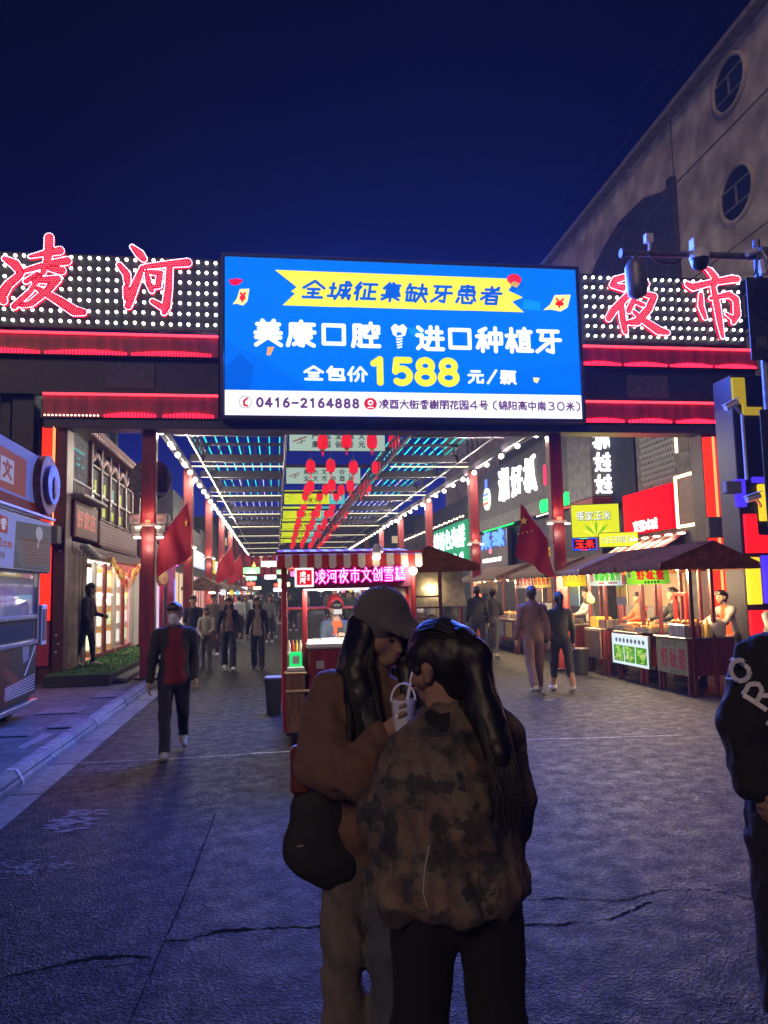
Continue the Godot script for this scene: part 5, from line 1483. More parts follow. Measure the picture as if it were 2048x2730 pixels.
	for q in 6: part(p, "lit_shelf", B(V(-1.2, 0.75 + 0.28 * (q % 3), -0.8 - q * 0.7), V(0.4, 0.2, 0.5), 0.02), glow("neon_violet", C(0.6, 0.12, 1.0), 1.3) if q % 2 else glow("neon_blue", C(0.15, 0.2, 1.0), 1.6))
	part(p, "white_case", B(V(-0.6, 1.1, -3.6), V(0.7, 1.9, 0.9), 0.03), glow("case_lilac", C(0.75, 0.65, 0.95), 0.45))
	omni(p, V(-0.5, 2.3, -2.2), C(0.8, 0.35, 1.0), 3.0, 0.1)
	kiosk()
	row_of_shops(-1)

func kiosk() -> void:
	var k := thing("food_kiosk", "white food kiosk with skewer pictures at the left kerb", "kiosk", V(-3.3, 0.12, -9.0))
	var alu := mat("aluminium", C(0.3, 0.3, 0.31), 0.4, 0.4, "streak", 1.0)
	# local: front at x = 0, local z = world z + 9
	var body := part(k, "body", B(V(-0.85, 0.62, 0.0), V(1.6, 0.78, 4.7), 0.02), mat("kiosk_body", C(0.06, 0.055, 0.055), 0.6))
	part(k, "back_wall", B(V(-1.6, 1.6, 0.0), V(0.06, 1.4, 4.7)), mat("kiosk_body", C(0.06, 0.055, 0.055)))
	part(k, "end_wall", B(V(-0.82, 1.7, -2.36), V(1.56, 1.5, 0.04)), mat("kiosk_end", C(0.16, 0.15, 0.16), 0.6))
	for q in 3: part(k, "frame_post", B(V(0.0, 1.68, -2.32 + q * 1.7), V(0.07, 1.36, 0.07), 0.01), alu)
	for y in [1.02, 1.36, 2.0]: part(k, "frame_rail", B(V(0.0, y - 0.02, 0.0), V(0.07, 0.06, 4.7), 0.01), alu)
	var glass: StandardMaterial3D = mats["pane_glass"]
	for q in 2:
		part(k, "window_pane", B(V(-0.01, 1.66, -1.46 + q * 1.7), V(0.01, 0.58, 1.58)), glass)
		part(k, "lower_pane", B(V(-0.01, 1.18, -1.46 + q * 1.7), V(0.01, 0.26, 1.58)), mat("smoked", C(0.05, 0.06, 0.06), 0.15))
	var im := canvas(256, 128, Color(0.86, 0.82, 0.82))
	im.fill_rect(Rect2i(90, 10, 70, 90), Color(0.85, 0.6, 0.6)); im.fill_rect(Rect2i(180, 20, 64, 60), Color(0.9, 0.7, 0.7)); draw_oval(im, V2(44, 50), V2(24, 34), Color(0.75, 0.5, 0.35)); im.fill_rect(Rect2i(20, 104, 200, 10), Color(0.8, 0.4, 0.3))
	write(im, "21", 96, 24, 28, 44, 34, 4.0, Color(0.9, 0.2, 0.2))
	var f := MB.new()
	f.quad(V(-0.2, 1.78, 0.0), V(-0.2, 1.78, -2.1), V(-0.2, 1.52, -2.1), V(-0.2, 1.52, 0.0))
	part(k, "price_cards", f, printed("price_card", im))
	part(k, "inner_lamp", B(V(-0.8, 1.98, -1.0), V(0.1, 0.05, 2.2), 0.01), glow("led_white", C(1.0, 0.97, 0.9), 1.4))
	omni(k, V(-0.7, 1.85, -1.0), C(1.0, 0.95, 0.9), 0.6)
	# menu board above the windows
	im = canvas(512, 240, Color(0.62, 0.66, 0.95))
	draw_poly(im, [V2(260, 30), V2(512, 10), V2(512, 240), V2(250, 240)], Color(0.36, 0.37, 0.4))
	for q in 7: draw_line(im, V2(300 + q * 6, 110 + q * 17), V2(470 + q * 4, 86 + q * 18), 7, Color(0.45, 0.27, 0.22))
	for q in 10: draw_line(im, V2(255 + q * 4, 120 + q * 11), V2(500, 110 + q * 13), 1.2, Color(0.6, 0.6, 0.6))
	draw_oval(im, V2(420, 60), V2(26, 34), Color(0.75, 0.75, 0.78)); draw_line(im, V2(420, 80), V2(410, 130), 5, Color(0.75, 0.75, 0.78))
	draw_poly(im, [V2(120, 20), V2(210, 26), V2(210, 96), V2(120, 96)], Color(0.7, 0.25, 0.18)); write(im, "全香", 132, 34, 32, 46, 38, 4, Color(0.9, 0.9, 1.0))
	write(im, "22cm", 130, 120, 24, 34, 28, 3.4, Color(0.7, 0.3, 0.25)); write(im, "大特", 140, 176, 26, 30, 32, 2.6, Color(0.5, 0.45, 0.6))
	f = MB.new()
	f.quad(V(0.16, 2.62, 2.3), V(0.16, 2.62, -2.38), V(0.16, 1.96, -2.38), V(0.16, 1.96, 2.3), Rect2(-0.55, 0, 1.55, 1))
	var menu := part(k, "menu_board", B(V(0.07, 2.29, -0.04), V(0.17, 0.72, 4.72), 0.02), alu)
	part(menu, "menu_print", f, printed("menu_print", im, 0.3))
	part(menu, "lamp_tube", B(V(0.2, 2.68, -0.04), V(0.06, 0.04, 4.6), 0.01), mat("tube_off", C(0.5, 0.5, 0.5), 0.4))
	# header sign
	im = canvas(512, 220, Color(0.55, 0.58, 0.92))
	draw_poly(im, [V2(60, 30), V2(330, 40), V2(330, 180), V2(60, 170)], Color(0.72, 0.36, 0.26))
	im.fill_rect(Rect2i(0, 186, 512, 34), Color(0.5, 0.16, 0.15))
	im.fill_rect(Rect2i(190, 66, 70, 84), Color(0.86, 0.82, 0.92)); write(im, "文", 202, 76, 46, 60, 110, 5, Color(0.72, 0.36, 0.26))
	f = MB.new()
	f.quad(V(0.16, 3.48, 2.3), V(0.16, 3.48, -2.42), V(0.16, 2.72, -2.42), V(0.16, 2.72, 2.3), Rect2(-0.4, 0, 1.4, 1))
	var hd := part(k, "header_sign", B(V(0.07, 3.1, -0.05), V(0.16, 0.8, 4.76), 0.02), mat("header", C(0.4, 0.4, 0.5), 0.6))
	part(hd, "header_print", f, printed("header_print", im, 0.26))
	var bd := MB.new()
	for q in [[0.42, 0.0, C(0.55, 0.2, 0.08)], [0.28, 0.06, C(0.55, 0.55, 0.66)]]:
		bd = MB.new()
		bd.loft([bd.ring(V(0.12, 3.12, -1.9), V(0, 0, -q[0]), V(0, q[0] * 0.95, 0), 28), bd.ring(V(0.26 + q[1], 3.12, -1.9), V(0, 0, -q[0]), V(0, q[0] * 0.95, 0), 28)])
		part(hd, "round_badge", bd, mat("badge%.2f" % q[0], q[2], 0.6, 0.0, "blotch", 1.2))
	bd = MB.new()
	bd.ball(V(0.33, 3.08, -1.9), V(0.03, 0.16, 0.1), 8, 5)
	part(hd, "badge_emblem", bd, mat("emblem", C(0.5, 0.25, 0.12), 0.6))
	# lower picture panel
	im = canvas(512, 220, Color(0.16, 0.14, 0.14))
	im.fill_rect(Rect2i(0, 0, 150, 220), Color(0.55, 0.05, 0.06))
	draw_poly(im, [V2(150, 0), V2(240, 30), V2(220, 120), V2(260, 220), V2(140, 220)], Color(0.32, 0.08, 0.07))
	for q in 6: draw_oval(im, V2(230 + q * 26 % 110, 100 + q * 13), V2(26, 20), Color(0.42 + 0.05 * (q % 2), 0.2, 0.16))
	for q in 6: draw_line(im, V2(220, 160 + q * 9), V2(500, 140 + q * 12), 2.4, Color(0.75, 0.72, 0.7))
	draw_line(im, V2(500, 20), V2(400, 130), 4.5, Color(0.8, 0.8, 0.8)); draw_poly(im, [V2(370, 10), V2(440, 6), V2(430, 70), V2(380, 80)], Color(0.5, 0.5, 0.5))
	write(im, "火包" if false else "全包", 30, 70, 50, 60, 60, 6, Color(0.9, 0.85, 0.85))
	f = MB.new()
	f.quad(V(0.012, 1.0, 2.34), V(0.012, 1.0, -2.34), V(0.012, 0.3, -2.34), V(0.012, 0.3, 2.34), Rect2(-1.2, 0, 2.2, 1))
	part(body, "panel_print", f, printed("panel_print", im, 0.0, 0.4))
	part(body, "base_rail", B(V(-0.4, 0.2, 0.0), V(0.9, 0.06, 4.7), 0.01), alu)
	for z in [-1.9, 1.9]:
		var w := MB.new()
		w.tube(V(-0.3, 0.16, z), V(-0.18, 0.16, z), 0.16, 0.16, 14)
		part(body, "wheel", w, mat("rubber", C(0.015, 0.015, 0.015), 0.8))
	part(k, "notice_frame", B(V(0.04, 1.22, -2.5), V(0.05, 0.56, 0.24), 0.01), mat("frame_white", C(0.5, 0.5, 0.48)))
	part(k, "notice_print", B(V(0.072, 1.22, -2.5), V(0.008, 0.44, 0.16)), mat("notice_dark", C(0.2, 0.08, 0.09), 0.6, 0.0, "fine", 5.0))
func row_of_shops(side: int) -> void:
	var cols := [C(0.9, 0.08, 0.05), C(0.1, 0.8, 0.25), C(0.9, 0.7, 0.1), C(0.85, 0.85, 0.95), C(0.2, 0.25, 1.0), C(0.9, 0.2, 0.5), C(0.2, 0.7, 0.9)]
	var names := ["red", "green", "yellow", "white", "blue", "pink", "cyan"]
	var z := -31.0 if side < 0 else -46.0
	var k := 0
	var x := -4.0 if side < 0 else 9.4
	while z > -92.0:
		var d := 5.6
		var t := thing("market_shop", "distant shop with a %s lit sign on the %s side, number %s along the street" % [names[(k * 3 + (2 if side > 0 else 0)) % 7], "left" if side < 0 else "right", ["one", "two", "three", "four", "five", "six", "seven", "eight", "nine", "ten", "eleven"][k]], "shop", V(x, 0.1, z), 0.0, "shops far down the street")
		var h := rng.randf_range(4.6, 6.4)
		part(t, "wall", B(V(side * 2.0, h / 2, -d / 2), V(4.0, h, d - 0.1), 0.02), mat("far_wall%d" % (k % 3), C(0.1, 0.09, 0.09) * (0.7 + 0.3 * (k % 3)), 0.8, 0.0, "blotch", 0.3))
		part(t, "sign_panel", B(V(-side * 0.12, 3.4, -d / 2), V(0.2, 0.8, d - 0.8), 0.02), glow("far_sign%d" % ((k * 3 + (2 if side > 0 else 0)) % 7), cols[(k * 3 + (2 if side > 0 else 0)) % 7], 0.6))
		var mk := MB.new()
		letters(mk, "家香米国园"[k % 5] + "店市文全好"[k % 5], V(-side * 0.23, 3.68, -d / 2 - (1.1 if side > 0 else -1.1)), V(0, 0, side), 0.9, 0.55, 1.2, 0.09, 0.02)
		part(t, "lettering", mk, glow("letter_white", C(1, 1, 1), 1.6))
		for q in 2:
			var w := part(t, "shop_window", B(V(-side * 0.02, 1.45, -d * (0.27 + 0.46 * q)), V(0.06, 2.2, d * 0.38), 0.02), glow("far_window%d" % ((k + q) % 3), [C(1.0, 0.75, 0.45), C(0.9, 0.85, 0.8), C(0.9, 0.4, 0.35)][(k + q) % 3], 0.4))
			part(w, "frame", B(V(-side * 0.06, 1.45, -d * (0.27 + 0.46 * q)), V(0.04, 2.2, 0.06)), mat("door_red", C(0.3, 0.02, 0.025)))
		z -= d
		k += 1

func right_side() -> void:
	var brown := mat("sign_brown", C(0.085, 0.07, 0.07), 0.6, 0.0, "blotch", 0.4)
	var band := mat("band_grey", C(0.17, 0.16, 0.16), 0.6, 0.0, "blotch", 0.5)
	var white := glow("letter_white", C(1, 1, 1), 1.6)
	var a := thing("claw_arcade", "brown claw machine arcade with large white glowing characters", "building", V(9.5, 0, -22.9))
	var wall := part(a, "sign_wall", B(V(0.3, 5.75, -6.35), V(0.6, 2.5, 12.7), 0.03), brown)
	part(a, "grey_band", B(V(0.27, 4.62, -6.35), V(0.62, 0.5, 12.72), 0.02), band)
	part(a, "lower_wall", B(V(1.0, 2.2, -6.3), V(1.2, 4.4, 12.6)), mat("arcade_lower", C(0.07, 0.055, 0.06), 0.7, 0.0, "blotch", 0.4))
	part(a, "upper_wall", B(V(2.4, 4.0, -6.3), V(2.4, 8.0, 12.6)), mat("dark_wall", C(0.03, 0.032, 0.04)))
	for q in 3:
		var m := MB.new()
		letters(m, "潮好抓"[q], V(-0.01, [6.75, 6.55, 6.62][q], [-8.55, -6.85, -5.2][q]), V(0, 0, 1), 1.25, [1.35, 1.15, 1.3][q], 1.0, 0.13, 0.08)
		part(wall, "character", m, white)
	# capsule-shaped logo light
	var lm := MB.new()
	lm.loft([lm.ring(V(-0.02, 5.75, -10.5), V(0, 0, 0.5), V(0, 0.5, 0), 20), lm.ring(V(-0.1, 5.75, -10.5), V(0, 0, 0.5), V(0, 0.5, 0), 20)])
	part(wall, "logo", lm, glow("logo_white", C(0.9, 0.95, 0.8), 0.9))
	for q in 3: part(wall, "logo_band", B(V(-0.12, 5.55 + 0.2 * q, -10.5), V(0.03, 0.1, 0.75), 0.01), glow(["logo_red", "logo_green", "logo_blue"][q], [C(0.9, 0.15, 0.1), C(0.2, 0.9, 0.3), C(0.15, 0.25, 1.0)][q], 0.9))
	part(wall, "logo_stem", B(V(-0.08, 6.45, -10.5), V(0.06, 0.4, 0.26), 0.02), glow("logo_blue", C(0.15, 0.25, 1.0), 0.9))
	part(wall, "small_logo", B(V(-0.04, 5.75, -2.4), V(0.06, 0.6, 0.55), 0.03), white)
	part(wall, "small_strip", B(V(-0.04, 5.7, -3.0), V(0.05, 0.7, 0.1), 0.01), glow("led_red", C(1.0, 0.02, 0.03), 1.5))
	for q in 5:
		var m := MB.new()
		letters(m, "锦州旗舰店"[q], V(-0.05, 4.82, -3.5 + q * 0.56), V(0, 0, 1), 0.5, 0.42, 1.0, 0.055, 0.05)
		part(a, "green_character", m, glow("letter_green", C(0.02, 0.95, 0.15), 1.4))
	for q in 34:
		var bd := MB.new()
		bd.ball(V(-0.05, 4.32 + 0.075 * q * 1.0, 0.02) if q < 34 else Vector3.ZERO, Vector3.ONE * 0.022, 6, 4)
		part(a, "edge_bulb", bd, glow("bulb_red", C(1.0, 0.08, 0.06), 2.0))
	for q in 40:
		var bd := MB.new()
		bd.ball(V(-0.05, 4.32, -0.1 - q * 0.1), Vector3.ONE * 0.022, 6, 4)
		part(a, "edge_bulb", bd, glow("bulb_red", C(1.0, 0.08, 0.06), 2.0) if q < 16 else glow("bulb_warm", C(1.0, 0.85, 0.6), 3.0))
	part(a, "green_strip", B(V(-0.04, 4.33, -9.1), V(0.05, 0.05, 4.6), 0.01), glow("letter_green", C(0.02, 0.95, 0.15), 1.4))
	area(a, V(-0.3, 6.0, -6.8), V2(4.5, 1.2), V(-1, 0, 0), C(1, 1, 1), 3.5)
	# pier with the vertical sign
	var p := thing("sign_pier", "grey pier with a vertical column of white glowing characters", "sign", V(9.55, 0, -21.0))
	part(p, "pier", B(V(0.0, 5.75, -0.9), V(0.95, 2.9, 1.8), 0.03), band)
	part(p, "red_base", B(V(0.0, 4.13, -0.9), V(0.97, 0.34, 1.82), 0.02), mat("pier_red", C(0.22, 0.02, 0.02), 0.6))
	part(p, "pier_foot", B(V(0.15, 2.0, -1.0), V(0.6, 3.95, 1.5)), brown)
	for q in 3:
		var m := MB.new()
		letters(m, "抓娃娃"[q], V(-0.38, 6.24 - 0.645 * q, 0.01), V(1, 0, 0), 0.56, 0.54, 1.0, 0.062, 0.06)
		part(p, "character", m, white)
	# tea shop with the red sign and the wall of raised blocks
	var t := thing("tea_shop", "drinks shop with red glowing sign below a wall of raised white blocks", "shop", V(9.65, 0, -15.9))
	part(t, "wall", B(V(0.6, 3.6, -2.6), V(1.1, 7.2, 5.2)), mat("tea_wall", C(0.2, 0.19, 0.19), 0.8, 0.0, "blotch", 0.4))
	var bm := MB.new()
	bm.tri(V(-0.06, 0.06, 0.0), V(0, 0.07, -0.065), V(0, 0.07, 0.065), V(-0.3, 1, 0)); bm.tri(V(-0.06, 0.06, 0.0), V(0, -0.07, 0.0), V(0, 0.07, -0.065), V(-1, -0.5, -1)); bm.tri(V(-0.06, 0.06, 0.0), V(0, -0.07, 0.0), V(0, 0.07, 0.065), V(-1, -0.5, 1))
	var block := bm.mesh()
	for r in 11:
		for q in 13: part(t, "wall_block", block, mat("block_white", C(0.42, 0.43, 0.44), 0.7), V(0.045, 4.35 + r * 0.15, -1.55 - q * 0.135 - 0.06 * (r % 2)))
	part(t, "dark_strip", B(V(0.03, 5.2, -4.3), V(0.06, 2.6, 1.5), 0.01), mat("navy_strip", C(0.012, 0.016, 0.04), 0.9, 0.0, "streak", 0.7))
	var sg := part(t, "red_sign", B(V(-0.05, 3.65, -2.8), V(0.16, 1.1, 2.65), 0.02), glow("sign_red", C(1.0, 0.0, 0.008), 0.75, 0.3))
	for q in 4:
		var m := MB.new()
		letters(m, "蜜雪冰城"[q], V(-0.135, 3.42, -3.52 + q * 0.33), V(0, 0, 1), 0.3, 0.27, 1.0, 0.03, 0.02)
		part(sg, "character", m, white)
	area(sg, V(-0.3, 3.65, -2.8), V2(2.6, 1.0), V(-1, 0, 0), C(1, 0.05, 0.04), 2.5)
	part(t, "dull_panel", B(V(0.0, 3.7, -0.75), V(0.1, 1.1, 1.05), 0.02), mat("panel_dullred", C(0.16, 0.035, 0.03), 0.5, 0.0, "blotch", 0.8))
	var neon := glow("neon_cream", C(1.0, 0.78, 0.45), 2.4)
	for q in [[V(-0.09, 3.7, -1.32), V(0.06, 1.14, 0.07)], [V(-0.09, 4.29, -0.75), V(0.06, 0.07, 1.2)], [V(-0.09, 3.1, -0.75), V(0.06, 0.07, 1.2)]]: part(t, "neon_edge", B(q[0], q[1], 0.015), neon)
	part(t, "slat_lamp", B(V(-0.02, 5.3, -1.3), V(0.05, 0.8, 0.08), 0.01), neon)
	for q in 12: part(t, "slat", B(V(0.0, 5.3, -1.2 + q * 0.085), V(0.06, 0.8, 0.035)), mat("slat", C(0.3, 0.25, 0.22), 0.6))
	for q in 12:
		var st := MB.new()
		st.quad(V(0.05, 3.0, -4.2 + q * 0.26), V(0.05, 3.0, -3.94 + q * 0.26), V(-0.75, 2.55, -3.94 + q * 0.26), V(-0.75, 2.55, -4.2 + q * 0.26))
		st.quad(V(-0.75, 2.55, -4.2 + q * 0.26), V(-0.75, 2.55, -3.94 + q * 0.26), V(-0.76, 2.4, -3.94 + q * 0.26), V(-0.76, 2.4, -4.2 + q * 0.26))
		part(t, "awning_stripe", st, mat("awn_red", C(0.42, 0.03, 0.025), 0.75) if q % 2 else mat("awn_cream", C(0.6, 0.56, 0.48), 0.8))
	for q in 7: part(t, "down_lamp", B(V(-0.5 + 0.04 * q, 2.92, -4.0 + q * 0.52), V(0.14, 0.04, 0.14), 0.015), glow("flood_face", C(1.0, 0.93, 0.72), 4.0))
	area(t, V(-0.4, 2.86, -2.5), V2(0.3, 3.2), V(-0.4, -1, 0), C(1, 0.85, 0.6), 2.0)
	part(t, "counter", B(V(-0.1, 0.6, -2.8), V(0.5, 1.2, 3.0), 0.03), mat("counter_white", C(0.3, 0.27, 0.24), 0.5))
	part(t, "serving_wall", B(V(0.02, 1.85, -2.8), V(0.06, 1.3, 3.0)), mat("serving_wall", C(0.5, 0.36, 0.22), 0.7))
	# corn signs
	var im := canvas(320, 224, Color(0.86, 0.88, 0.1))
	for q in 7:
		var an := -PI / 2 + (q - 3) * 0.38
		draw_poly(im, [V2(165, 218), V2(165, 218) + Vector2.from_angle(an - 0.13) * 70, V2(165, 218) + Vector2.from_angle(an) * 118, V2(165, 218) + Vector2.from_angle(an + 0.13) * 70], Color(0.45, 0.75, 0.12) if q % 2 else Color(0.95, 0.92, 0.3))
	write(im, "張家玉米", 36, 48, 52, 62, 60, 5.0, Color(0.25, 0.35, 0.2), 0.1); write(im, "張家玉米", 34, 46, 52, 62, 60, 3.0, Color(0.95, 0.97, 0.92), 0.1)
	sign_board("corn_sign", "yellow lit sign with a corn leaf picture below the pier", V(9.0, 3.58, -20.75), 1.3, 0.92, -0.3, printed("corn_sign", im, 0.85), 1.2, C(1, 0.95, 0.2))
	im = canvas(320, 112, Color(0.9, 0.92, 0.12))
	write(im, "大全玉特糕玉米", 14, 26, 38, 58, 42, 3.4, Color(0.98, 0.98, 0.95)); write(im, "大全玉特糕玉米", 15, 28, 38, 58, 42, 1.5, Color(0.5, 0.55, 0.05))
	sign_board("corn_sign", "long yellow lit sign with white writing above the stall roof", V(9.05, 2.95, -19.4), 0.98, 0.36, -0.4, printed("corn_sign_long", im, 0.9), 0.5, C(1, 0.95, 0.2))
	im = canvas(192, 104, Color(0.06, 0.02, 0.04))
	for q in [[0, 0, 192, 7], [0, 97, 192, 7]]: im.fill_rect(Rect2i(q[0], q[1], q[2], q[3]), Color(0.2, 0.4, 1.0))
	im.fill_rect(Rect2i(0, 0, 7, 104), Color(0.2, 0.2, 1.0)); im.fill_rect(Rect2i(185, 0, 7, 104), Color(0.5, 0.3, 1.0)); im.fill_rect(Rect2i(60, 0, 60, 7), Color(0.3, 0.9, 0.6)); im.fill_rect(Rect2i(60, 97, 60, 7), Color(1, 0.2, 0.7))
	write(im, "玉米", 20, 16, 70, 72, 80, 6.0, Color(1.0, 0.16, 0.08))
	sign_board("led_sign", "small running-light sign with red characters in a blue border", V(8.72, 2.93, -20.9), 0.66, 0.34, -0.3, printed("led_corn", im, 1.3), 0.3, C(1, 0.1, 0.1))
	im = canvas(224, 96, Color(0.85, 0.78, 0.08))
	write(im, "WELCOME", 16, 30, 24, 36, 28, 3.2, Color(0.65, 0.2, 0.05))
	sign_board("welcome_sign", "small yellow welcome sign behind the second post", V(8.45, 2.86, -23.6), 0.62, 0.28, -0.2, printed("welcome", im, 0.8))
	# billiards sign and the green restaurant
	var b := thing("billiards_sign", "black sign with blue glowing characters and a phone number", "sign", V(9.45, 0, -35.2))
	part(b, "board", B(V(0.1, 3.45, 2.3), V(0.2, 1.6, 4.6), 0.02), mat("board_black", C(0.01, 0.01, 0.012), 0.4))
	for q in 2:
		var m := MB.new()
		letters(m, "桌球"[q], V(-0.02, 4.22, 0.7 + q * 1.9), V(0, 0, 1), 1.6, 0.66, 1.0, 0.14, 0.05)
		part(b, "character", m, glow("letter_blue", C(0.08, 0.2, 1.0), 2.0))
	var nm := MB.new()
	letters(nm, "14704105147", V(-0.01, 3.08, 0.7), V(0, 0, 1), 0.2, 0.17, 0.28, 0.035, 0.02)
	part(b, "number", nm, white)
	nm = MB.new()
	nm.ball(V(0, 3.4, 2.0), V(0.03, 0.12, 0.26), 10, 6)
	part(b, "cup_logo", nm, glow("logo_pink", C(0.9, 0.2, 0.25), 1.0))
	var r := thing("green_restaurant", "restaurant front with a tall green lit sign and white characters", "building", V(9.4, 0, -45.0))
	part(r, "wall", B(V(1.2, 3.2, 4.2), V(2.2, 6.4, 8.2)), mat("dark_wall", C(0.03, 0.032, 0.04)))
	part(r, "sign_panel", B(V(0.0, 4.1, 4.2), V(0.16, 2.2, 8.0), 0.02), glow("panel_green", C(0.03, 0.32, 0.14), 0.6))
	for q in 5:
		var m := MB.new()
		letters(m, "锦特色海鲜"[q], V(-0.1, 4.95, 0.4 + q * 1.55), V(0, 0, 1), 1.3, 1.05, 1.0, 0.13, 0.04)
		part(r, "character", m, glow("letter_mint", C(0.75, 1.0, 0.95), 1.4))
		m = MB.new()
		letters(m, "全国西店香"[q], V(-0.1, 3.6, 0.5 + q * 1.55), V(0, 0, 1), 0.8, 0.6, 1.0, 0.09, 0.04)
		part(r, "character", m, glow("letter_mint", C(0.75, 1.0, 0.95), 1.4))
	area(r, V(-0.4, 4.1, 4.2), V2(7.5, 2.0), V(-1, 0, 0), C(0.4, 1, 0.7), 2.0)
	# bulb strings along the right eaves
	for q in 2:
		var sb := thing("bulb_string", ["string of warm bulbs along the green restaurant's eave", "string of warm bulbs along the far right shops"][q], "lights", V(9.2, 5.35, -37.0 - q * 10.0))
		for e in 14:
			var bb := MB.new()
			bb.ball(V(0, 0.03 * (e % 2), -e * 0.62), Vector3.ONE * 0.055, 6, 4)
			part(sb, "bulb", bb, glow("bulb_warm", C(1.0, 0.85, 0.6), 3.0))
		var cb := MB.new()
		cb.path([V(0, 0.06, 0), V(0, 0.04, -4.0), V(0, 0.06, -8.2)], 0.01, 4)
		part(sb, "cable", cb, mat("rubber", C(0.015, 0.015, 0.015), 0.8))
	row_of_shops(1)
	tall_building()
	far_lights()
	var e := thing("far_building", "dark building closing the far end of the street", "building", V(2, 0, -125))
	part(e, "wall", B(V(0, 7, 0), V(60, 14, 6)), mat("dark_wall", C(0.03, 0.032, 0.04)))
	for q in 12: part(e, "window", B(V(-16 + q * 3.0, 4.0 + 3.0 * (q % 3), 3.02), V(1.0, 1.2, 0.06)), glow("far_window0", C(1.0, 0.75, 0.45), 0.4))

func far_lights() -> void:
	# lit boxes hung over the far street
	for q in 10:
		var t := thing("overhead_sign", "%s lit box sign hung over the far street, %s of its row" % [["green", "white", "blue", "pink", "red", "yellow", "white", "green", "red", "blue"][q], ["first", "second", "third", "fourth", "fifth", "sixth", "seventh", "eighth", "ninth", "last"][q]], "sign", V(-1.6 + 1.1 * (q % 5), 3.3 + 0.55 * (q % 3), -52.0 - q * 3.4), 0.0, "lit signs over the far street")
		part(t, "lit_box", B(V(0, 0, 0), V(1.1, 0.42, 0.14), 0.02), glow("hung%d" % q, [C(0.3, 0.9, 0.4), C(0.9, 0.9, 0.85), C(0.25, 0.3, 1.0), C(1.0, 0.2, 0.5), C(1.0, 0.08, 0.05), C(0.95, 0.85, 0.15), C(0.9, 0.9, 0.95), C(0.3, 0.9, 0.4), C(1.0, 0.08, 0.05), C(0.3, 0.35, 1.0)][q], 0.8))
		part(t, "hanger", B(V(0, 0.9, 0), V(0.03, 1.4, 0.03)), mats["canopy_steel"])
		omni(t, V(0, -0.3, 0.3), C(1.0, 0.6, 0.5), 1.0)
	for q in 12:
		var t := thing("overhead_sign", "low %s shop light in the far street, %s" % [["white", "warm", "red", "green"][q % 4], ["left of the crowd", "amid the crowd", "right of the crowd"][q % 3] + [", near", ", middle", ", far", ", last"][q / 3]], "sign", V([-2.2, 0.2, 4.3][q % 3] + 0.35 * (q % 2), 2.05 + 0.3 * (q % 4), -50.0 - q * 3.1), 0.0, "low lights in the far street")
		part(t, "lit_box", B(V(0, 0, 0), V(0.8, 0.3, 0.12), 0.02), glow("low%d" % (q % 4), [C(0.95, 0.95, 0.9), C(1.0, 0.75, 0.4), C(1.0, 0.1, 0.06), C(0.3, 0.9, 0.45)][q % 4], 1.1))
		part(t, "pole", B(V(0, -1.0, -0.08), V(0.04, 2.0, 0.04)), mats["canopy_steel"])
		omni(t, V(0, -0.2, 0.35), [C(0.95, 0.95, 0.9), C(1.0, 0.75, 0.4), C(1.0, 0.2, 0.1), C(0.5, 0.9, 0.6)][q % 4], 1.6)
	# red cloth arches over the far street
	for q in 6:
		var t := thing("red_valance", "red cloth valance across the far street, %s one" % ["nearest", "second", "third", "fourth", "fifth", "farthest"][q], "decoration", V(1.7, 4.55 - 0.1 * q, -62.0 - q * 6.0), 0.0, "red valances over the far street")
		for e in 12:
			var m := MB.new()
			m.ball(V(-3.9 + e * 0.7, -0.1 * sin(e * 1.1), 0), V(0.3, 0.3, 0.12), 8, 5)
			part(t, "swag", m, mat("swag_red", C(0.5, 0.015, 0.02), 0.7))

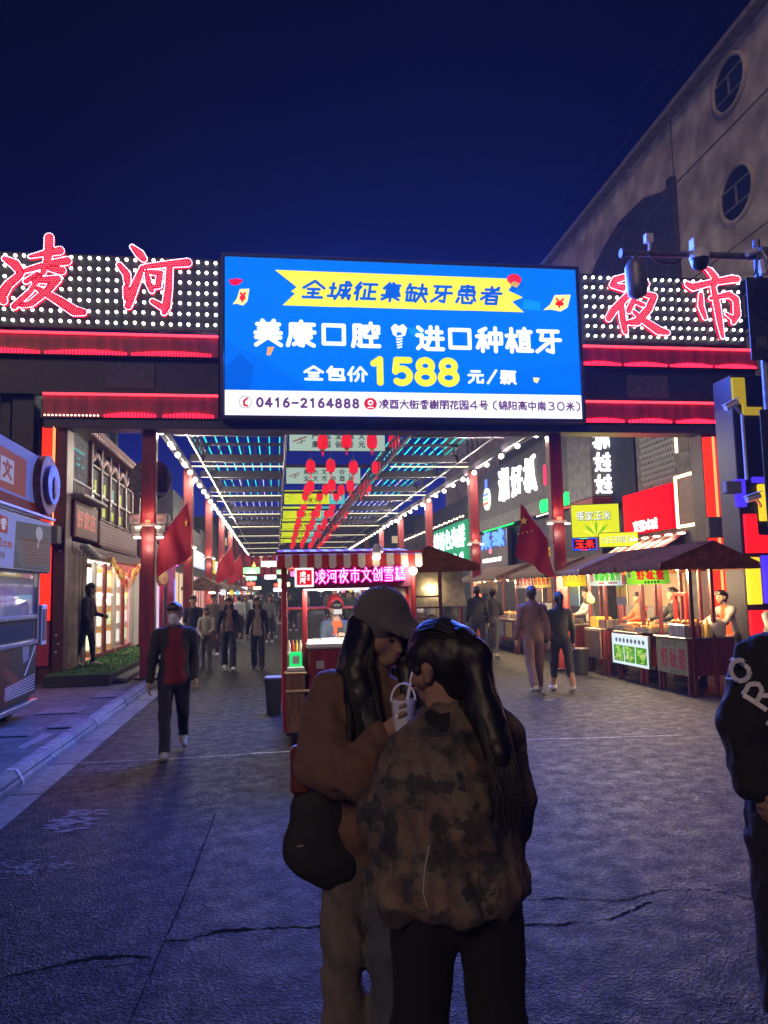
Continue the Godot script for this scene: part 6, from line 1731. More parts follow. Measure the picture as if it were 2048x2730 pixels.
func tall_building() -> void:
	var g := thing("tall_building", "tall beige building with round windows and a sweeping arch above the right of the gate", "building", V(14.0, 0, -20.0))
	var beige := mat("beige_plaster", C(0.56, 0.48, 0.43), 0.85, 0.0, "blotch", 0.12)
	var dark := mat("arch_dark", C(0.07, 0.07, 0.09), 0.7, 0.0, "blotch", 0.3)
	# wall in the plane x = 0 (local), z from 12 to -42
	var w := MB.new()
	w.box(V(2.0, 9.2, -15.0), V(4.0, 18.4, 54.0))
	part(g, "wall", w, beige)
	# arch: recessed dark panel bounded by a curve, read off as (z, y)
	var pts := PackedVector2Array([V2(-4.15, 15.85), V2(-4.8, 15.9), V2(-6.2, 16.4), V2(-8.2, 16.5), V2(-9.6, 16.2), V2(-10.7, 15.8), V2(-13.5, 14.0), V2(-15.5, 11.0), V2(-16.5, 7.5), V2(-4.15, 7.5)])
	var am := MB.new()
	am.prism(pts, V(-0.02, 0, 0), V(0, 0, 1), Vector3.UP, 0.05)
	part(g, "arch_panel", am, dark)
	var rib := MB.new()
	rib.bar(V(-0.06, 4.0, -4.1), V(-0.06, 16.0, -4.1), 0.34, 0.3, Vector3.RIGHT)
	part(g, "pilaster", rib, dark)
	var j := MB.new()
	j.bar(V(-0.008, 15.9, -4.05), V(-0.008, 18.38, -4.05), 0.035, 0.03, Vector3.RIGHT)
	j.bar(V(-0.008, 15.75, -4.0), V(-0.008, 15.75, 11.9), 0.035, 0.03, Vector3.RIGHT)
	j.bar(V(-0.008, 12.0, -3.7), V(-0.008, 12.0, 11.9), 0.03, 0.03, Vector3.RIGHT)
	part(g, "wall_joint", j, mat("joint_dark", C(0.09, 0.08, 0.08), 0.8))
	part(g, "cornice", B(V(-0.12, 18.3, -15.0), V(0.5, 0.25, 54.2), 0.04), mat("cornice", C(0.3, 0.26, 0.24), 0.8, 0.0, "blotch", 0.3))
	part(g, "parapet", B(V(0.9, 18.8, 3.0), V(0.4, 0.9, 14.0), 0.04), mat("cornice", C(0.3, 0.26, 0.24), 0.8))
	for q in [[-4.3, 0.5, 0.9], [-8.0, 0.45, 0.8]]: part(g, "roof_box", B(V(0.6, 18.4 + q[2] / 2, q[0]), V(0.5, q[2], q[1]), 0.03), mat("cornice", C(0.3, 0.26, 0.24), 0.8))
	# round windows: ring, recessed glass, bars
	for q in [V(0, 17.1, -0.55), V(0, 13.55, -0.55), V(0, 17.1, 3.0), V(0, 13.55, 3.0), V(0, 10.0, -0.55), V(0, 10.0, 3.0)]:
		var rim := MB.new()
		var rings := []
		for e in [[0.98, 0.0], [0.98, -0.1], [0.86, -0.1], [0.84, 0.0]]: rings.append(rim.ring(q + V(e[1], 0, 0), V(0, 0, e[0] * 0.92), V(0, e[0] * 0.92, 0), 40))
		rim.loft(rings, true, false)
		var win := part(g, "round_window", rim, beige)
		var gl := MB.new()
		gl.loft([gl.ring(q + V(0.005, 0, 0), V(0, 0, 0.8), V(0, 0.8, 0), 36), gl.ring(q + V(-0.03, 0, 0), V(0, 0, 0.8), V(0, 0.8, 0), 36)])
		part(win, "glass", gl, mat("dark_glass", C(0.02, 0.025, 0.035), 0.1))
		var bars := MB.new()
		bars.bar(q + V(-0.05, 0.28, -0.72), q + V(-0.05, 0.28, 0.72), 0.05, 0.05)
		bars.bar(q + V(-0.05, -0.36, -0.68), q + V(-0.05, -0.36, 0.68), 0.05, 0.05)
		bars.bar(q + V(-0.05, -0.36, 0.0), q + V(-0.05, 0.28, 0.0), 0.05, 0.05)
		part(win, "glazing_bar", bars, mat("bar_grey", C(0.14, 0.14, 0.15), 0.6))
	# slack wires in front of the roof edge
	var cb := thing("overhead_wires", "thin slack overhead wires below the tall building's roof", "wires", V(0, 0, 0))
	for q in 2:
		var m := MB.new()
		m.path([V(11.5, 17.0 + q, 2), V(11.5, 16.4 + q, -14), V(11.8, 16.6 + q, -34)], 0.012, 4)
		part(cb, "wire", m, mat("rubber", C(0.015, 0.015, 0.015), 0.8))

func mast() -> void:
	var m := thing("camera_mast", "grey street mast with a long arm carrying surveillance cameras", "mast", V(7.76, 0, -11.0))
	var steel := mat("mast_grey", C(0.2, 0.2, 0.23), 0.45, 0.3, "blotch", 1.0)
	var whit := mat("camera_white", C(0.5, 0.5, 0.55), 0.4)
	var blk := mat("camera_black", C(0.02, 0.02, 0.025), 0.3)
	var t := MB.new()
	t.tube(V(0, 0, 0), V(0, 7.25, 0), 0.085, 0.06, 12)
	part(m, "pole", t, steel)
	t = MB.new()
	t.tube(V(0, 6.98, 0), V(-2.28, 6.94, 0), 0.055, 0.045, 10)
	t.tube(V(-2.28, 6.94, 0), V(-2.34, 6.94, 0), 0.075, 0.075, 10)
	part(m, "arm", t, steel)
	t = MB.new()
	t.lathe(V(-2.1, 6.2, 0), [[0.03, 0.0], [0.14, 0.06], [0.17, 0.2], [0.17, 0.52], [0.12, 0.62], [0.05, 0.66], [0.04, 0.74]], 16)
	part(m, "dome_camera", t, steel)
	t = MB.new()
	t.box(V(-1.86, 7.2, 0), V(0.12, 0.14, 0.1)); t.tube(V(-1.86, 6.98, 0), V(-1.84, 7.14, 0), 0.025)
	part(m, "sensor", t, whit)
	var d := MB.new()
	d.lathe(V(-1.06, 6.66, 0.08), [[0.02, 0.0], [0.11, 0.05], [0.145, 0.16], [0.145, 0.26], [0.1, 0.32]], 16)
	var dc := part(m, "dome_camera", d, blk)
	d = MB.new()
	d.lathe(V(-1.06, 6.85, 0.08), [[0.155, 0.0], [0.155, 0.1], [0.08, 0.18]], 16)
	part(dc, "hood", d, whit)
	part(dc, "sunshade", B(V(-1.18, 7.06, 0.1), V(0.03, 0.24, 0.16), 0.01), whit)
	var cl := MB.new()
	for q in 7: cl.path([V(-0.12 + 0.04 * q, 7.1, 0.1), V(-0.1 + 0.06 * q, 6.9 - 0.03 * (q % 3), 0.16), V(-0.14 + 0.05 * q, 6.62, 0.1)], 0.014, 5)
	part(m, "cable_bundle", cl, blk)
	for q in [[V(-0.2, 6.98, 0.14), V(0.2, 0.09, 0.1), 0.3], [V(-0.05, 6.72, 0.16), V(0.09, 0.26, 0.1), 0.1]]:
		var bx := part(m, "bullet_camera", B(Vector3.ZERO, q[1], 0.02), whit, q[0])
		bx.rotation.z = q[2]
	cl = MB.new()
	cl.path([V(-1.9, 6.9, 0.06), V(-1.75, 6.78, 0.07), V(-1.5, 6.76, 0.07), V(-1.35, 6.86, 0.06)], 0.014, 5)
	part(m, "loose_cable", cl, blk)
	# dark sign plates hung on the pole
	var s := thing("road_sign", "dark plate with a round sign and faint characters below the mast arm", "sign", V(7.82, 5.85, -10.9))
	part(s, "plate", B(V(0, 0.05, 0), V(0.72, 1.36, 0.03), 0.01), mat("plate_dark", C(0.035, 0.035, 0.05), 0.5, 0.0, "blotch", 1.2))
	t = MB.new()
	t.loft([t.ring(V(0, 0.32, 0.02), V(0.31, 0, 0), V(0, 0.31, 0), 30), t.ring(V(0, 0.32, 0.035), V(0.31, 0, 0), V(0, 0.31, 0), 30)])
	part(s, "disc", t, mat("plate_disc", C(0.016, 0.014, 0.03), 0.4))
	t = MB.new()
	letters(t, "南宁", V(-0.28, -0.24, 0.016), Vector3.RIGHT, 0.2, 0.2, 0.26, 0.02, 0.004)
	part(s, "lettering", t, mat("plate_text", C(0.1, 0.1, 0.12), 0.6))
	var s2 := thing("market_sign", "tall dark sign plate with a red disc and white market hours", "sign", V(7.86, 3.5, -10.9))
	part(s2, "plate", B(V(0, 0, 0), V(0.66, 1.85, 0.03), 0.01), mat("plate_dark", C(0.035, 0.035, 0.05), 0.5))
	t = MB.new()
	t.loft([t.ring(V(0.1, 0.45, 0.02), V(0.28, 0, 0), V(0, 0.28, 0), 30), t.ring(V(0.1, 0.45, 0.035), V(0.28, 0, 0), V(0, 0.28, 0), 30)])
	part(s2, "disc", t, mat("disc_red", C(0.06, 0.012, 0.02), 0.5))
	t = MB.new()
	letters(t, "夜市", V(-0.26, -0.02, 0.016), Vector3.RIGHT, 0.2, 0.18, 0.26, 0.018, 0.004)
	letters(t, "4月1日", V(-0.27, -0.28, 0.016), Vector3.RIGHT, 0.12, 0.14, 0.14, 0.014, 0.004)
	letters(t, "16.00", V(-0.27, -0.5, 0.016), Vector3.RIGHT, 0.1, 0.12, 0.12, 0.014, 0.004)
	part(s2, "lettering", t, mat("plate_text2", C(0.2, 0.2, 0.22), 0.6))
	# pillar of coloured light boxes at the frame's right edge
	var p := thing("light_box_pillar", "dark pillar set with red, yellow and blue glowing boxes", "pillar", V(8.62, 0, -12.6))
	part(p, "pillar", B(V(0.15, 2.75, -0.35), V(1.1, 5.5, 0.6), 0.02), mat("pillar_dark", C(0.012, 0.005, 0.008), 0.5, 0.0, "blotch", 0.8))
	var rd := glow("block_red", C(1.0, 0.01, 0.015), 0.85)
	var ye := glow("block_yellow", C(1.0, 0.72, 0.02), 0.75)
	var bl := glow("block_blue", C(0.08, 0.04, 1.0), 0.7)
	var ell := MB.new()
	ell.prism(PackedVector2Array([V2(-0.38, 0.34), V2(-0.16, 0.34), V2(-0.15, -0.03), V2(0.1, -0.05), V2(0.1, -0.35), V2(-0.38, -0.35)]), V(0, 2.6, 0), Vector3.RIGHT, Vector3.UP, 0.07)
	part(p, "red_box", ell, rd)
	part(p, "yellow_box", B(V(-0.26, 1.76, 0.0), V(0.24, 0.83, 0.1), 0.015), ye)
	part(p, "red_box", B(V(-0.2, 1.02, 0.0), V(0.36, 0.44, 0.1), 0.015), rd)
	part(p, "blue_box", B(V(0.02, 1.78, 0.0), V(0.2, 0.85, 0.1), 0.015), bl)
	part(p, "yellow_box", B(V(0.1, 3.15, 0.0), V(0.3, 0.66, 0.1), 0.015), ye)
	part(p, "blue_box", B(V(0.05, 3.56, 0.0), V(0.4, 0.1, 0.1), 0.015), bl)
	part(p, "blue_box", B(V(-0.4, 3.32, 0.0), V(0.18, 0.5, 0.1), 0.015), bl)
	ell = MB.new()
	ell.prism(PackedVector2Array([V2(-0.44, 0.66), V2(-0.2, 0.66), V2(-0.2, 0.12), V2(0.1, 0.12), V2(0.1, -0.02), V2(-0.26, -0.02), V2(-0.26, 0.18), V2(-0.44, 0.2)]), V(0, 4.76, 0), Vector3.RIGHT, Vector3.UP, 0.06)
	part(p, "yellow_box", ell, glow("block_ochre", C(0.6, 0.42, 0.02), 0.45))
	area(p, V(-0.1, 2.2, 0.25), V2(0.6, 2.0), V(0, 0, 1), C(1.0, 0.2, 0.05), 1.6)
	for q in [[V(-0.62, 4.86, 0.25), 0.45], [V(-0.36, 3.2, 0.3), 0.3]]:
		var c := MB.new()
		c.tube(V(-0.13, 0, 0), V(0.13, 0, 0), 0.055, 0.055, 10); c.box(V(0.02, 0.065, 0), V(0.3, 0.015, 0.13)); c.path([V(0.05, -0.04, 0), V(0.12, -0.16, -0.05), V(0.22, -0.2, -0.2)], 0.025, 6)
		var o := part(p, "bullet_camera", c, whit, q[0])
		o.rotation.z = q[1]
	part(p, "junction_box", B(V(-0.55, 3.42, 0.0), V(0.3, 0.22, 0.14), 0.015), mat("greybox", C(0.11, 0.1, 0.11), 0.6))
	part(p, "conduit", B(V(-0.28, 4.15, 0.03), V(0.05, 1.2, 0.05), 0.01), mat("camera_white", C(0.5, 0.5, 0.55), 0.4))
# tarpaulin gable roof over a stall: eave at x0, ridge at xr, back eave at x1, from z0 (near) to z1 (far), sagging between its bars
func tarp(x0: float, y0: float, xr: float, yr: float, x1: float, z0: float, z1: float, droop := 0.1) -> MB:
	var m := MB.new()
	var rings := []
	for k in 17:
		var u := k / 16.0
		var z := lerpf(z0, z1, u)
		var sag := 0.025 * sin(u * PI * 3.0) * sin(u * PI * 3.0) + 0.008 * sin(u * 23.0)
		var row := PackedVector3Array()
		row.append(V(x0 - 0.01, y0 - droop - 0.015 * sin(u * 31.0), z))
		row.append(V(x0, y0 - sag * 0.4, z))
		for j in range(1, 6): row.append(V(lerpf(x0, xr, j / 6.0), lerpf(y0, yr, j / 6.0) - sag, z))
		row.append(V(xr, yr, z))
		for j in range(1, 4): row.append(V(lerpf(xr, x1, j / 4.0), lerpf(yr, y0, j / 4.0) - sag, z))
		row.append(V(x1, y0 - sag * 0.4, z)); row.append(V(x1 + 0.01, y0 - droop, z))
		rings.append(row)
	m.loft(rings, false, false)
	# gable ends
	for z in [z0, z1]:
		var s := 1.0 if z == z0 else -1.0
		m.tri(V(x0, y0, z + 0.002 * s), V(xr, yr, z + 0.002 * s), V(x1, y0, z + 0.002 * s), V(0, 0, s))
		m.quad(V(x0, y0, z + 0.003 * s), V(x1, y0, z + 0.003 * s), V(x1, y0 - droop, z + 0.003 * s), V(x0, y0 - droop, z + 0.003 * s))
	return m

func hang_sign(t: Node3D, called: String, x: float, y0: float, y1: float, za: float, zb: float, m: Material) -> Node3D:
	var f := MB.new()
	# seen from the street side (facing -x): the far end is on the left
	f.quad(V(x, y1, zb), V(x, y1, za), V(x + 0.02, y0, za), V(x + 0.02, y0, zb))
	var b := part(t, called, f, m)
	part(b, "hem_rod", B(V(x + 0.01, y1 + 0.006, (za + zb) / 2), V(0.012, 0.012, absf(za - zb))), mat("backing", C(0.3, 0.3, 0.28), 0.8))
	return b

func crate_of(parent: Node3D, called: String, o: Vector3, s: Vector3, rim: Material, food: Material, n: int, r: float) -> void:
	var tr := MB.new()
	for e in [[V(0, -s.y / 2 + 0.01, 0), V(s.x, 0.02, s.z)], [V(s.x / 2, 0, 0), V(0.015, s.y, s.z)], [V(-s.x / 2, 0, 0), V(0.015, s.y, s.z)], [V(0, 0, s.z / 2), V(s.x, s.y, 0.015)], [V(0, 0, -s.z / 2), V(s.x, s.y, 0.015)]]: tr.box(o + e[0], e[1])
	var t := part(parent, called, tr, rim)
	var f := MB.new()
	for k in n: f.ball(o + V(rng.randf_range(-0.4, 0.4) * s.x, s.y * 0.3 + rng.randf() * r, rng.randf_range(-0.42, 0.42) * s.z), V(r * rng.randf_range(0.6, 1.3), r * rng.randf_range(0.5, 0.9), r * rng.randf_range(0.7, 1.8)), 6, 4)
	tag(part(t, "food", f, food), "", "", "", "stuff")

func stalls() -> void:
	var tarpm := mat("tarp_brown", C(0.18, 0.065, 0.02), 0.95, 0.0, "blotch", 0.9)
	tarpm.metallic_specular = 0.08
	tarpm.backlight_enabled = true
	tarpm.backlight = Color(0.12, 0.06, 0.05)
	var tarp2 := mat("tarp_greyred", C(0.24, 0.15, 0.11), 0.85, 0.0, "blotch", 0.9)
	var postm := mat("stall_post", C(0.12, 0.015, 0.018), 0.5, 0.0, "streak", 1.0)
	var redm := mat("stall_red", C(0.45, 0.025, 0.02), 0.5, 0.0, "streak", 1.0)
	var side := mat("stall_maroon", C(0.13, 0.016, 0.018), 0.45, 0.0, "streak", 0.8)
	var steel := mat("stall_steel", C(0.42, 0.4, 0.38), 0.3, 0.7, "streak", 1.0)
	var gold := mat("fried", C(0.55, 0.24, 0.05), 0.5, 0.0, "blotch", 4.0)
	var dark := mat("charred", C(0.06, 0.03, 0.015), 0.6)
	var bulbm := glow("stall_bulb", C(1.0, 0.88, 0.55), 6.0)
	var specs := [
		[-10.9, -12.42, "nearest brown-roofed stall with green banner and printed front panel", tarpm],
		[-12.5, -13.98, "brown-roofed stall with pale blue banner and lit green picture panel", tarpm],
		[-14.05, -15.36, "brown-roofed stall with cardboard front and yellow banner", tarp2],
		[-15.95, -18.5, "grey-red roofed stall with white and yellow banners beyond the post", tarp2],
		[-19.7, -23.9, "far stall with a row of round straw hats hanging from its eave", tarp2]]
	for k in specs.size():
		var z0: float = specs[k][0]
		var z1: float = specs[k][1]
		var t := thing("food_stall", specs[k][2], "stall", Vector3.ZERO, 0.0, "food stalls along the right side")
		part(t, "roof", tarp(5.72, 2.04, 6.62, 2.38, 7.35, z0, z1), specs[k][3])
		var zn := z0 - 0.42
		var zf := z1 + 0.12
		for q in [[6.42, zn], [6.78 if k == 0 else 7.15, zn], [6.42, zf], [7.15, zf]]:
			part(t, "post", B(V(q[0], 1.06, q[1]), V(0.06, 2.12, 0.06), 0.008), postm)
		part(t, "ridge_pole", B(V(6.62, 2.33, (z0 + z1) / 2), V(0.05, 0.05, z0 - z1 - 0.1), 0.01), postm)
		part(t, "eave_rail", B(V(5.76, 1.97, (z0 + z1) / 2), V(0.04, 0.04, z0 - z1 - 0.1), 0.01), postm)
		for q in [zn, zf]: part(t, "eave_arm", B(V(6.1, 1.97, q), V(0.7, 0.04, 0.04), 0.008), postm)
		# counter
		var cz := (zn + zf) / 2.0
		var cl := zn - zf
		var c := part(t, "counter", B(V(6.72, 0.58, cz), V(0.8, 0.56, cl), 0.01), side)
		part(c, "counter_top", B(V(6.7, 0.875, cz), V(0.86, 0.03, cl + 0.04), 0.008), steel)
		for q in [[6.34, zn - 0.03], [7.08, zn - 0.03], [6.34, zf + 0.03], [7.08, zf + 0.03]]: part(c, "leg", B(V(q[0], 0.15, q[1]), V(0.05, 0.3, 0.05), 0.006), postm)
		# lamp bulbs under the ridge
		for q in (2 if k < 4 else 3):
			var zl: float = lerpf(zn, zf, (q + 0.3) / (2.0 if k < 4 else 3.0))
			var bm := MB.new()
			bm.ball(V(6.3, 1.98, zl), V(0.035, 0.045, 0.035), 8, 6)
			part(t, "bulb", bm, bulbm)
			var cd := MB.new()
			cd.tube(V(6.3, 2.02, zl), V(6.35, 2.25, zl), 0.006, 0.006, 4)
			part(t, "bulb_cord", cd, mat("rubber", C(0.015, 0.015, 0.015)))
			omni(t, V(6.3, 1.9, zl), C(1.0, 0.7, 0.36), 2.7, 0.05)
		if k == 0:
			var im := canvas(300, 128, Color(0.5, 0.86, 0.16))
			im.fill_rect(Rect2i(6, 12, 34, 60), Color(0.8, 0.9, 0.8)); write(im, "虾扯蛋", 84, 16, 54, 74, 66, 6.5, Color(0.75, 0.1, 0.06)); write(im, "花西米包号", 130, 102, 16, 18, 22, 2.0, Color(0.05, 0.3, 0.05)); write(im, "全国", 12, 20, 22, 22, 26, 1.8, Color(0.1, 0.4, 0.1), 0.0, true)
			hang_sign(t, "banner", 5.86, 1.73, 2.0, z0 - 0.02, z1 + 0.06, sheer("banner_egg", im))
			im = canvas(320, 190, Color(0.42, 0.4, 0.24))
			write(im, "虾扯蛋", 46, 56, 76, 100, 90, 7.5, Color(0.5, 0.1, 0.08)); write(im, "全国美文香", 70, 18, 22, 24, 30, 2.0, Color(0.25, 0.2, 0.1)); write(im, "1388元4186", 130, 166, 14, 18, 18, 2.0, Color(0.2, 0.3, 0.1))
			var f := MB.new()
			f.quad(V(6.312, 0.86, zf), V(6.312, 0.86, zn), V(6.312, 0.3, zn), V(6.312, 0.3, zf))
			part(c, "printed_panel", f, printed("panel_egg", im, 0.0, 0.5))
			# red lift frame, tray, bottles, steel box
			for q in [zn - 0.62, zn - 0.28]: part(t, "rack_leg", B(V(6.5, 1.22, q), V(0.06, 0.66, 0.06), 0.008), redm)
			part(t, "rack_bar", B(V(6.5, 1.56, zn - 0.45), V(0.06, 0.06, 0.4), 0.008), redm)
			var gb := single("griddle_box", B(V(6.52, 0.99, zn - 0.3), V(0.42, 0.2, 0.5), 0.015), steel, "steel griddle box piled with fried eggs on the nearest counter", "griddle")
			var eg := MB.new()
			for q in 22: eg.ball(V(6.52 + rng.randf_range(-0.18, 0.18), 1.11 + rng.randf() * 0.03, zn - 0.3 + rng.randf_range(-0.2, 0.2)), Vector3.ONE * 0.032, 6, 4)
			tag(part(gb, "fried_eggs", eg, gold), "", "", "", "stuff")
			for q in 2:
				var bo := MB.new()
				bo.lathe(V(6.5 + 0.16 * q, 0.89, zn + 0.03 - 0.02 * q), [[0.04, 0.0], [0.045, 0.02], [0.045, 0.18], [0.015, 0.24], [0.012, 0.3]], 10)
				single("sauce_bottle", bo, mat("sauce%d" % q, [C(0.2, 0.03, 0.02), C(0.6, 0.4, 0.08)][q], 0.3), ["dark red sauce bottle at the near counter end", "yellow sauce bottle at the near counter end"][q], "bottle")
			var pot := MB.new()
			pot.lathe(V(6.85, 0.89, zn - 0.12), [[0.14, 0.0], [0.17, 0.03], [0.19, 0.2], [0.15, 0.24], [0.08, 0.3]], 14)
			single("rice_pot", pot, mat("pot", C(0.45, 0.4, 0.33), 0.5), "round covered pot behind the sauce bottles", "pot")
			for q in 2:
				var b := single("waste_bin", _bin(), mat("bin_black%d" % q, C(0.018, 0.018, 0.02), 0.6), ["black waste bin beside the nearest stall end", "black waste bin standing before the cardboard front"][q], "bin", V(7.15, 0, zn + 0.35) if q == 0 else V(5.95, 0, -14.75))
				part(b, "liner", B(V(0, 0.5, 0), V(0.3, 0.04, 0.3), 0.015), mat("bag_black", C(0.02, 0.02, 0.022), 0.35))
		elif k == 1:
			var im := canvas(320, 112, Color(0.72, 0.86, 0.92))
			write(im, "泰国香蕉竹", 60, 14, 44, 60, 51, 5.0, Color(0.25, 0.75, 0.15)); write(im, "好米", 18, 18, 26, 30, 32, 2.6, Color(0.8, 0.35, 0.4), 0.0, true); im.fill_rect(Rect2i(96, 88, 56, 12), Color(0.85, 0.4, 0.4)); write(im, "香家元米", 190, 86, 18, 16, 22, 1.8, Color(0.5, 0.3, 0.3))
			hang_sign(t, "banner", 5.86, 1.73, 2.0, z0 - 0.04, z1 + 0.06, sheer("banner_banana", im))
			im = canvas(320, 220, Color(0.86, 0.92, 0.95))
			for q in 8: draw_oval(im, V2(44 + q * 34, 44), V2(11, 16), Color(0.35, 0.4, 0.42))
			for q in 3:
				im.fill_rect(Rect2i(14 + q * 100, 82, 92, 118), Color(0.3, 0.55, 0.12))
				for e in 26: draw_line(im, V2(18 + q * 100 + rng.randf() * 84, 88 + rng.randf() * 104), V2(18 + q * 100 + rng.randf() * 84, 88 + rng.randf() * 104), 3.0, [Color(0.45, 0.8, 0.15), Color(0.75, 0.85, 0.4), Color(0.25, 0.6, 0.1), Color(0.85, 0.8, 0.6)][e % 4])
			var f := MB.new()
			f.quad(V(6.262, 0.84, zf - 0.06), V(6.262, 0.84, zn + 0.42), V(6.262, 0.3, zn + 0.42), V(6.262, 0.3, zf - 0.06))
			var lb := part(c, "light_box", B(V(6.285, 0.57, (zn + zf) / 2 + 0.18), V(0.04, 0.56, cl + 0.5), 0.008), mat("casing", C(0.05, 0.05, 0.055)))
			part(lb, "lit_picture", f, printed("veg_panel", im, 0.8))
			area(lb, V(6.2, 0.57, (zn + zf) / 2 + 0.18), V2(1.4, 0.5), V(-1, 0, 0), C(0.75, 1.0, 0.7), 0.35)
			crate_of(t, "food_tray", V(6.6, 0.94, zn + 0.05), V(0.5, 0.08, 0.5), steel, gold, 40, 0.04)
			crate_of(t, "food_tray", V(6.6, 0.96, zn - 0.48), V(0.5, 0.1, 0.42), mat("tray_wood", C(0.3, 0.16, 0.06), 0.6), gold, 40, 0.045)
			crate_of(t, "food_tray", V(6.52, 0.94, zf + 0.15), V(0.4, 0.08, 0.36), steel, dark, 30, 0.04)
			var cb := B(V(6.05, 1.56, z0 - 0.45), V(0.02, 0.36, 0.42), 0.004)
			single("price_board", cb, mat("card_tan", C(0.5, 0.42, 0.26), 0.8, 0.0, "fine", 2.0), "tan price board with orange notes hanging under the blue banner", "board")
			for q in 2: single("orange_note", B(V(6.032, 1.6, z0 - 0.36 - 0.2 * q), V(0.006, 0.16, 0.17 - 0.05 * q)), mat("note_orange", C(0.75, 0.36, 0.1), 0.8), ["larger orange note pinned on the tan price board", "smaller orange note pinned on the tan price board"][q], "note")
		elif k == 2:
			var im := canvas(280, 112, Color(0.86, 0.82, 0.06))
			write(im, "花海米店香", 24, 18, 40, 56, 48, 4.6, Color(0.95, 0.9, 0.5)); write(im, "花海米店香", 26, 20, 40, 56, 48, 2.4, Color(0.75, 0.55, 0.02))
			hang_sign(t, "banner", 5.86, 1.73, 2.0, z0 - 0.04, z1 + 0.06, sheer("banner_yellow", im))
			part(c, "cardboard_front", B(V(6.28, 0.58, cz), V(0.03, 0.54, cl), 0.006), mat("cardboard", C(0.26, 0.17, 0.09), 0.85, 0.0, "streak", 0.7))
			crate_of(t, "paper_box", V(6.55, 1.0, cz - 0.2), V(0.3, 0.2, 0.34), mat("box_yellow", C(0.65, 0.42, 0.06), 0.6), gold, 10, 0.03)
			crate_of(t, "steel_tub", V(6.6, 0.98, cz + 0.25), V(0.4, 0.16, 0.4), steel, dark, 12, 0.03)
			single("blue_price_sheet", B(V(6.0, 1.54, z1 + 0.35), V(0.012, 0.4, 0.5), 0.004), mat("sheet_blue", C(0.3, 0.55, 0.62), 0.7), "pale blue price sheet hanging beside the yellow banner", "sheet")
			var gd := MB.new()
			gd.lathe(V(6.05, 1.36, z0 - 0.35), [[0.02, 0.0], [0.1, 0.04], [0.11, 0.12], [0.05, 0.2], [0.02, 0.26]], 10)
			single("hanging_gourd", gd, mat("gourd", C(0.45, 0.4, 0.2), 0.6), "pale gourd ladle hanging under the stall eave", "ladle")
		elif k == 3:
			for q in 2:
				var im := canvas(256, 100, [Color(0.88, 0.84, 0.84), Color(0.92, 0.86, 0.5)][q])
				write(im, ["家之香花", "好色包米"][q] if q else "家文香花", 16, 16, 46, 60, 58, 4.2, [Color(0.75, 0.25, 0.25), Color(0.8, 0.15, 0.05)][q])
				hang_sign(t, "banner", 5.86, 1.72, 2.0, z0 - 0.04 - (1.25 if q == 0 else 0.0), z0 - (2.5 if q == 0 else 1.2), sheer("banner_far%d" % q, im))
			for q in 3: single("price_board", B(V(5.98, 1.55, z0 - 0.4 - q * 0.75), V(0.015, 0.3, 0.36 + 0.1 * (q % 2)), 0.004), mat("board%d" % q, [C(0.7, 0.35, 0.12), C(0.45, 0.42, 0.4), C(0.65, 0.45, 0.2)][q], 0.7), ["orange price board under the white banner's stall eave", "grey price board in the middle of the fourth stall", "tan price board at the fourth stall's far end"][q], "board")
			crate_of(t, "food_tray", V(6.6, 0.95, cz), V(0.5, 0.1, 1.4), steel, gold, 60, 0.04)
			part(t, "glass_case", B(V(6.6, 1.15, cz - 0.6), V(0.5, 0.4, 0.7), 0.01), mats["pane_glass"])
		else:
			for q in 7:
				var hm := MB.new()
				hm.lathe(Vector3.ZERO, [[0.005, 0.09], [0.1, 0.06], [0.17, 0.0], [0.16, -0.01]], 16)
				var ht := single("straw_hat", hm, mat("straw", C(0.42, 0.36, 0.25), 0.85, 0.0, "streak", 4.0), "round straw hat, %s in the row under the far stall's eave" % ["first", "second", "third", "fourth", "fifth", "sixth", "last"][q], "hat", V(5.86, 1.74, z0 - 0.5 - q * 0.3), "straw hats under the far eave")
				ht.rotation.z = PI / 2 * 0.95
			for q in 4: part(c, "poster", B(V(6.312, 0.6, zn - 0.5 - q * 0.75), V(0.012, 0.4, 0.55)), mat("poster%d" % q, [C(0.5, 0.42, 0.15), C(0.2, 0.3, 0.5), C(0.55, 0.3, 0.25), C(0.45, 0.4, 0.35)][q], 0.6, 0.0, "fine", 4.0))
			crate_of(t, "food_tray", V(6.6, 0.96, cz), V(0.5, 0.12, 2.4), steel, gold, 60, 0.05)
	# loose lumps under the stalls
	for q in 5:
		var m := MB.new()
		m.ball(Vector3.ZERO, V(0.22, 0.1, 0.3), 9, 5)
		single("storage_bundle", m, mat("bundle", C(0.05, 0.045, 0.04), 0.9, 0.0, "fine", 3.0), "dark bundle on the ground under the %s stall" % ["nearest", "second", "third", "fourth", "far"][q], "bundle", V(6.7, 0.1, [-12.0, -13.4, -14.7, -17.0, -21.5][q]))
	# far simple stalls on both sides
	for q in 18:
		var lf := q % 2 == 0
		var z := -27.0 - (q / 2) * 5.2
		var t := thing("food_stall", "distant small stall with lit front on the %s side, number %s" % ["left" if lf else "right", ["one", "two", "three", "four", "five", "six", "seven", "eight", "nine"][q / 2]], "stall", V(-2.0 if lf else 5.3, 0, z), 0.0, "distant stalls")
		var sx := -1.0 if lf else 1.0
		part(t, "roof", tarp(-0.2, 2.0, 0.5, 2.35, 1.2, 0.0, -3.4), mats["tarp_greyred"], V(-1.0 if lf else 0.0, 0, 0))
		part(t, "counter", B(V(sx * 0.3, 0.5, -1.7), V(0.7, 0.9, 2.8), 0.02), side)
		for e in [0.3, -3.1]: part(t, "post", B(V(0.0, 1.0, e - 0.3), V(0.06, 2.0, 0.06), 0.008), postm)
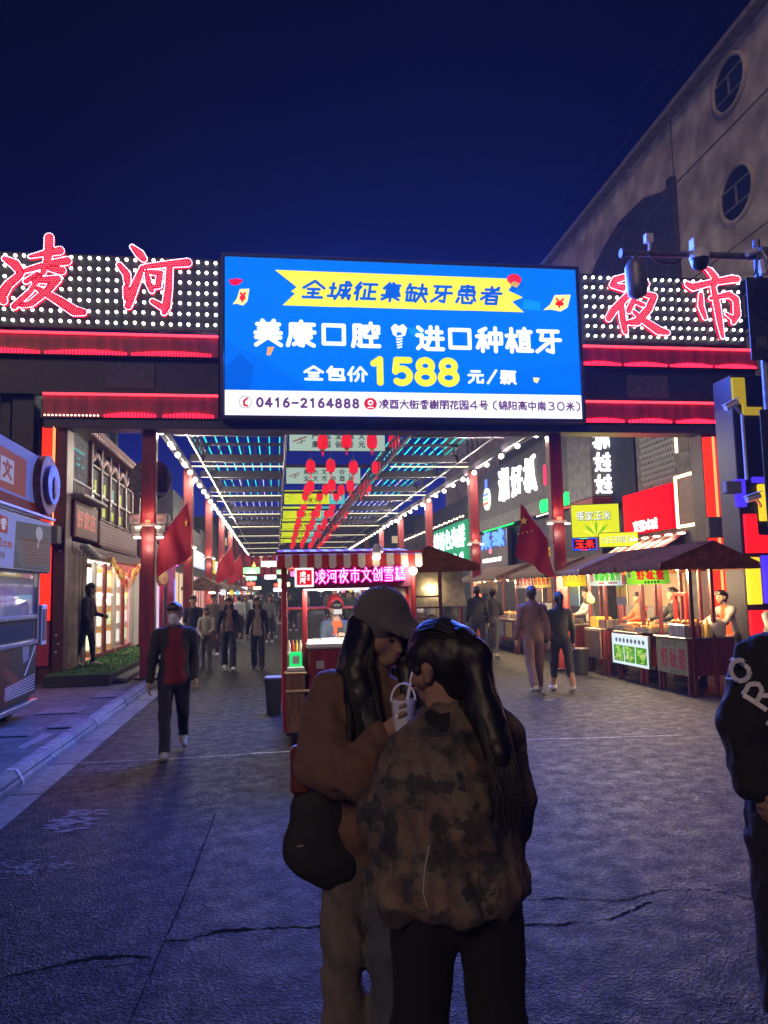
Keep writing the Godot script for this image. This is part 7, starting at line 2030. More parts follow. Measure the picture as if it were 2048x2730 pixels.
		part(t, "lit_banner", B(V(-sx * 0.1, 1.85, -1.7), V(0.03, 0.3, 2.6), 0.006), glow("far_sign%d" % [3, 2, 6, 0, 3, 2, 5, 3, 1][q / 2], C(0.85, 0.85, 0.95), 0.6))
		part(t, "lamp", B(V(sx * 0.3, 1.8, -1.7), V(0.06, 0.05, 2.2), 0.01), glow("flood_face", C(1.0, 0.93, 0.72), 4.0))
		if q < 14: omni(t, V(sx * 0.2, 1.6, -1.7), C(1.0, 0.82, 0.6), 0.9)

func _canvas() -> StandardMaterial3D:
	var m := mat("canvas", C(0.55, 0.5, 0.4), 0.85, 0.0, "blotch", 1.2)
	m.backlight_enabled = true
	m.backlight = Color(0.8, 0.75, 0.65)
	return m

func _bin() -> MB:
	var m := MB.new()
	var rings := []
	for e in [[0.14, 0.0], [0.185, 0.46], [0.2, 0.47], [0.2, 0.51], [0.18, 0.515]]:
		var r := PackedVector3Array()
		for q in [V(-1, 0, -1), V(1, 0, -1), V(1, 0, 1), V(-1, 0, 1)]: r.append(V(q.x * e[0] * 0.5 * 1.0, e[1], q.z * e[0] * 0.5 * 1.25) * V(1.35, 1, 1.35))
		r.reverse()
		rings.append(r)
	m.loft(rings)
	return m

func cart() -> void:
	# ice-cream cart: local origin under its front left wheel; x to the right, +z towards the camera
	var c := thing("ice_cream_cart", "red ice cream cart with striped awning and pink neon lettering", "cart", V(0.0, 0, -9.1))
	var red := mat("cart_red", C(0.3, 0.02, 0.022), 0.45, 0.0, "streak", 0.9)
	var brightred := mat("cart_post_red", C(0.5, 0.03, 0.025), 0.45)
	var wood := mat("cart_wood", C(0.26, 0.13, 0.06), 0.6, 0.0, "streak", 1.3)
	var cream := mat("awn_cream2", C(0.66, 0.62, 0.54), 0.8)
	var ared := mat("awn_red2", C(0.45, 0.025, 0.025), 0.75)
	for q in [[0.1, 0.0], [1.62, 0.0], [0.1, -1.5], [1.62, -1.5], [0.33, -0.05]]:
		part(c, "post", B(V(q[0], 1.1, q[1]), V(0.06, 1.95, 0.06), 0.008), red if q[1] == 0.0 or q[0] == 0.33 else brightred)
	var lean := MB.new()
	lean.bar(V(1.5, 1.95, 0.05), V(1.66, 0.4, 0.05), 0.06, 0.05)
	part(c, "brace", lean, brightred)
	# striped awning: sloping roof and scalloped front
	for q in 20:
		var x := 0.02 + q * 0.085
		var m := MB.new()
		m.quad(V(x, 2.3, -1.5), V(x + 0.085, 2.3, -1.5), V(x + 0.085, 2.15, 0.12), V(x, 2.15, 0.12))
		m.quad(V(x, 2.15, 0.12), V(x + 0.085, 2.15, 0.12), V(x + 0.085, 2.02, 0.14), V(x, 2.02, 0.14))
		var pts := PackedVector2Array()
		for e in 7: pts.append(V2(0.0425 + 0.0425 * cos(PI * e / 6.0), -0.035 * sin(PI * e / 6.0)))
		m.prism(pts, V(x, 2.02, 0.135), Vector3.RIGHT, Vector3.UP, 0.004)
		part(c, "awning_stripe", m, ared if q % 2 == 0 else cream)
	var sideaw := MB.new()
	for q in 8:
		sideaw = MB.new()
		sideaw.quad(V(0.02, 2.15 + 0.019 * (7 - q), -1.5 + q * 0.2), V(0.02, 2.15 + 0.019 * (6 - q), -1.3 + q * 0.2), V(0.0, 1.85, -1.3 + q * 0.2), V(0.0, 1.85, -1.5 + q * 0.2))
		part(c, "side_stripe", sideaw, ared if q % 2 == 0 else cream)
	part(c, "awning_bar", B(V(0.87, 2.17, 0.1), V(1.74, 0.03, 0.03), 0.006), red)
	# sign: dark back board, badge and neon letters
	part(c, "sign_board", B(V(0.94, 1.89, 0.1), V(1.3, 0.28, 0.03), 0.01), mat("sign_back", C(0.08, 0.01, 0.03), 0.5))
	var im := canvas(128, 128, Color(0.95, 0.92, 0.95))
	im.fill_rect(Rect2i(12, 12, 104, 104), Color(0.85, 0.05, 0.1))
	write(im, "凌", 34, 22, 40, 40, 44, 3.4, Color.WHITE); write(im, "河", 34, 66, 40, 40, 44, 3.4, Color.WHITE); write(im, "夜市", 84, 44, 18, 20, 24, 1.8, Color.WHITE, 0.0, true)
	var f := MB.new()
	f.quad(V(0.22, 1.99, 0.152), V(0.43, 1.99, 0.152), V(0.43, 1.78, 0.152), V(0.22, 1.78, 0.152))
	var bg := part(c, "badge", B(V(0.325, 1.885, 0.13), V(0.22, 0.22, 0.04), 0.006), glow("badge_rim", C(0.9, 0.85, 0.95), 0.8))
	part(bg, "badge_face", f, printed("badge", im, 0.9))
	var txt := "凌河夜市文创雪糕"
	for q in 8:
		var m := MB.new()
		letters(m, txt[q], V(0.455 + q * 0.133, 1.975 + 0.003 * q, 0.118), Vector3.RIGHT, 0.118, 0.165, 1.0, 0.024, 0.03)
		part(c, "neon_character", m, glow("neon_magenta", C(1.0, 0.02, 0.45), 1.5))
		m = MB.new()
		letters(m, txt[q], V(0.455 + q * 0.133, 1.975 + 0.003 * q, 0.135), Vector3.RIGHT, 0.118, 0.165, 1.0, 0.008, 0.022)
		part(c, "neon_core", m, glow("neon_core", C(1.0, 0.6, 0.85), 1.6))
	area(c, V(0.95, 1.88, 0.26), V2(1.1, 0.2), V(0, 0, 1), C(1, 0.1, 0.5), 0.35)
	part(c, "tube_light", B(V(0.9, 1.75, 0.06), V(1.16, 0.035, 0.04), 0.01), glow("tube_white", C(1.0, 0.97, 0.85), 3.0))
	area(c, V(0.9, 1.72, 0.06), V2(1.1, 0.05), V(0, -1, -0.4), C(1, 0.95, 0.82), 3.0)
	var bm := MB.new()
	bm.ball(V(1.6, 1.94, 0.16), V(0.05, 0.05, 0.05), 10, 6)
	part(c, "bulb", bm, glow("stall_bulb", C(1.0, 0.88, 0.55), 6.0))
	omni(c, V(1.6, 1.94, 0.16), C(1.0, 0.85, 0.6), 0.5)
	var fl := MB.new()
	fl.lathe(V(1.18, 2.13, 0.2), [[0.03, 0.0], [0.07, 0.03], [0.075, 0.06], [0.03, 0.13]], 10)
	part(c, "spot_lamp", fl, mat("camera_white", C(0.5, 0.5, 0.55), 0.4))
	part(c, "spot_face", B(V(1.16, 2.1, 0.22), V(0.09, 0.05, 0.07), 0.015), glow("stall_bulb", C(1.0, 0.88, 0.55), 6.0))
	# body: freezer, wooden cupboard, red panel, side shelf
	var fz := part(c, "freezer", B(V(0.97, 0.72, -0.2), V(1.22, 0.72, 0.6), 0.03), red)
	part(fz, "freezer_rim", B(V(0.97, 1.1, -0.2), V(1.26, 0.08, 0.66), 0.02), mat("freezer_white", C(0.62, 0.63, 0.62), 0.4))
	for q in 2: part(fz, "freezer_lid", B(V(0.68 + 0.58 * q, 1.146, -0.2), V(0.5, 0.015, 0.5), 0.006), mat("freezer_glass", C(0.42, 0.46, 0.46), 0.12))
	for q in 2: part(fz, "lid_handle", B(V(0.68 + 0.58 * q, 1.165, 0.0), V(0.3, 0.02, 0.03), 0.006), mat("freezer_white", C(0.62, 0.63, 0.62)))
	part(fz, "label_plate", B(V(0.5, 0.88, 0.105), V(0.09, 0.09, 0.01)), mat("plate_grey", C(0.35, 0.35, 0.36), 0.5))
	var cup := part(c, "cupboard", B(V(0.22, 0.46, -0.05), V(0.22, 0.66, 0.4), 0.012), wood)
	part(cup, "ledge", B(V(0.25, 0.6, 0.16), V(0.3, 0.03, 0.04), 0.008), mat("ledge_pale", C(0.5, 0.36, 0.2), 0.6))
	part(cup, "cupboard_top", B(V(0.22, 0.8, -0.05), V(0.26, 0.03, 0.44), 0.008), mat("ledge_pale", C(0.5, 0.36, 0.2), 0.6))
	part(c, "apron_panel", B(V(0.9, 0.24, -0.4), V(1.6, 0.34, 0.7), 0.015), red)
	part(c, "front_board", B(V(1.0, 0.3, 0.0), V(1.3, 0.3, 0.03), 0.008), wood)
	part(c, "side_board", B(V(1.58, 0.6, 0.06), V(0.16, 0.04, 0.3), 0.008), mat("ledge_pale", C(0.5, 0.36, 0.2)))
	part(c, "inner_rail", B(V(0.85, 1.5, -1.5), V(1.5, 0.04, 0.04), 0.008), brightred)
	for q in 3: part(c, "inner_post", B(V(0.4 + 0.4 * q, 1.2, -1.5), V(0.04, 1.4, 0.04), 0.006), brightred)
	for x in [0.2, 1.5]:
		var w := MB.new()
		for e in 16:
			var a0 := TAU * e / 16.0; var a1 := TAU * (e + 1) / 16.0
			w.bar(V(x, 0.16 + 0.15 * sin(a0), -0.02 + 0.15 * cos(a0)), V(x, 0.16 + 0.15 * sin(a1), -0.02 + 0.15 * cos(a1)), 0.04, 0.03, Vector3.RIGHT)
		var wh := part(c, "wheel", w, mat("rubber", C(0.015, 0.015, 0.015), 0.8))
		var sp := MB.new()
		for e in 5: sp.tube(V(x, 0.16, -0.02), V(x, 0.16 + 0.14 * sin(e * TAU / 5), -0.02 + 0.14 * cos(e * TAU / 5)), 0.008, 0.008, 5)
		part(wh, "spokes", sp, mat("spoke", C(0.3, 0.28, 0.25), 0.5, 0.5))
	# payment stand on the cupboard (blank face)
	var g := thing("payment_stand", "bright green payment stand on the cart's wooden cupboard", "sign", V(0.22, 0.82, -9.0))
	part(g, "base", B(V(0, 0.025, 0), V(0.2, 0.05, 0.12), 0.01), mat("stand_white", C(0.6, 0.6, 0.6), 0.5))
	part(g, "panel", B(V(0, 0.13, 0.0), V(0.145, 0.17, 0.03), 0.025), glow("stand_green", C(0.02, 0.75, 0.18), 0.7))
	part(g, "white_face", B(V(0, 0.125, 0.017), V(0.075, 0.09, 0.006), 0.002), mat("face_white", C(0.62, 0.72, 0.62), 0.6))
	im = canvas(256, 160, Color(0.72, 0.66, 0.52))
	write(im, "雪糕价", 60, 14, 34, 34, 44, 3.0, Color(0.55, 0.3, 0.2))
	for q in 2: write(im, "花国元市香米", 26, 62 + q * 44, 26, 30, 34, 2.6, Color(0.6, 0.28, 0.22))
	f = MB.new()
	f.quad(V(-0.13, 0.085, 0.006), V(0.13, 0.085, 0.006), V(0.13, -0.085, 0.006), V(-0.13, -0.085, 0.006))
	var mn := thing("menu_card", "cream menu card hanging at the right of the cart's tube light", "card", V(1.38, 1.66, -9.02))
	part(mn, "print", f, printed("cart_menu", im))
	part(mn, "card", B(V(0, 0, 0), V(0.27, 0.18, 0.008)), mat("card_cream", C(0.5, 0.45, 0.35), 0.7))
	# clutter on the left shelf
	for q in 9:
		var m := MB.new()
		var o := V(0.15 + 0.045 * (q % 4), 1.02, -9.3 - 0.06 * (q / 4))
		m.lathe(Vector3.ZERO, [[0.022, 0.0], [0.024, 0.07], [0.01, 0.1], [0.009, 0.13]], 8)
		single("syrup_bottle", m, mat("syrup%d" % (q % 3), [C(0.6, 0.55, 0.45), C(0.55, 0.08, 0.05), C(0.65, 0.45, 0.1)][q % 3], 0.4), "%s syrup bottle on the cart's left shelf, %s from the left in the %s row" % [["cream", "red", "amber"][q % 3], ["first", "second", "third", "fourth"][q % 4], ["front", "middle", "back"][q / 4]], "bottle", o, "bottles on the cart shelf")
	part(c, "left_shelf", B(V(0.2, 1.0, -0.25), V(0.22, 0.03, 0.4), 0.006), mat("freezer_white", C(0.62, 0.63, 0.62)))
	var b := single("waste_bin", _bin(), mat("bin_grey", C(0.03, 0.03, 0.033), 0.6), "dark plastic waste bin standing left of the cart", "bin", V(-0.04, 0, -11.4))
	part(b, "liner", B(V(0, 0.51, 0), V(0.22, 0.02, 0.27), 0.008), mat("liner", C(0.3, 0.3, 0.3), 0.5))
	# second stall behind the cart's right end, with a pale hanging cloth
	var s := thing("canvas_stall", "dark peaked stall with a pale canvas sheet behind the cart", "stall", V(0, 0, -11.2))
	var rf := MB.new()
	rf.quad(V(1.75, 2.06, -0.9), V(2.25, 2.36, -0.9), V(2.2, 2.36, 0.2), V(1.7, 2.06, 0.3))
	rf.quad(V(2.25, 2.36, -0.9), V(3.0, 2.1, -0.9), V(2.95, 2.08, 0.25), V(2.2, 2.36, 0.2))
	rf.tri(V(1.7, 2.06, 0.3), V(2.2, 2.36, 0.2), V(2.95, 2.08, 0.25), V(0, 0, 1))
	rf.quad(V(1.7, 2.06, 0.302), V(2.95, 2.08, 0.252), V(2.95, 1.98, 0.252), V(1.7, 1.96, 0.302))
	part(s, "roof", rf, mats["tarp_brown"])
	for q in [[1.78, 0.2], [2.36, 0.2], [2.9, -0.8], [1.78, -0.8]]: part(s, "post", B(V(q[0], 1.0, q[1]), V(0.05, 2.0, 0.05), 0.008), mats["stall_post"])
	var cv := MB.new()
	var rings := []
	for q in 7:
		var row := PackedVector3Array()
		for e in 9: row.append(V(1.8 + e * 0.125 - 0.03 * q * (1.0 - e / 8.0), 1.98 - q * 0.085, -0.35 + 0.06 * q + 0.015 * sin(e * 1.7)))
		rings.append(row)
	cv.loft(rings, false, false)
	part(s, "canvas_sheet", cv, _canvas())
	part(s, "counter", B(V(2.3, 0.5, -0.3), V(1.0, 0.9, 0.6), 0.02), mats["stall_maroon"])
	for q in 3: part(s, "shelf_rail", B(V(2.08, 1.3 + 0.16 * q, 0.2), V(0.6, 0.025, 0.025)), mats["stall_post"])
	omni(s, V(2.3, 1.7, -0.2), C(1.0, 0.85, 0.6), 0.6)
func camo_texture() -> void:
	var n := FastNoiseLite.new()
	n.seed = 5; n.frequency = 0.013; n.fractal_octaves = 4
	var a := n.get_seamless_image(256, 256)
	n.seed = 9; n.frequency = 0.02
	var b := n.get_seamless_image(256, 256)
	var img := canvas(256, 256, Color.BLACK)
	for y in 256:
		for x in 256:
			var u := a.get_pixel(x, y).r; var v := b.get_pixel(x, y).r
			var c := Color(0.27, 0.25, 0.245)
			if u > 0.56: c = Color(0.39, 0.36, 0.31)
			elif u < 0.43: c = Color(0.16, 0.16, 0.185)
			if v > 0.6: c = c.lerp(Color(0.45, 0.34, 0.29), 0.6)
			elif v < 0.38: c = c.lerp(Color(0.12, 0.13, 0.15), 0.8)
			img.set_pixel(x, y, c)
	img.generate_mipmaps()
	tex["camo"] = ImageTexture.create_from_image(img)

func people() -> void:
	camo_texture()
	woman_in_cap()
	woman_in_camo()
	man_at_edge()
	print("near people ", Time.get_ticks_msec())
	var navy := C(0.012, 0.014, 0.03)
	var black := C(0.01, 0.01, 0.012)
	var white := C(0.6, 0.6, 0.6)
	person("person", "man in white face mask, dark jacket and red shirt walking towards the camera", V(-1.1, 0, -8.75), 6, {"h": 1.66, "top": C(0.028, 0.03, 0.026), "bottom": C(0.012, 0.015, 0.028), "shirt": C(0.24, 0.02, 0.025), "shoe": C(0.3, 0.3, 0.3), "legs": [[-14, 26], [16, 2]], "arms": [[-18, 7, 40], [6, 12, 12]], "bulk": 1.14, "coat": 0.1, "lean": 5, "mask": true, "wide": 0.35, "hairbulk": 0.95, "look": V2(-14, 8)}, 0.016)
	person("person", "man in navy T-shirt behind the masked man", V(-1.98, 0, -19.2), 0, {"h": 1.72, "top": navy, "bottom": black, "barearm": true, "legs": [[14, 8], [-12, 12]]})
	person("person", "child in pale grey sweatshirt looking aside", V(-1.62, 0, -18.6), 0, {"h": 1.42, "top": C(0.32, 0.3, 0.27), "bottom": C(0.06, 0.055, 0.05), "shoe": black, "arms": [[20, 8, 50, 30], [10, 10, 40, 30]], "look": V2(-40, 0)})
	person("person", "young woman in dark jacket, crop top and wide dark jeans", V(-1.08, 0, -18.2), 4, {"h": 1.66, "top": black, "bottom": C(0.02, 0.025, 0.045), "shirt": C(0.33, 0.2, 0.15), "shoe": white, "wide": 1.0, "long": 0.3, "legs": [[14, 6], [-14, 10]], "arms": [[14, 12, 14], [-14, 14, 16]]})
	person("person", "woman in black cardigan over a beige top with straight black trousers", V(-0.42, 0, -18.0), -4, {"h": 1.63, "top": black, "bottom": C(0.015, 0.018, 0.026), "shirt": C(0.3, 0.26, 0.2), "shoe": black, "wide": 0.8, "coat": 0.12, "legs": [[8, 4], [-8, 8]], "arms": [[6, 12, 10], [-6, 12, 14]], "long": 0.08})
	person("person", "person in patterned shirt walking behind the child", V(-1.75, 0, -22.5), 0, {"h": 1.74, "top": C(0.12, 0.1, 0.1), "bottom": navy, "legs": [[12, 6], [-12, 10]]})
	person("person", "man in pinkish tracksuit walking away beside a woman", V(4.23, 0, -12.44), 176, {"h": 1.75, "top": C(0.16, 0.085, 0.085), "bottom": C(0.15, 0.085, 0.08), "shoe": white, "bulk": 1.1, "legs": [[-12, 22], [10, 2]], "arms": [[10, 10, 12], [-8, 10, 10]], "noface": true, "fringe": false, "wide": 0.5, "hair": C(0.03, 0.024, 0.02)})
	var w2 := person("person", "woman in dark jacket and cropped leggings walking away with her hair tied back", V(4.68, 0, -12.39), 180, {"h": 1.64, "top": C(0.022, 0.024, 0.024), "bottom": C(0.012, 0.014, 0.022), "shoe": white, "bareleg": true, "legs": [[14, 4], [-10, 14]], "arms": [[10, 8, 10], [-8, 8, 14]], "noface": true, "fringe": false})
	var pt := MB.new()
	var hd: Vector3 = w2.get_meta("head")
	net(pt, [[hd + V(0, 0.03, -0.1), hd + V(0, -0.06, -0.13), 0.035, 0.03, 1.0, 0], [hd + V(0, -0.06, -0.13), hd + V(0, -0.16, -0.12), 0.03, 0.012, 1.0, 0]], 0.014, 0.02, [Color(1, 1, 1, 0)])
	part(w2, "ponytail", pt, mats["hair" + str(C(0.012, 0.01, 0.01))])
	person("person", "tall man in a black jacket walking away past the straw hats", V(5.0, 0, -18.9), 172, {"h": 1.8, "top": black, "bottom": C(0.02, 0.02, 0.025), "bulk": 1.15, "noface": true, "hairbulk": 0.92, "fringe": false, "legs": [[10, 4], [-12, 14]]}, 0.024)
	person("person", "man in dark top and grey trousers turning right by the far stall", V(5.42, 0, -19.0), 150, {"h": 1.72, "top": C(0.012, 0.013, 0.018), "bottom": C(0.05, 0.05, 0.055), "shoe": C(0.25, 0.25, 0.25), "noface": true, "fringe": false, "arms": [[30, 8, 60, 30], [20, 8, 60, 30]], "legs": [[6, 2], [-8, 6]]}, 0.024)
	person("person", "woman in pale coat with long dark hair farther behind the two men", V(4.85, 0, -24.0), 180, {"h": 1.62, "top": C(0.3, 0.28, 0.26), "bottom": black, "long": 0.25, "noface": true}, 0.026)
	person("person", "dark-haired person between the pale coat and the two men", V(5.2, 0, -22.5), 180, {"h": 1.68, "top": C(0.03, 0.03, 0.032), "bottom": black, "noface": true}, 0.026)
	person("person", "slim woman in dark clothes and pale shoes stepping at the lit shop door", V(-3.82, 0.32, -16.6), 80, {"h": 1.68, "top": C(0.015, 0.017, 0.018), "bottom": C(0.008, 0.008, 0.01), "shirt": C(0.05, 0.02, 0.02), "shoe": C(0.55, 0.5, 0.44), "legs": [[7, 2], [-13, 6]], "arms": [[8, 4, 70, 20], [0, 5, 30]], "coat": 0.18, "long": 0.1, "hairbulk": 1.05})
	# vendors
	var v := person("person", "ice cream vendor in red beret and orange apron looking at a phone", V(0.75, 0, -9.95), 8, {"h": 1.6, "top": C(0.06, 0.075, 0.11), "bottom": navy, "shirt": C(0.75, 0.1, 0.02), "arms": [[28, 6, 95, 45], [28, 6, 95, 45]], "look": V2(0, 28), "curl": 0.6}, 0.018)
	var hh: Vector3 = v.get_meta("head")
	var cap := MB.new()
	net(cap, [[hh + V(0, 0.06, -0.02), hh + V(0, 0.075, -0.05), 0.105, 0.1, 1.0, 0], [hh + V(0.0, 0.1, -0.06), hh + V(0, 0.1, -0.02), 0.085, 0.07, 1.0, 0]], 0.014, 0.03, [Color(1, 1, 1, 1)], 0.01)
	part(v, "beret", cap, mat("beret_red", C(0.4, 0.02, 0.03), 0.85, 0.0, "weave", 8.0))
	part(v, "visor", B(hh + V(0, -0.035, 0.1), V(0.11, 0.065, 0.012), 0.01), mat("visor", C(0.22, 0.23, 0.25), 0.3))
	single("mobile_phone", B(V(0, 0, 0), V(0.08, 0.15, 0.012), 0.004), mat("phone_dark", C(0.03, 0.03, 0.035), 0.2), "dark phone held up in the ice cream vendor's hands", "phone", V(0.79, 1.2, -9.6))
	var v2 := person("person", "stall vendor in orange apron reaching over the nearest stall's counter", V(7.42, 0, -11.85), -80, {"h": 1.62, "top": C(0.4, 0.38, 0.36), "bottom": navy, "shirt": C(0.8, 0.12, 0.02), "arms": [[45, 6, 30], [50, 6, 20]], "lean": 14}, 0.02)
	person("person", "stall worker in white shirt bending over behind the nearest stall", V(7.75, 0, -11.3), -20, {"h": 1.68, "top": C(0.5, 0.5, 0.52), "bottom": C(0.012, 0.013, 0.016), "lean": 46, "arms": [[60, 6, 20], [60, 6, 20]], "look": V2(0, 40), "noface": true}, 0.02)
	person("person", "stall vendor in orange vest behind the cardboard-front counter", V(7.3, 0, -14.7), -85, {"h": 1.58, "top": C(0.75, 0.12, 0.04), "bottom": navy, "arms": [[40, 6, 40], [40, 6, 40]], "lean": 8}, 0.024)
	person("person", "vendor in dark clothes behind the blue-bannered stall", V(7.35, 0, -13.4), -90, {"h": 1.66, "top": black, "bottom": black, "arms": [[40, 6, 40], [40, 6, 40]], "lean": 8}, 0.024)
	person("person", "vendor in a white top behind the fourth stall", V(7.35, 0, -17.4), -90, {"h": 1.68, "top": white, "bottom": black, "arms": [[40, 6, 40], [30, 6, 40]], "lean": 8}, 0.026)
	var v5 := person("person", "person in a red cap and orange scarf behind the man at the right edge", V(6.35, 0, -8.6), 40, {"h": 1.6, "top": C(0.03, 0.03, 0.035), "bottom": black, "shirt": C(0.6, 0.1, 0.03), "look": V2(-60, 25)}, 0.02)
	hh = v5.get_meta("head")
	cap = MB.new()
	net(cap, [[hh + V(0, 0.06, -0.02), hh + V(0, 0.075, -0.04), 0.102, 0.095, 1.0, 0], [hh + V(-0.08, 0.06, 0.06), hh + V(-0.13, 0.045, 0.09), 0.05, 0.03, 1.0, 0]], 0.014, 0.03, [Color(1, 1, 1, 1)])
	part(v5, "cap", cap, mat("cap_red", C(0.4, 0.05, 0.02), 0.8))
	# the far crowd: four figures copied along the street
	var protos := []
	var looks := [["person in dark coat", {"h": 1.72, "top": black, "bottom": navy, "noface": true, "legs": [[10, 5], [-10, 9]]}], ["person in grey sweater", {"h": 1.66, "top": C(0.16, 0.16, 0.17), "bottom": C(0.03, 0.03, 0.04), "noface": true, "long": 0.2}], ["person in white top", {"h": 1.7, "top": C(0.5, 0.5, 0.5), "bottom": black, "noface": true, "legs": [[14, 5], [-10, 12]]}], ["person in green-grey parka", {"h": 1.75, "top": C(0.06, 0.09, 0.07), "bottom": navy, "noface": true, "bulk": 1.12, "coat": 0.15}]]
	for k in 34:
		var z := -26.0 - k * 1.15 + rng.randf_range(-0.4, 0.4)
		var at := V(rng.randf_range(-1.4, 1.1) if k % 3 else rng.randf_range(2.2, 4.6), 0, z)
		var lab: String = "%s in the distant crowd, %s" % [looks[k % 4][0], "%s paces beyond the lit shop" % ["few", "ten", "twenty", "thirty", "forty", "fifty", "sixty", "seventy", "eighty"][k / 4]]
		var turn := 0.0 if k % 2 else 180.0
		if k < 4:
			var o: Dictionary = looks[k][1].duplicate()
			o["group"] = "people in the distant crowd"
			protos.append(person("person", lab, at, turn, o, 0.032))
		else: copy(protos[k % 4], lab, at, deg_to_rad(turn + rng.randf_range(-25, 25)))

func near_cloth(key: String, grain := "weave", scale := 10.0) -> StandardMaterial3D:
	var m := mat(key, C(1, 1, 1), 0.9, 0.0, grain, scale)
	m.uv1_world_triplanar = false
	m.vertex_color_use_as_albedo = true
	m.rim_enabled = true
	m.rim = 0.02
	m.rim_tint = 0.5
	m.heightmap_enabled = true
	m.heightmap_texture = tex["weave"]
	m.heightmap_scale = 0.12
	return m

# the woman with the ribbed cap: faces the camera's right, three-quarter view, a cup in her hands and a black bag at her side
func woman_in_cap() -> void:
	var o := V(0.325, 0, -2.8)
	var g := thing("person", "woman in knitted cap and brown hoodie facing right with a cup in her hands", "person", o)
	var hood := C(0.16, 0.085, 0.065)
	var cols := [Color(0.34, 0.2, 0.15, 0), Color(hood.r, hood.g, hood.b, 1), Color(0.15, 0.125, 0.115, 1), Color(0.3, 0.3, 0.3, 0), Color(0.07, 0.08, 0.115, 1)]
	var b := [
		# legs in wide trousers
		[V(-0.085, 0.86, -0.02), V(-0.1, 0.5, 0.0), 0.095, 0.075, 1.0, 2], [V(-0.1, 0.5, 0.0), V(-0.105, 0.08, -0.02), 0.075, 0.085, 1.0, 2],
		[V(0.06, 0.86, 0.0), V(0.06, 0.48, 0.03), 0.092, 0.07, 1.0, 4], [V(0.06, 0.48, 0.03), V(0.06, 0.08, 0.02), 0.07, 0.082, 1.0, 4],
		[V(-0.105, 0.045, -0.05), V(-0.07, 0.035, 0.12), 0.042, 0.034, 1.0, 3], [V(0.06, 0.045, 0.0), V(0.11, 0.035, 0.15), 0.042, 0.034, 1.0, 3],
		# hoodie
		[V(-0.01, 0.92, 0.0), V(-0.01, 1.08, 0.0), 0.155, 0.16, 0.8, 1], [V(-0.01, 1.08, 0.0), V(-0.01, 1.28, -0.01), 0.16, 0.155, 0.8, 1],
		[V(-0.12, 1.335, -0.03), V(0.11, 1.315, 0.02), 0.075, 0.075, 1.0, 1], [V(0.0, 1.36, -0.03), V(0.01, 1.41, -0.04), 0.1, 0.07, 1.0, 1],
		# sleeve on the camera's left: full, bent at the elbow, the forearm across to the cup
		[V(-0.13, 1.32, 0.0), V(-0.17, 1.13, 0.08), 0.082, 0.098, 1.0, 1], [V(-0.165, 1.13, 0.08), V(-0.06, 1.1, 0.2), 0.098, 0.088, 1.0, 1], [V(-0.06, 1.11, 0.2), V(0.01, 1.22, 0.23), 0.082, 0.05, 1.0, 1],
		# far sleeve
		[V(0.13, 1.3, 0.02), V(0.17, 1.1, 0.07), 0.072, 0.075, 1.0, 1], [V(0.17, 1.1, 0.07), V(0.13, 1.23, 0.2), 0.075, 0.046, 1.0, 1],
		[V(0.02, 1.4, -0.02), V(0.035, 1.47, 0.0), 0.052, 0.05, 1.0, 0]]
	var m := MB.new()
	net(m, b, 0.0125, 0.04, cols, 0.026, 3)
	var ho := V(0.055, 1.545, 0.02)
	var fw := V(0.55, -0.22, 0.8).normalized()
	var up := (Vector3.UP - fw * fw.y).normalized()
	net(m, head_bones(ho, fw, up, 0.98), 0.006, 0.02, cols)
	net(m, hand_bones(V(0.025, 1.235, 0.235), V(0.75, 0.45, 0.2), V(0.1, 0.2, -1), -1.0, 0.55, 0, 0.95), 0.004, 0.006, cols)
	net(m, hand_bones(V(0.13, 1.25, 0.215), V(-0.45, 0.45, 0.3), V(0.3, 0.5, 0.6), 1.0, 0.5, 0, 0.95), 0.004, 0.006, cols)
	var body := part(g, "body", m, near_cloth("hoodie_cloth"))
	face_parts(body, ho, fw, up, 0.98)
	# long straight hair down both sides of the face
	var x := up.cross(fw).normalized()
	var h := MB.new()
	var P := func(a: float, c: float, d: float) -> Vector3: return ho + x * a + up * c + fw * d
	var hb := [[P.call(0, 0.05, -0.015), P.call(0, 0.03, -0.05), 0.09, 0.086, 1.0, 0], [P.call(0, 0.0, -0.06), P.call(0, -0.1, -0.06), 0.08, 0.07, 1.0, 0],
		[P.call(-0.078, 0.03, 0.0), V(-0.045, 1.43, 0.05), 0.04, 0.052, 1.0, 0], [V(-0.045, 1.43, 0.05), V(-0.035, 1.35, 0.1), 0.054, 0.054, 1.0, 0], [V(-0.035, 1.35, 0.1), V(-0.015, 1.24, 0.135), 0.052, 0.03, 1.0, 0], [V(-0.0, 1.42, 0.06), V(0.012, 1.27, 0.135), 0.03, 0.024, 1.0, 0],
		[P.call(0.078, 0.03, 0.0), V(0.135, 1.42, 0.07), 0.034, 0.034, 1.0, 0], [V(0.135, 1.42, 0.07), V(0.125, 1.28, 0.135), 0.036, 0.022, 1.0, 0], [P.call(-0.07, 0.02, -0.04), V(-0.06, 1.38, -0.02), 0.05, 0.06, 1.0, 0]]
	net(h, hb, 0.009, 0.02, [Color(1, 1, 1, 1)], 0.012, 4)
	var hairm := mat("hair_near", C(0.008, 0.0065, 0.0065), 0.5, 0.0, "streak", 5.0)
	hairm.rim_enabled = true
	hairm.rim = 0.03
	var hair := part(g, "hair", h, hairm)
	# loose strands
	var st := MB.new()
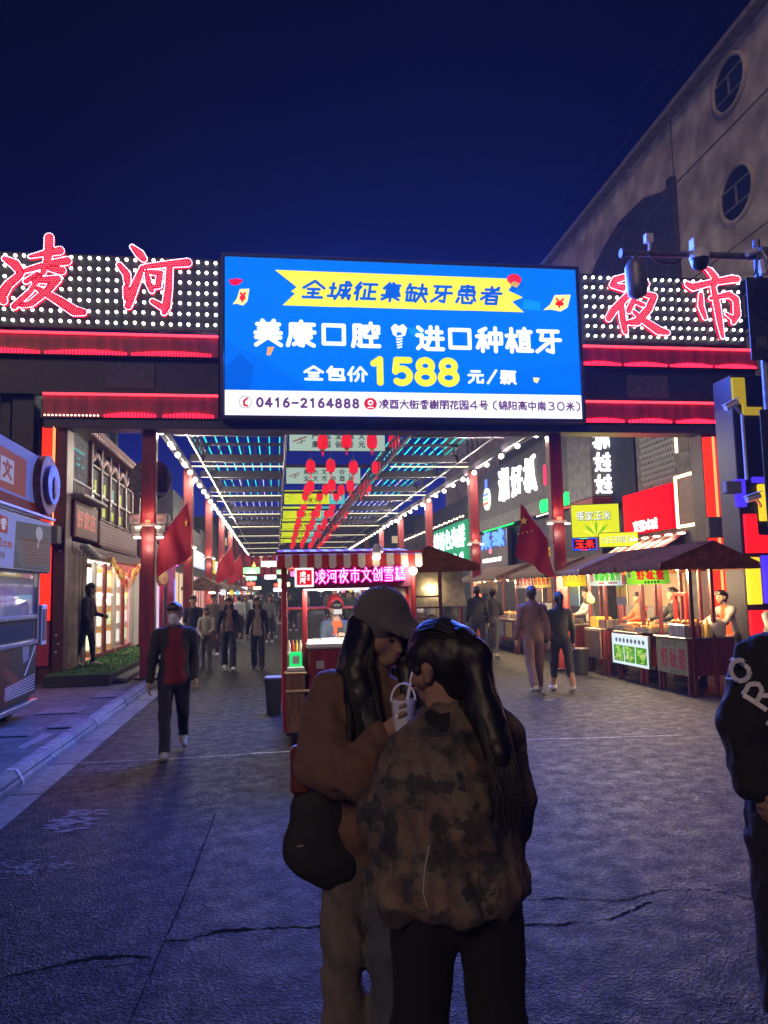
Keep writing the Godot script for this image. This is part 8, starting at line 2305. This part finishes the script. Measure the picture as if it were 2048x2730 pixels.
	for k in 170:
		var w := rng.randf_range(-0.05, 0.05)
		var e := rng.randf_range(0.035, 0.055)
		if k % 4: st.path([P.call(-0.09 + w * 0.3, 0.01, 0.02 + w * 0.4), V(-0.045 + w, 1.43, 0.05 + e), V(-0.03 + w, 1.34, 0.105 + e * 0.9), V(-0.01 + w * 0.8 + rng.randf_range(-0.01, 0.01), rng.randf_range(1.19, 1.27), 0.14 + e * 0.5)], 0.0016, 4)
		else: st.path([P.call(0.09, 0.01, 0.02), V(0.135 + w * 0.5, 1.42, 0.07 + e * 0.6), V(0.128 + w * 0.5, 1.34, 0.105 + e * 0.5), V(0.124 + w * 0.5, rng.randf_range(1.23, 1.29), 0.14 + e * 0.3)], 0.0016, 4)
	tag(part(hair, "strands", st, hairm), "", "", "", "stuff")
	# ribbed baker-boy cap with a short peak
	var cap := MB.new()
	net(cap, [[P.call(0, 0.072, -0.02), P.call(0, 0.062, -0.032), 0.1, 0.098, 1.0, 0], [P.call(0.0, 0.05, -0.012), P.call(0, 0.055, -0.02), 0.096, 0.096, 1.0, 0], [P.call(-0.05, 0.062, 0.075), P.call(0.05, 0.062, 0.075), 0.024, 0.024, 1.0, 0], [P.call(-0.055, 0.05, 0.105), P.call(0.055, 0.05, 0.105), 0.012, 0.012, 1.0, 0], [P.call(-0.045, 0.04, 0.13), P.call(0.045, 0.04, 0.13), 0.011, 0.011, 1.0, 0], [P.call(-0.02, 0.032, 0.15), P.call(0.02, 0.032, 0.15), 0.01, 0.01, 1.0, 0]], 0.0075, 0.03, [Color(1, 1, 1, 1)], 0.006, 8)
	var capm := mat("cap_wool", C(0.13, 0.12, 0.13), 0.95, 0.0, "weave", 11.0)
	capm.uv1_world_triplanar = false
	capm.rim_enabled = true
	capm.rim = 0.6
	capm.heightmap_enabled = true
	capm.heightmap_texture = tex["weave"]
	capm.heightmap_scale = 0.8
	var co := part(g, "cap", cap, capm)
	var band := MB.new()
	for q in 2:
		var pts := []
		for k in 25: pts.append(P.call(0, 0.058 - 0.016 * q, -0.014) + (x * cos(TAU * k / 24.0) + fw * sin(TAU * k / 24.0)) * (0.1 - 0.002 * q))
		band.path(pts, 0.0042, 5)
	part(co, "cap_band", band, capm)
	var knit := MB.new()
	for q in 9:
		var an := 0.12 + q * 0.15
		var pts := []
		for k in 25: pts.append(P.call(0, 0.072 + 0.0995 * sin(an), -0.022) + (x * cos(TAU * k / 24.0) + fw * sin(TAU * k / 24.0)) * 0.1015 * cos(an))
		knit.path(pts, 0.0042, 5)
	tag(part(co, "knit_ribs", knit, capm), "", "", "", "stuff")
	var bt := MB.new()
	bt.ball(P.call(0, 0.172, -0.025), V(0.014, 0.008, 0.014), 8, 5)
	part(co, "cap_button", bt, capm)
	# hood folded behind the neck, drawcords, pocket edge
	var hd := MB.new()
	net(hd, [[V(-0.1, 1.37, -0.06), V(0.0, 1.4, -0.1), 0.05, 0.06, 1.0, 0], [V(0.0, 1.4, -0.1), V(0.12, 1.37, -0.04), 0.06, 0.045, 1.0, 0], [V(-0.1, 1.37, -0.06), V(-0.05, 1.35, 0.06), 0.04, 0.02, 1.0, 0]], 0.01, 0.03, [Color(hood.r, hood.g, hood.b, 1)], 0.015, 2)
	part(g, "hood", hd, near_cloth("hoodie_cloth"))
	var br := MB.new()
	var pp := []
	for k in 17: pp.append(V(0.015, 1.225, 0.23) + V(-0.5, 0.85, 0).normalized() * 0.034 * cos(TAU * k / 16.0) + V(0, 0, 0.034) * sin(TAU * k / 16.0))
	br.path(pp, 0.003, 5)
	part(g, "bracelet", br, mat("bracelet", C(0.7, 0.6, 0.5), 0.25, 0.8))
	for q in [[V(0.0, 1.215, 0.227), V(0.55, 0.75, 0.25), 0.05], [V(0.132, 1.215, 0.185), V(-0.2, 0.45, 0.8), 0.046]]:
		var cf := MB.new()
		var ax: Vector3 = q[1].normalized()
		var cx: Vector3 = ax.cross(Vector3.UP).normalized()
		for e in 3:
			var cp := []
			for k in 17: cp.append(q[0] + ax * (0.009 * e - 0.01) + (cx * cos(TAU * k / 16.0) + ax.cross(cx) * sin(TAU * k / 16.0)) * (q[2] - 0.002 * e))
			cf.path(cp, 0.0055, 5)
		part(g, "cuff", cf, mat("cuff_rib", hood, 0.9, 0.0, "weave", 12.0))
	# cup of ice with a handle loop and a straw
	var cup := thing("drink_cup", "clear cup with a carrying loop and straw held between the two women", "cup", o + V(0.085, 1.245, 0.26))
	var cm := MB.new()
	cm.lathe(Vector3.ZERO, [[0.028, 0.0], [0.03, 0.004], [0.04, 0.1], [0.042, 0.104], [0.036, 0.104], [0.027, 0.01]], 20)
	var plastic := mat("cup_plastic", C(0.75, 0.78, 0.9), 0.2)
	plastic.transparency = BaseMaterial3D.TRANSPARENCY_ALPHA
	plastic.albedo_color.a = 0.5
	part(cup, "cup", cm, plastic)
	cm = MB.new()
	for k in 26: cm.ball(V(rng.randf_range(-0.022, 0.022), rng.randf_range(0.03, 0.09), rng.randf_range(-0.022, 0.022)), Vector3.ONE * rng.randf_range(0.006, 0.01), 6, 4)
	tag(part(cup, "ice", cm, mat("ice", C(0.7, 0.72, 0.85), 0.15)), "", "", "", "stuff")
	cm = MB.new()
	var lp := []
	for k in 13: lp.append(V(-0.04 * cos(PI * k / 12.0), 0.1 + 0.055 * sin(PI * k / 12.0), 0.01))
	cm.path(lp, 0.004, 5)
	part(cup, "carry_loop", cm, mat("loop_white", C(0.65, 0.68, 0.85), 0.4))
	cm = MB.new()
	cm.tube(V(0.0, 0.03, 0), V(0.035, 0.2, 0.01), 0.0055, 0.0055, 8)
	part(cup, "straw", cm, mat("loop_white", C(0.65, 0.68, 0.85), 0.4))
	# shoulder bag
	var bag := thing("shoulder_bag", "large black shoulder bag hanging at the cap woman's side", "bag", o + V(-0.17, 0.66, 0.05))
	var bm := MB.new()
	net(bm, [[V(0.01, 0.46, 0), V(0.0, 0.34, 0), 0.055, 0.075, 0.6, 0], [V(-0.02, 0.3, 0), V(-0.03, 0.16, 0), 0.09, 0.1, 0.55, 0], [V(-0.03, 0.18, 0), V(0.03, 0.11, 0), 0.09, 0.08, 0.55, 0], [V(0.04, 0.3, 0), V(0.05, 0.16, 0), 0.07, 0.075, 0.55, 0]], 0.011, 0.04, [Color(1, 1, 1, 1)], 0.012, 6)
	part(bag, "bag_body", bm, mat("bag_cloth", C(0.012, 0.011, 0.013), 0.8, 0.0, "weave", 8.0))
	bm = MB.new()
	bm.path([V(0.02, 0.46, -0.06), V(0.06, 0.66, -0.15), V(0.075, 0.765, -0.09), V(0.085, 0.735, 0.02), V(0.09, 0.62, 0.09), V(0.085, 0.49, 0.105), V(0.04, 0.38, 0.075), V(0.0, 0.3, 0.02)], 0.012, 6)
	part(bag, "strap", bm, mat("bag_cloth", C(0.012, 0.011, 0.013), 0.8))
	part(bag, "red_pouch", B(V(-0.075, 0.44, 0.02), V(0.07, 0.16, 0.05), 0.012), mat("pouch", C(0.1, 0.015, 0.012), 0.6))
	part(bag, "logo_plate", B(V(-0.08, 0.2, 0.06), V(0.022, 0.007, 0.003)), mat("bracelet", C(0.7, 0.6, 0.5)))

# the woman in the loose camouflage jacket, seen from behind, turned to the left
func woman_in_camo() -> void:
	var o := V(0.525, -0.0, -2.3)
	var g := thing("person", "woman in loose camouflage jacket with a long ponytail seen from behind", "person", o)
	var jacket := Color(1, 1, 1, 1)
	var cols := [Color(0.36, 0.2, 0.15, 0), jacket, Color(0.005, 0.005, 0.009, 1), Color(0.02, 0.02, 0.02, 0)]
	var jb := [
		[V(-0.07, 1.23, 0.0), V(0.09, 1.25, -0.02), 0.085, 0.09, 1.0, 1], [V(0.0, 1.29, -0.01), V(-0.02, 1.325, -0.02), 0.105, 0.075, 1.0, 1],
		# sleeve on the left: elbow out, forearm forward to the friend
		[V(-0.1, 1.21, -0.03), V(-0.19, 1.04, -0.08), 0.082, 0.086, 1.0, 1], [V(-0.19, 1.04, -0.08), V(-0.17, 1.1, -0.28), 0.084, 0.058, 1.0, 1],
		[V(0.12, 1.25, -0.03), V(0.165, 1.06, -0.04), 0.086, 0.086, 1.0, 1], [V(0.165, 1.06, -0.04), V(0.1, 1.08, -0.24), 0.082, 0.058, 1.0, 1]]
	for e in 12:
		var an := TAU * e / 12.0
		var an2 := TAU * (e + 1) / 12.0
		jb.append([V(-0.03 + 0.125 * cos(an), 1.18, 0.075 * sin(an)), V(-0.035 + 0.16 * cos(an), 0.88, 0.1 * sin(an)), 0.055, 0.055, 1.0, 1])
		jb.append([V(-0.035 + 0.17 * cos(an), 0.83, 0.11 * sin(an)), V(-0.035 + 0.17 * cos(an2), 0.83, 0.11 * sin(an2)), 0.04, 0.04, 1.0, 1])
		jb.append([V(-0.035 + 0.16 * cos(an), 0.88, 0.1 * sin(an)), V(-0.035 + 0.17 * cos(an), 0.83, 0.11 * sin(an)), 0.05, 0.04, 1.0, 1])
	var jm := MB.new()
	net(jm, jb, 0.011, 0.05, cols, 0.03, 21)
	var camo := near_cloth("camo_cloth", "camo", 1.9)
	var m := MB.new()
	net(m, [[V(-0.095, 0.84, 0.0), V(-0.13, 0.46, 0.0), 0.105, 0.08, 1.0, 2], [V(-0.13, 0.46, 0.0), V(-0.13, 0.07, 0.02), 0.078, 0.062, 1.0, 2], [V(0.085, 0.84, 0.0), V(0.105, 0.46, -0.01), 0.105, 0.082, 1.0, 2], [V(0.105, 0.46, -0.01), V(0.125, 0.07, 0.0), 0.08, 0.062, 1.0, 2], [V(0, 0.85, 0), V(0, 0.95, 0), 0.15, 0.15, 0.8, 2], [V(0, 0.95, 0), V(0, 1.25, 0), 0.12, 0.12, 0.8, 2],
		[V(-0.13, 0.045, 0.05), V(-0.15, 0.035, -0.12), 0.045, 0.036, 1.0, 3], [V(0.125, 0.045, 0.03), V(0.11, 0.035, -0.14), 0.045, 0.036, 1.0, 3], [V(-0.02, 1.27, -0.02), V(-0.03, 1.4, -0.03), 0.056, 0.054, 1.0, 0]], 0.014, 0.03, cols, 0.012, 5)
	var ho := V(-0.03, 1.465, -0.045)
	var fw := V(-0.72, -0.12, -0.68).normalized()
	var up := (Vector3.UP - fw * fw.y).normalized()
	var x := up.cross(fw).normalized()
	net(m, head_bones(ho, fw, up, 1.0), 0.007, 0.02, cols)
	net(m, hand_bones(V(-0.19, 1.12, -0.31), V(0.1, 0.15, -1), V(0.9, 0, -0.1), 1.0, 0.4, 0, 0.95), 0.005, 0.006, cols)
	net(m, hand_bones(V(0.07, 1.08, -0.25), V(-0.3, 0.2, -1), V(-0.9, 0.1, 0.1), -1.0, 0.4, 0, 0.95), 0.005, 0.006, cols)
	var body := part(g, "body", m, near_cloth("hoodie_cloth"))
	face_parts(body, ho, fw, up)
	var jk := part(g, "jacket", jm, camo)
	var seam := MB.new()
	seam.path([V(-0.12, 1.02, 0.185), V(-0.135, 0.96, 0.188), V(-0.14, 0.9, 0.187), V(-0.13, 0.86, 0.183)], 0.0028, 4)
	part(jk, "drawcord", seam, mat("cord_pale", C(0.3, 0.28, 0.25), 0.7))
	var P := func(a: float, c: float, d: float) -> Vector3: return ho + x * a + up * c + fw * d
	var h := MB.new()
	net(h, [[P.call(0, 0.05, -0.012), P.call(0, 0.035, -0.05), 0.094, 0.09, 1.0, 0], [P.call(0, 0.075, 0.03), P.call(0, 0.06, 0.0), 0.068, 0.08, 1.0, 0], [P.call(0, 0.02, -0.05), P.call(0, -0.05, -0.055), 0.078, 0.05, 1.0, 0], [P.call(-0.06, 0.05, 0.04), P.call(-0.082, 0.0, 0.03), 0.03, 0.016, 1.0, 0], [P.call(0.06, 0.05, 0.04), P.call(0.082, 0.0, 0.03), 0.03, 0.016, 1.0, 0],
		[P.call(0.0, 0.075, -0.095), P.call(0, 0.03, -0.14), 0.032, 0.036, 1.0, 0],
		[P.call(0, 0.03, -0.14), V(0.07, 1.36, 0.085), 0.038, 0.048, 1.0, 0], [V(0.07, 1.36, 0.085), V(0.09, 1.24, 0.15), 0.05, 0.044, 1.0, 0], [V(0.09, 1.24, 0.15), V(0.105, 1.12, 0.175), 0.044, 0.012, 1.0, 0]], 0.009, 0.025, [Color(1, 1, 1, 1)], 0.014, 12)
	var hairm: StandardMaterial3D = mats["hair_near"]
	var hair := part(g, "hair", h, hairm)
	var st := MB.new()
	for k in 220:
		var u := rng.randf_range(-0.04, 0.04)
		var w := rng.randf_range(0.02, 0.05)
		st.path([P.call(u * 0.5, 0.03, -0.16), V(0.07 + u, 1.36, 0.085 + w), V(0.09 + u, 1.24, 0.15 + w * 0.8), V(0.105 + u * 0.7 + rng.randf_range(-0.02, 0.02), rng.randf_range(1.06, 1.15), 0.185 + w * 0.5)], 0.0022, 4)
	for k in 90:
		var a := rng.randf_range(-0.085, 0.085)
		var y := sqrt(maxf(0.0, 0.0099 - a * a))
		st.path([P.call(a, 0.045 + y, 0.02), P.call(a * 1.05, 0.05 + y * rng.randf_range(0.95, 1.01), -0.04), P.call(a * 0.8, 0.06 + y * 0.45, -0.1), P.call(a * 0.35, 0.06, -0.125)], 0.0016, 4)
	tag(part(hair, "strands", st, hairm), "", "", "", "stuff")
	var tie := MB.new()
	var pts := []
	for k in 17: pts.append(P.call(0.034 * cos(TAU * k / 16.0), 0.055 + 0.026 * sin(TAU * k / 16.0), -0.112 - 0.02 * sin(TAU * k / 16.0)))
	tie.path(pts, 0.011, 7)
	part(hair, "hair_tie", tie, mat("tie", C(0.1, 0.08, 0.07), 0.9))

# the man cut off by the frame's right edge
func man_at_edge() -> void:
	var o := V(2.22, 0, -2.95)
	var g := thing("person", "man in black sweatshirt with large sleeve letters at the right edge", "person", o)
	var cols := [Color(0.36, 0.2, 0.15, 0), Color(0.008, 0.008, 0.011, 1), Color(0.012, 0.013, 0.02, 1), Color(0.3, 0.3, 0.3, 0), Color(0.5, 0.42, 0.38, 1)]
	var m := MB.new()
	net(m, [[V(-0.01, 0.9, 0), V(0.0, 1.12, 0), 0.27, 0.27, 0.7, 1], [V(0.0, 1.12, 0), V(0.0, 1.32, 0), 0.26, 0.24, 0.7, 1], [V(-0.2, 1.41, 0), V(0.2, 1.43, 0), 0.09, 0.09, 1.0, 1], [V(0, 1.46, 0), V(0, 1.51, 0), 0.11, 0.07, 1.0, 1],
		[V(-0.25, 1.38, 0.0), V(-0.36, 1.14, 0.02), 0.11, 0.105, 1.0, 1], [V(-0.36, 1.14, 0.02), V(-0.36, 0.93, 0.07), 0.105, 0.08, 1.0, 1], [V(0.16, 1.4, 0), V(0.24, 1.12, 0), 0.1, 0.09, 1.0, 1], [V(0.24, 1.12, 0), V(0.24, 0.9, 0.08), 0.088, 0.065, 1.0, 1],
		[V(-0.01, 0.815, 0.0), V(0.0, 0.86, 0.0), 0.255, 0.255, 0.7, 4],
		[V(-0.22, 0.78, 0), V(-0.24, 0.45, 0.0), 0.135, 0.1, 1.0, 2], [V(-0.24, 0.45, 0), V(-0.25, 0.08, -0.02), 0.1, 0.085, 1.0, 2], [V(0.1, 0.8, 0), V(0.11, 0.45, 0.03), 0.115, 0.08, 1.0, 2], [V(0.11, 0.45, 0.03), V(0.12, 0.08, 0), 0.08, 0.06, 1.0, 2],
		[V(-0.25, 0.045, -0.04), V(-0.26, 0.04, 0.14), 0.045, 0.036, 1.0, 3], [V(0.12, 0.045, -0.02), V(0.14, 0.04, 0.16), 0.045, 0.036, 1.0, 3], [V(0, 1.5, 0), V(0, 1.6, 0.01), 0.06, 0.058, 1.0, 0]], 0.0135, 0.035, cols, 0.022, 14)
	net(m, head_bones(V(0, 1.69, 0.02), V(0, 0, 1), Vector3.UP, 1.05), 0.012, 0.02, cols)
	net(m, hand_bones(V(-0.355, 0.9, 0.085), V(0.1, -1, 0.2), V(1, 0, 0), 1.0, 0.4, 0, 1.05), 0.006, 0.006, cols)
	net(m, hand_bones(V(0.24, 0.87, 0.1), V(-0.1, -1, 0.2), V(-1, 0, 0), -1.0, 0.4, 0, 1.05), 0.006, 0.006, cols)
	var body := part(g, "body", m, near_cloth("hoodie_cloth"))
	face_parts(body, V(0, 1.69, 0.02), V(0, 0, 1), Vector3.UP, 1.05)
	part(g, "hair", hair_mesh(V(0, 1.69, 0.02), V(0, 0, 1), Vector3.UP, 0.0, 0.014, 1.05), mats["hair_near"])
	# letters printed down the sleeve: laid on the cloth
	var txt := ["O", "R", "K"]
	for k in 3:
		var lm := MB.new()
		var c0: Vector3 = [V(-0.40, 1.36, 0.0), V(-0.345, 1.265, 0.0), V(-0.285, 1.165, 0.0)][k]
		var bx := V(0.62, 0.78, 0).normalized()
		var by := V(-0.78, 0.62, 0).normalized()
		for l in strokes(txt[k]):
			for e in l.size() - 1:
				var n := 5
				for j in n:
					var pa: Vector2 = l[e].lerp(l[e + 1], float(j) / n); var pb: Vector2 = l[e].lerp(l[e + 1], float(j + 1) / n)
					var q := []
					for p in [pa, pb]:
						var w: Vector3 = c0 + bx * (p.x - 0.5) * 0.1 - by * (p.y - 0.5) * 0.1
						q.append(w + V(0, 0, _front(m, w) + 0.003))
					lm.bar(q[0], q[1], 0.018, 0.004, V(0, 0, 1))
		part(body, "sleeve_letter", lm, mat("letter_print", C(0.6, 0.58, 0.6), 0.7))

# how far the mesh reaches towards +z at (x, y)
func _front(m: MB, at: Vector3) -> float:
	var best := -1.0
	for p in m.v:
		if absf(p.x - at.x) < 0.014 and absf(p.y - at.y) < 0.014 and p.z > best: best = p.z
	return best if best > -0.9 else 0.08
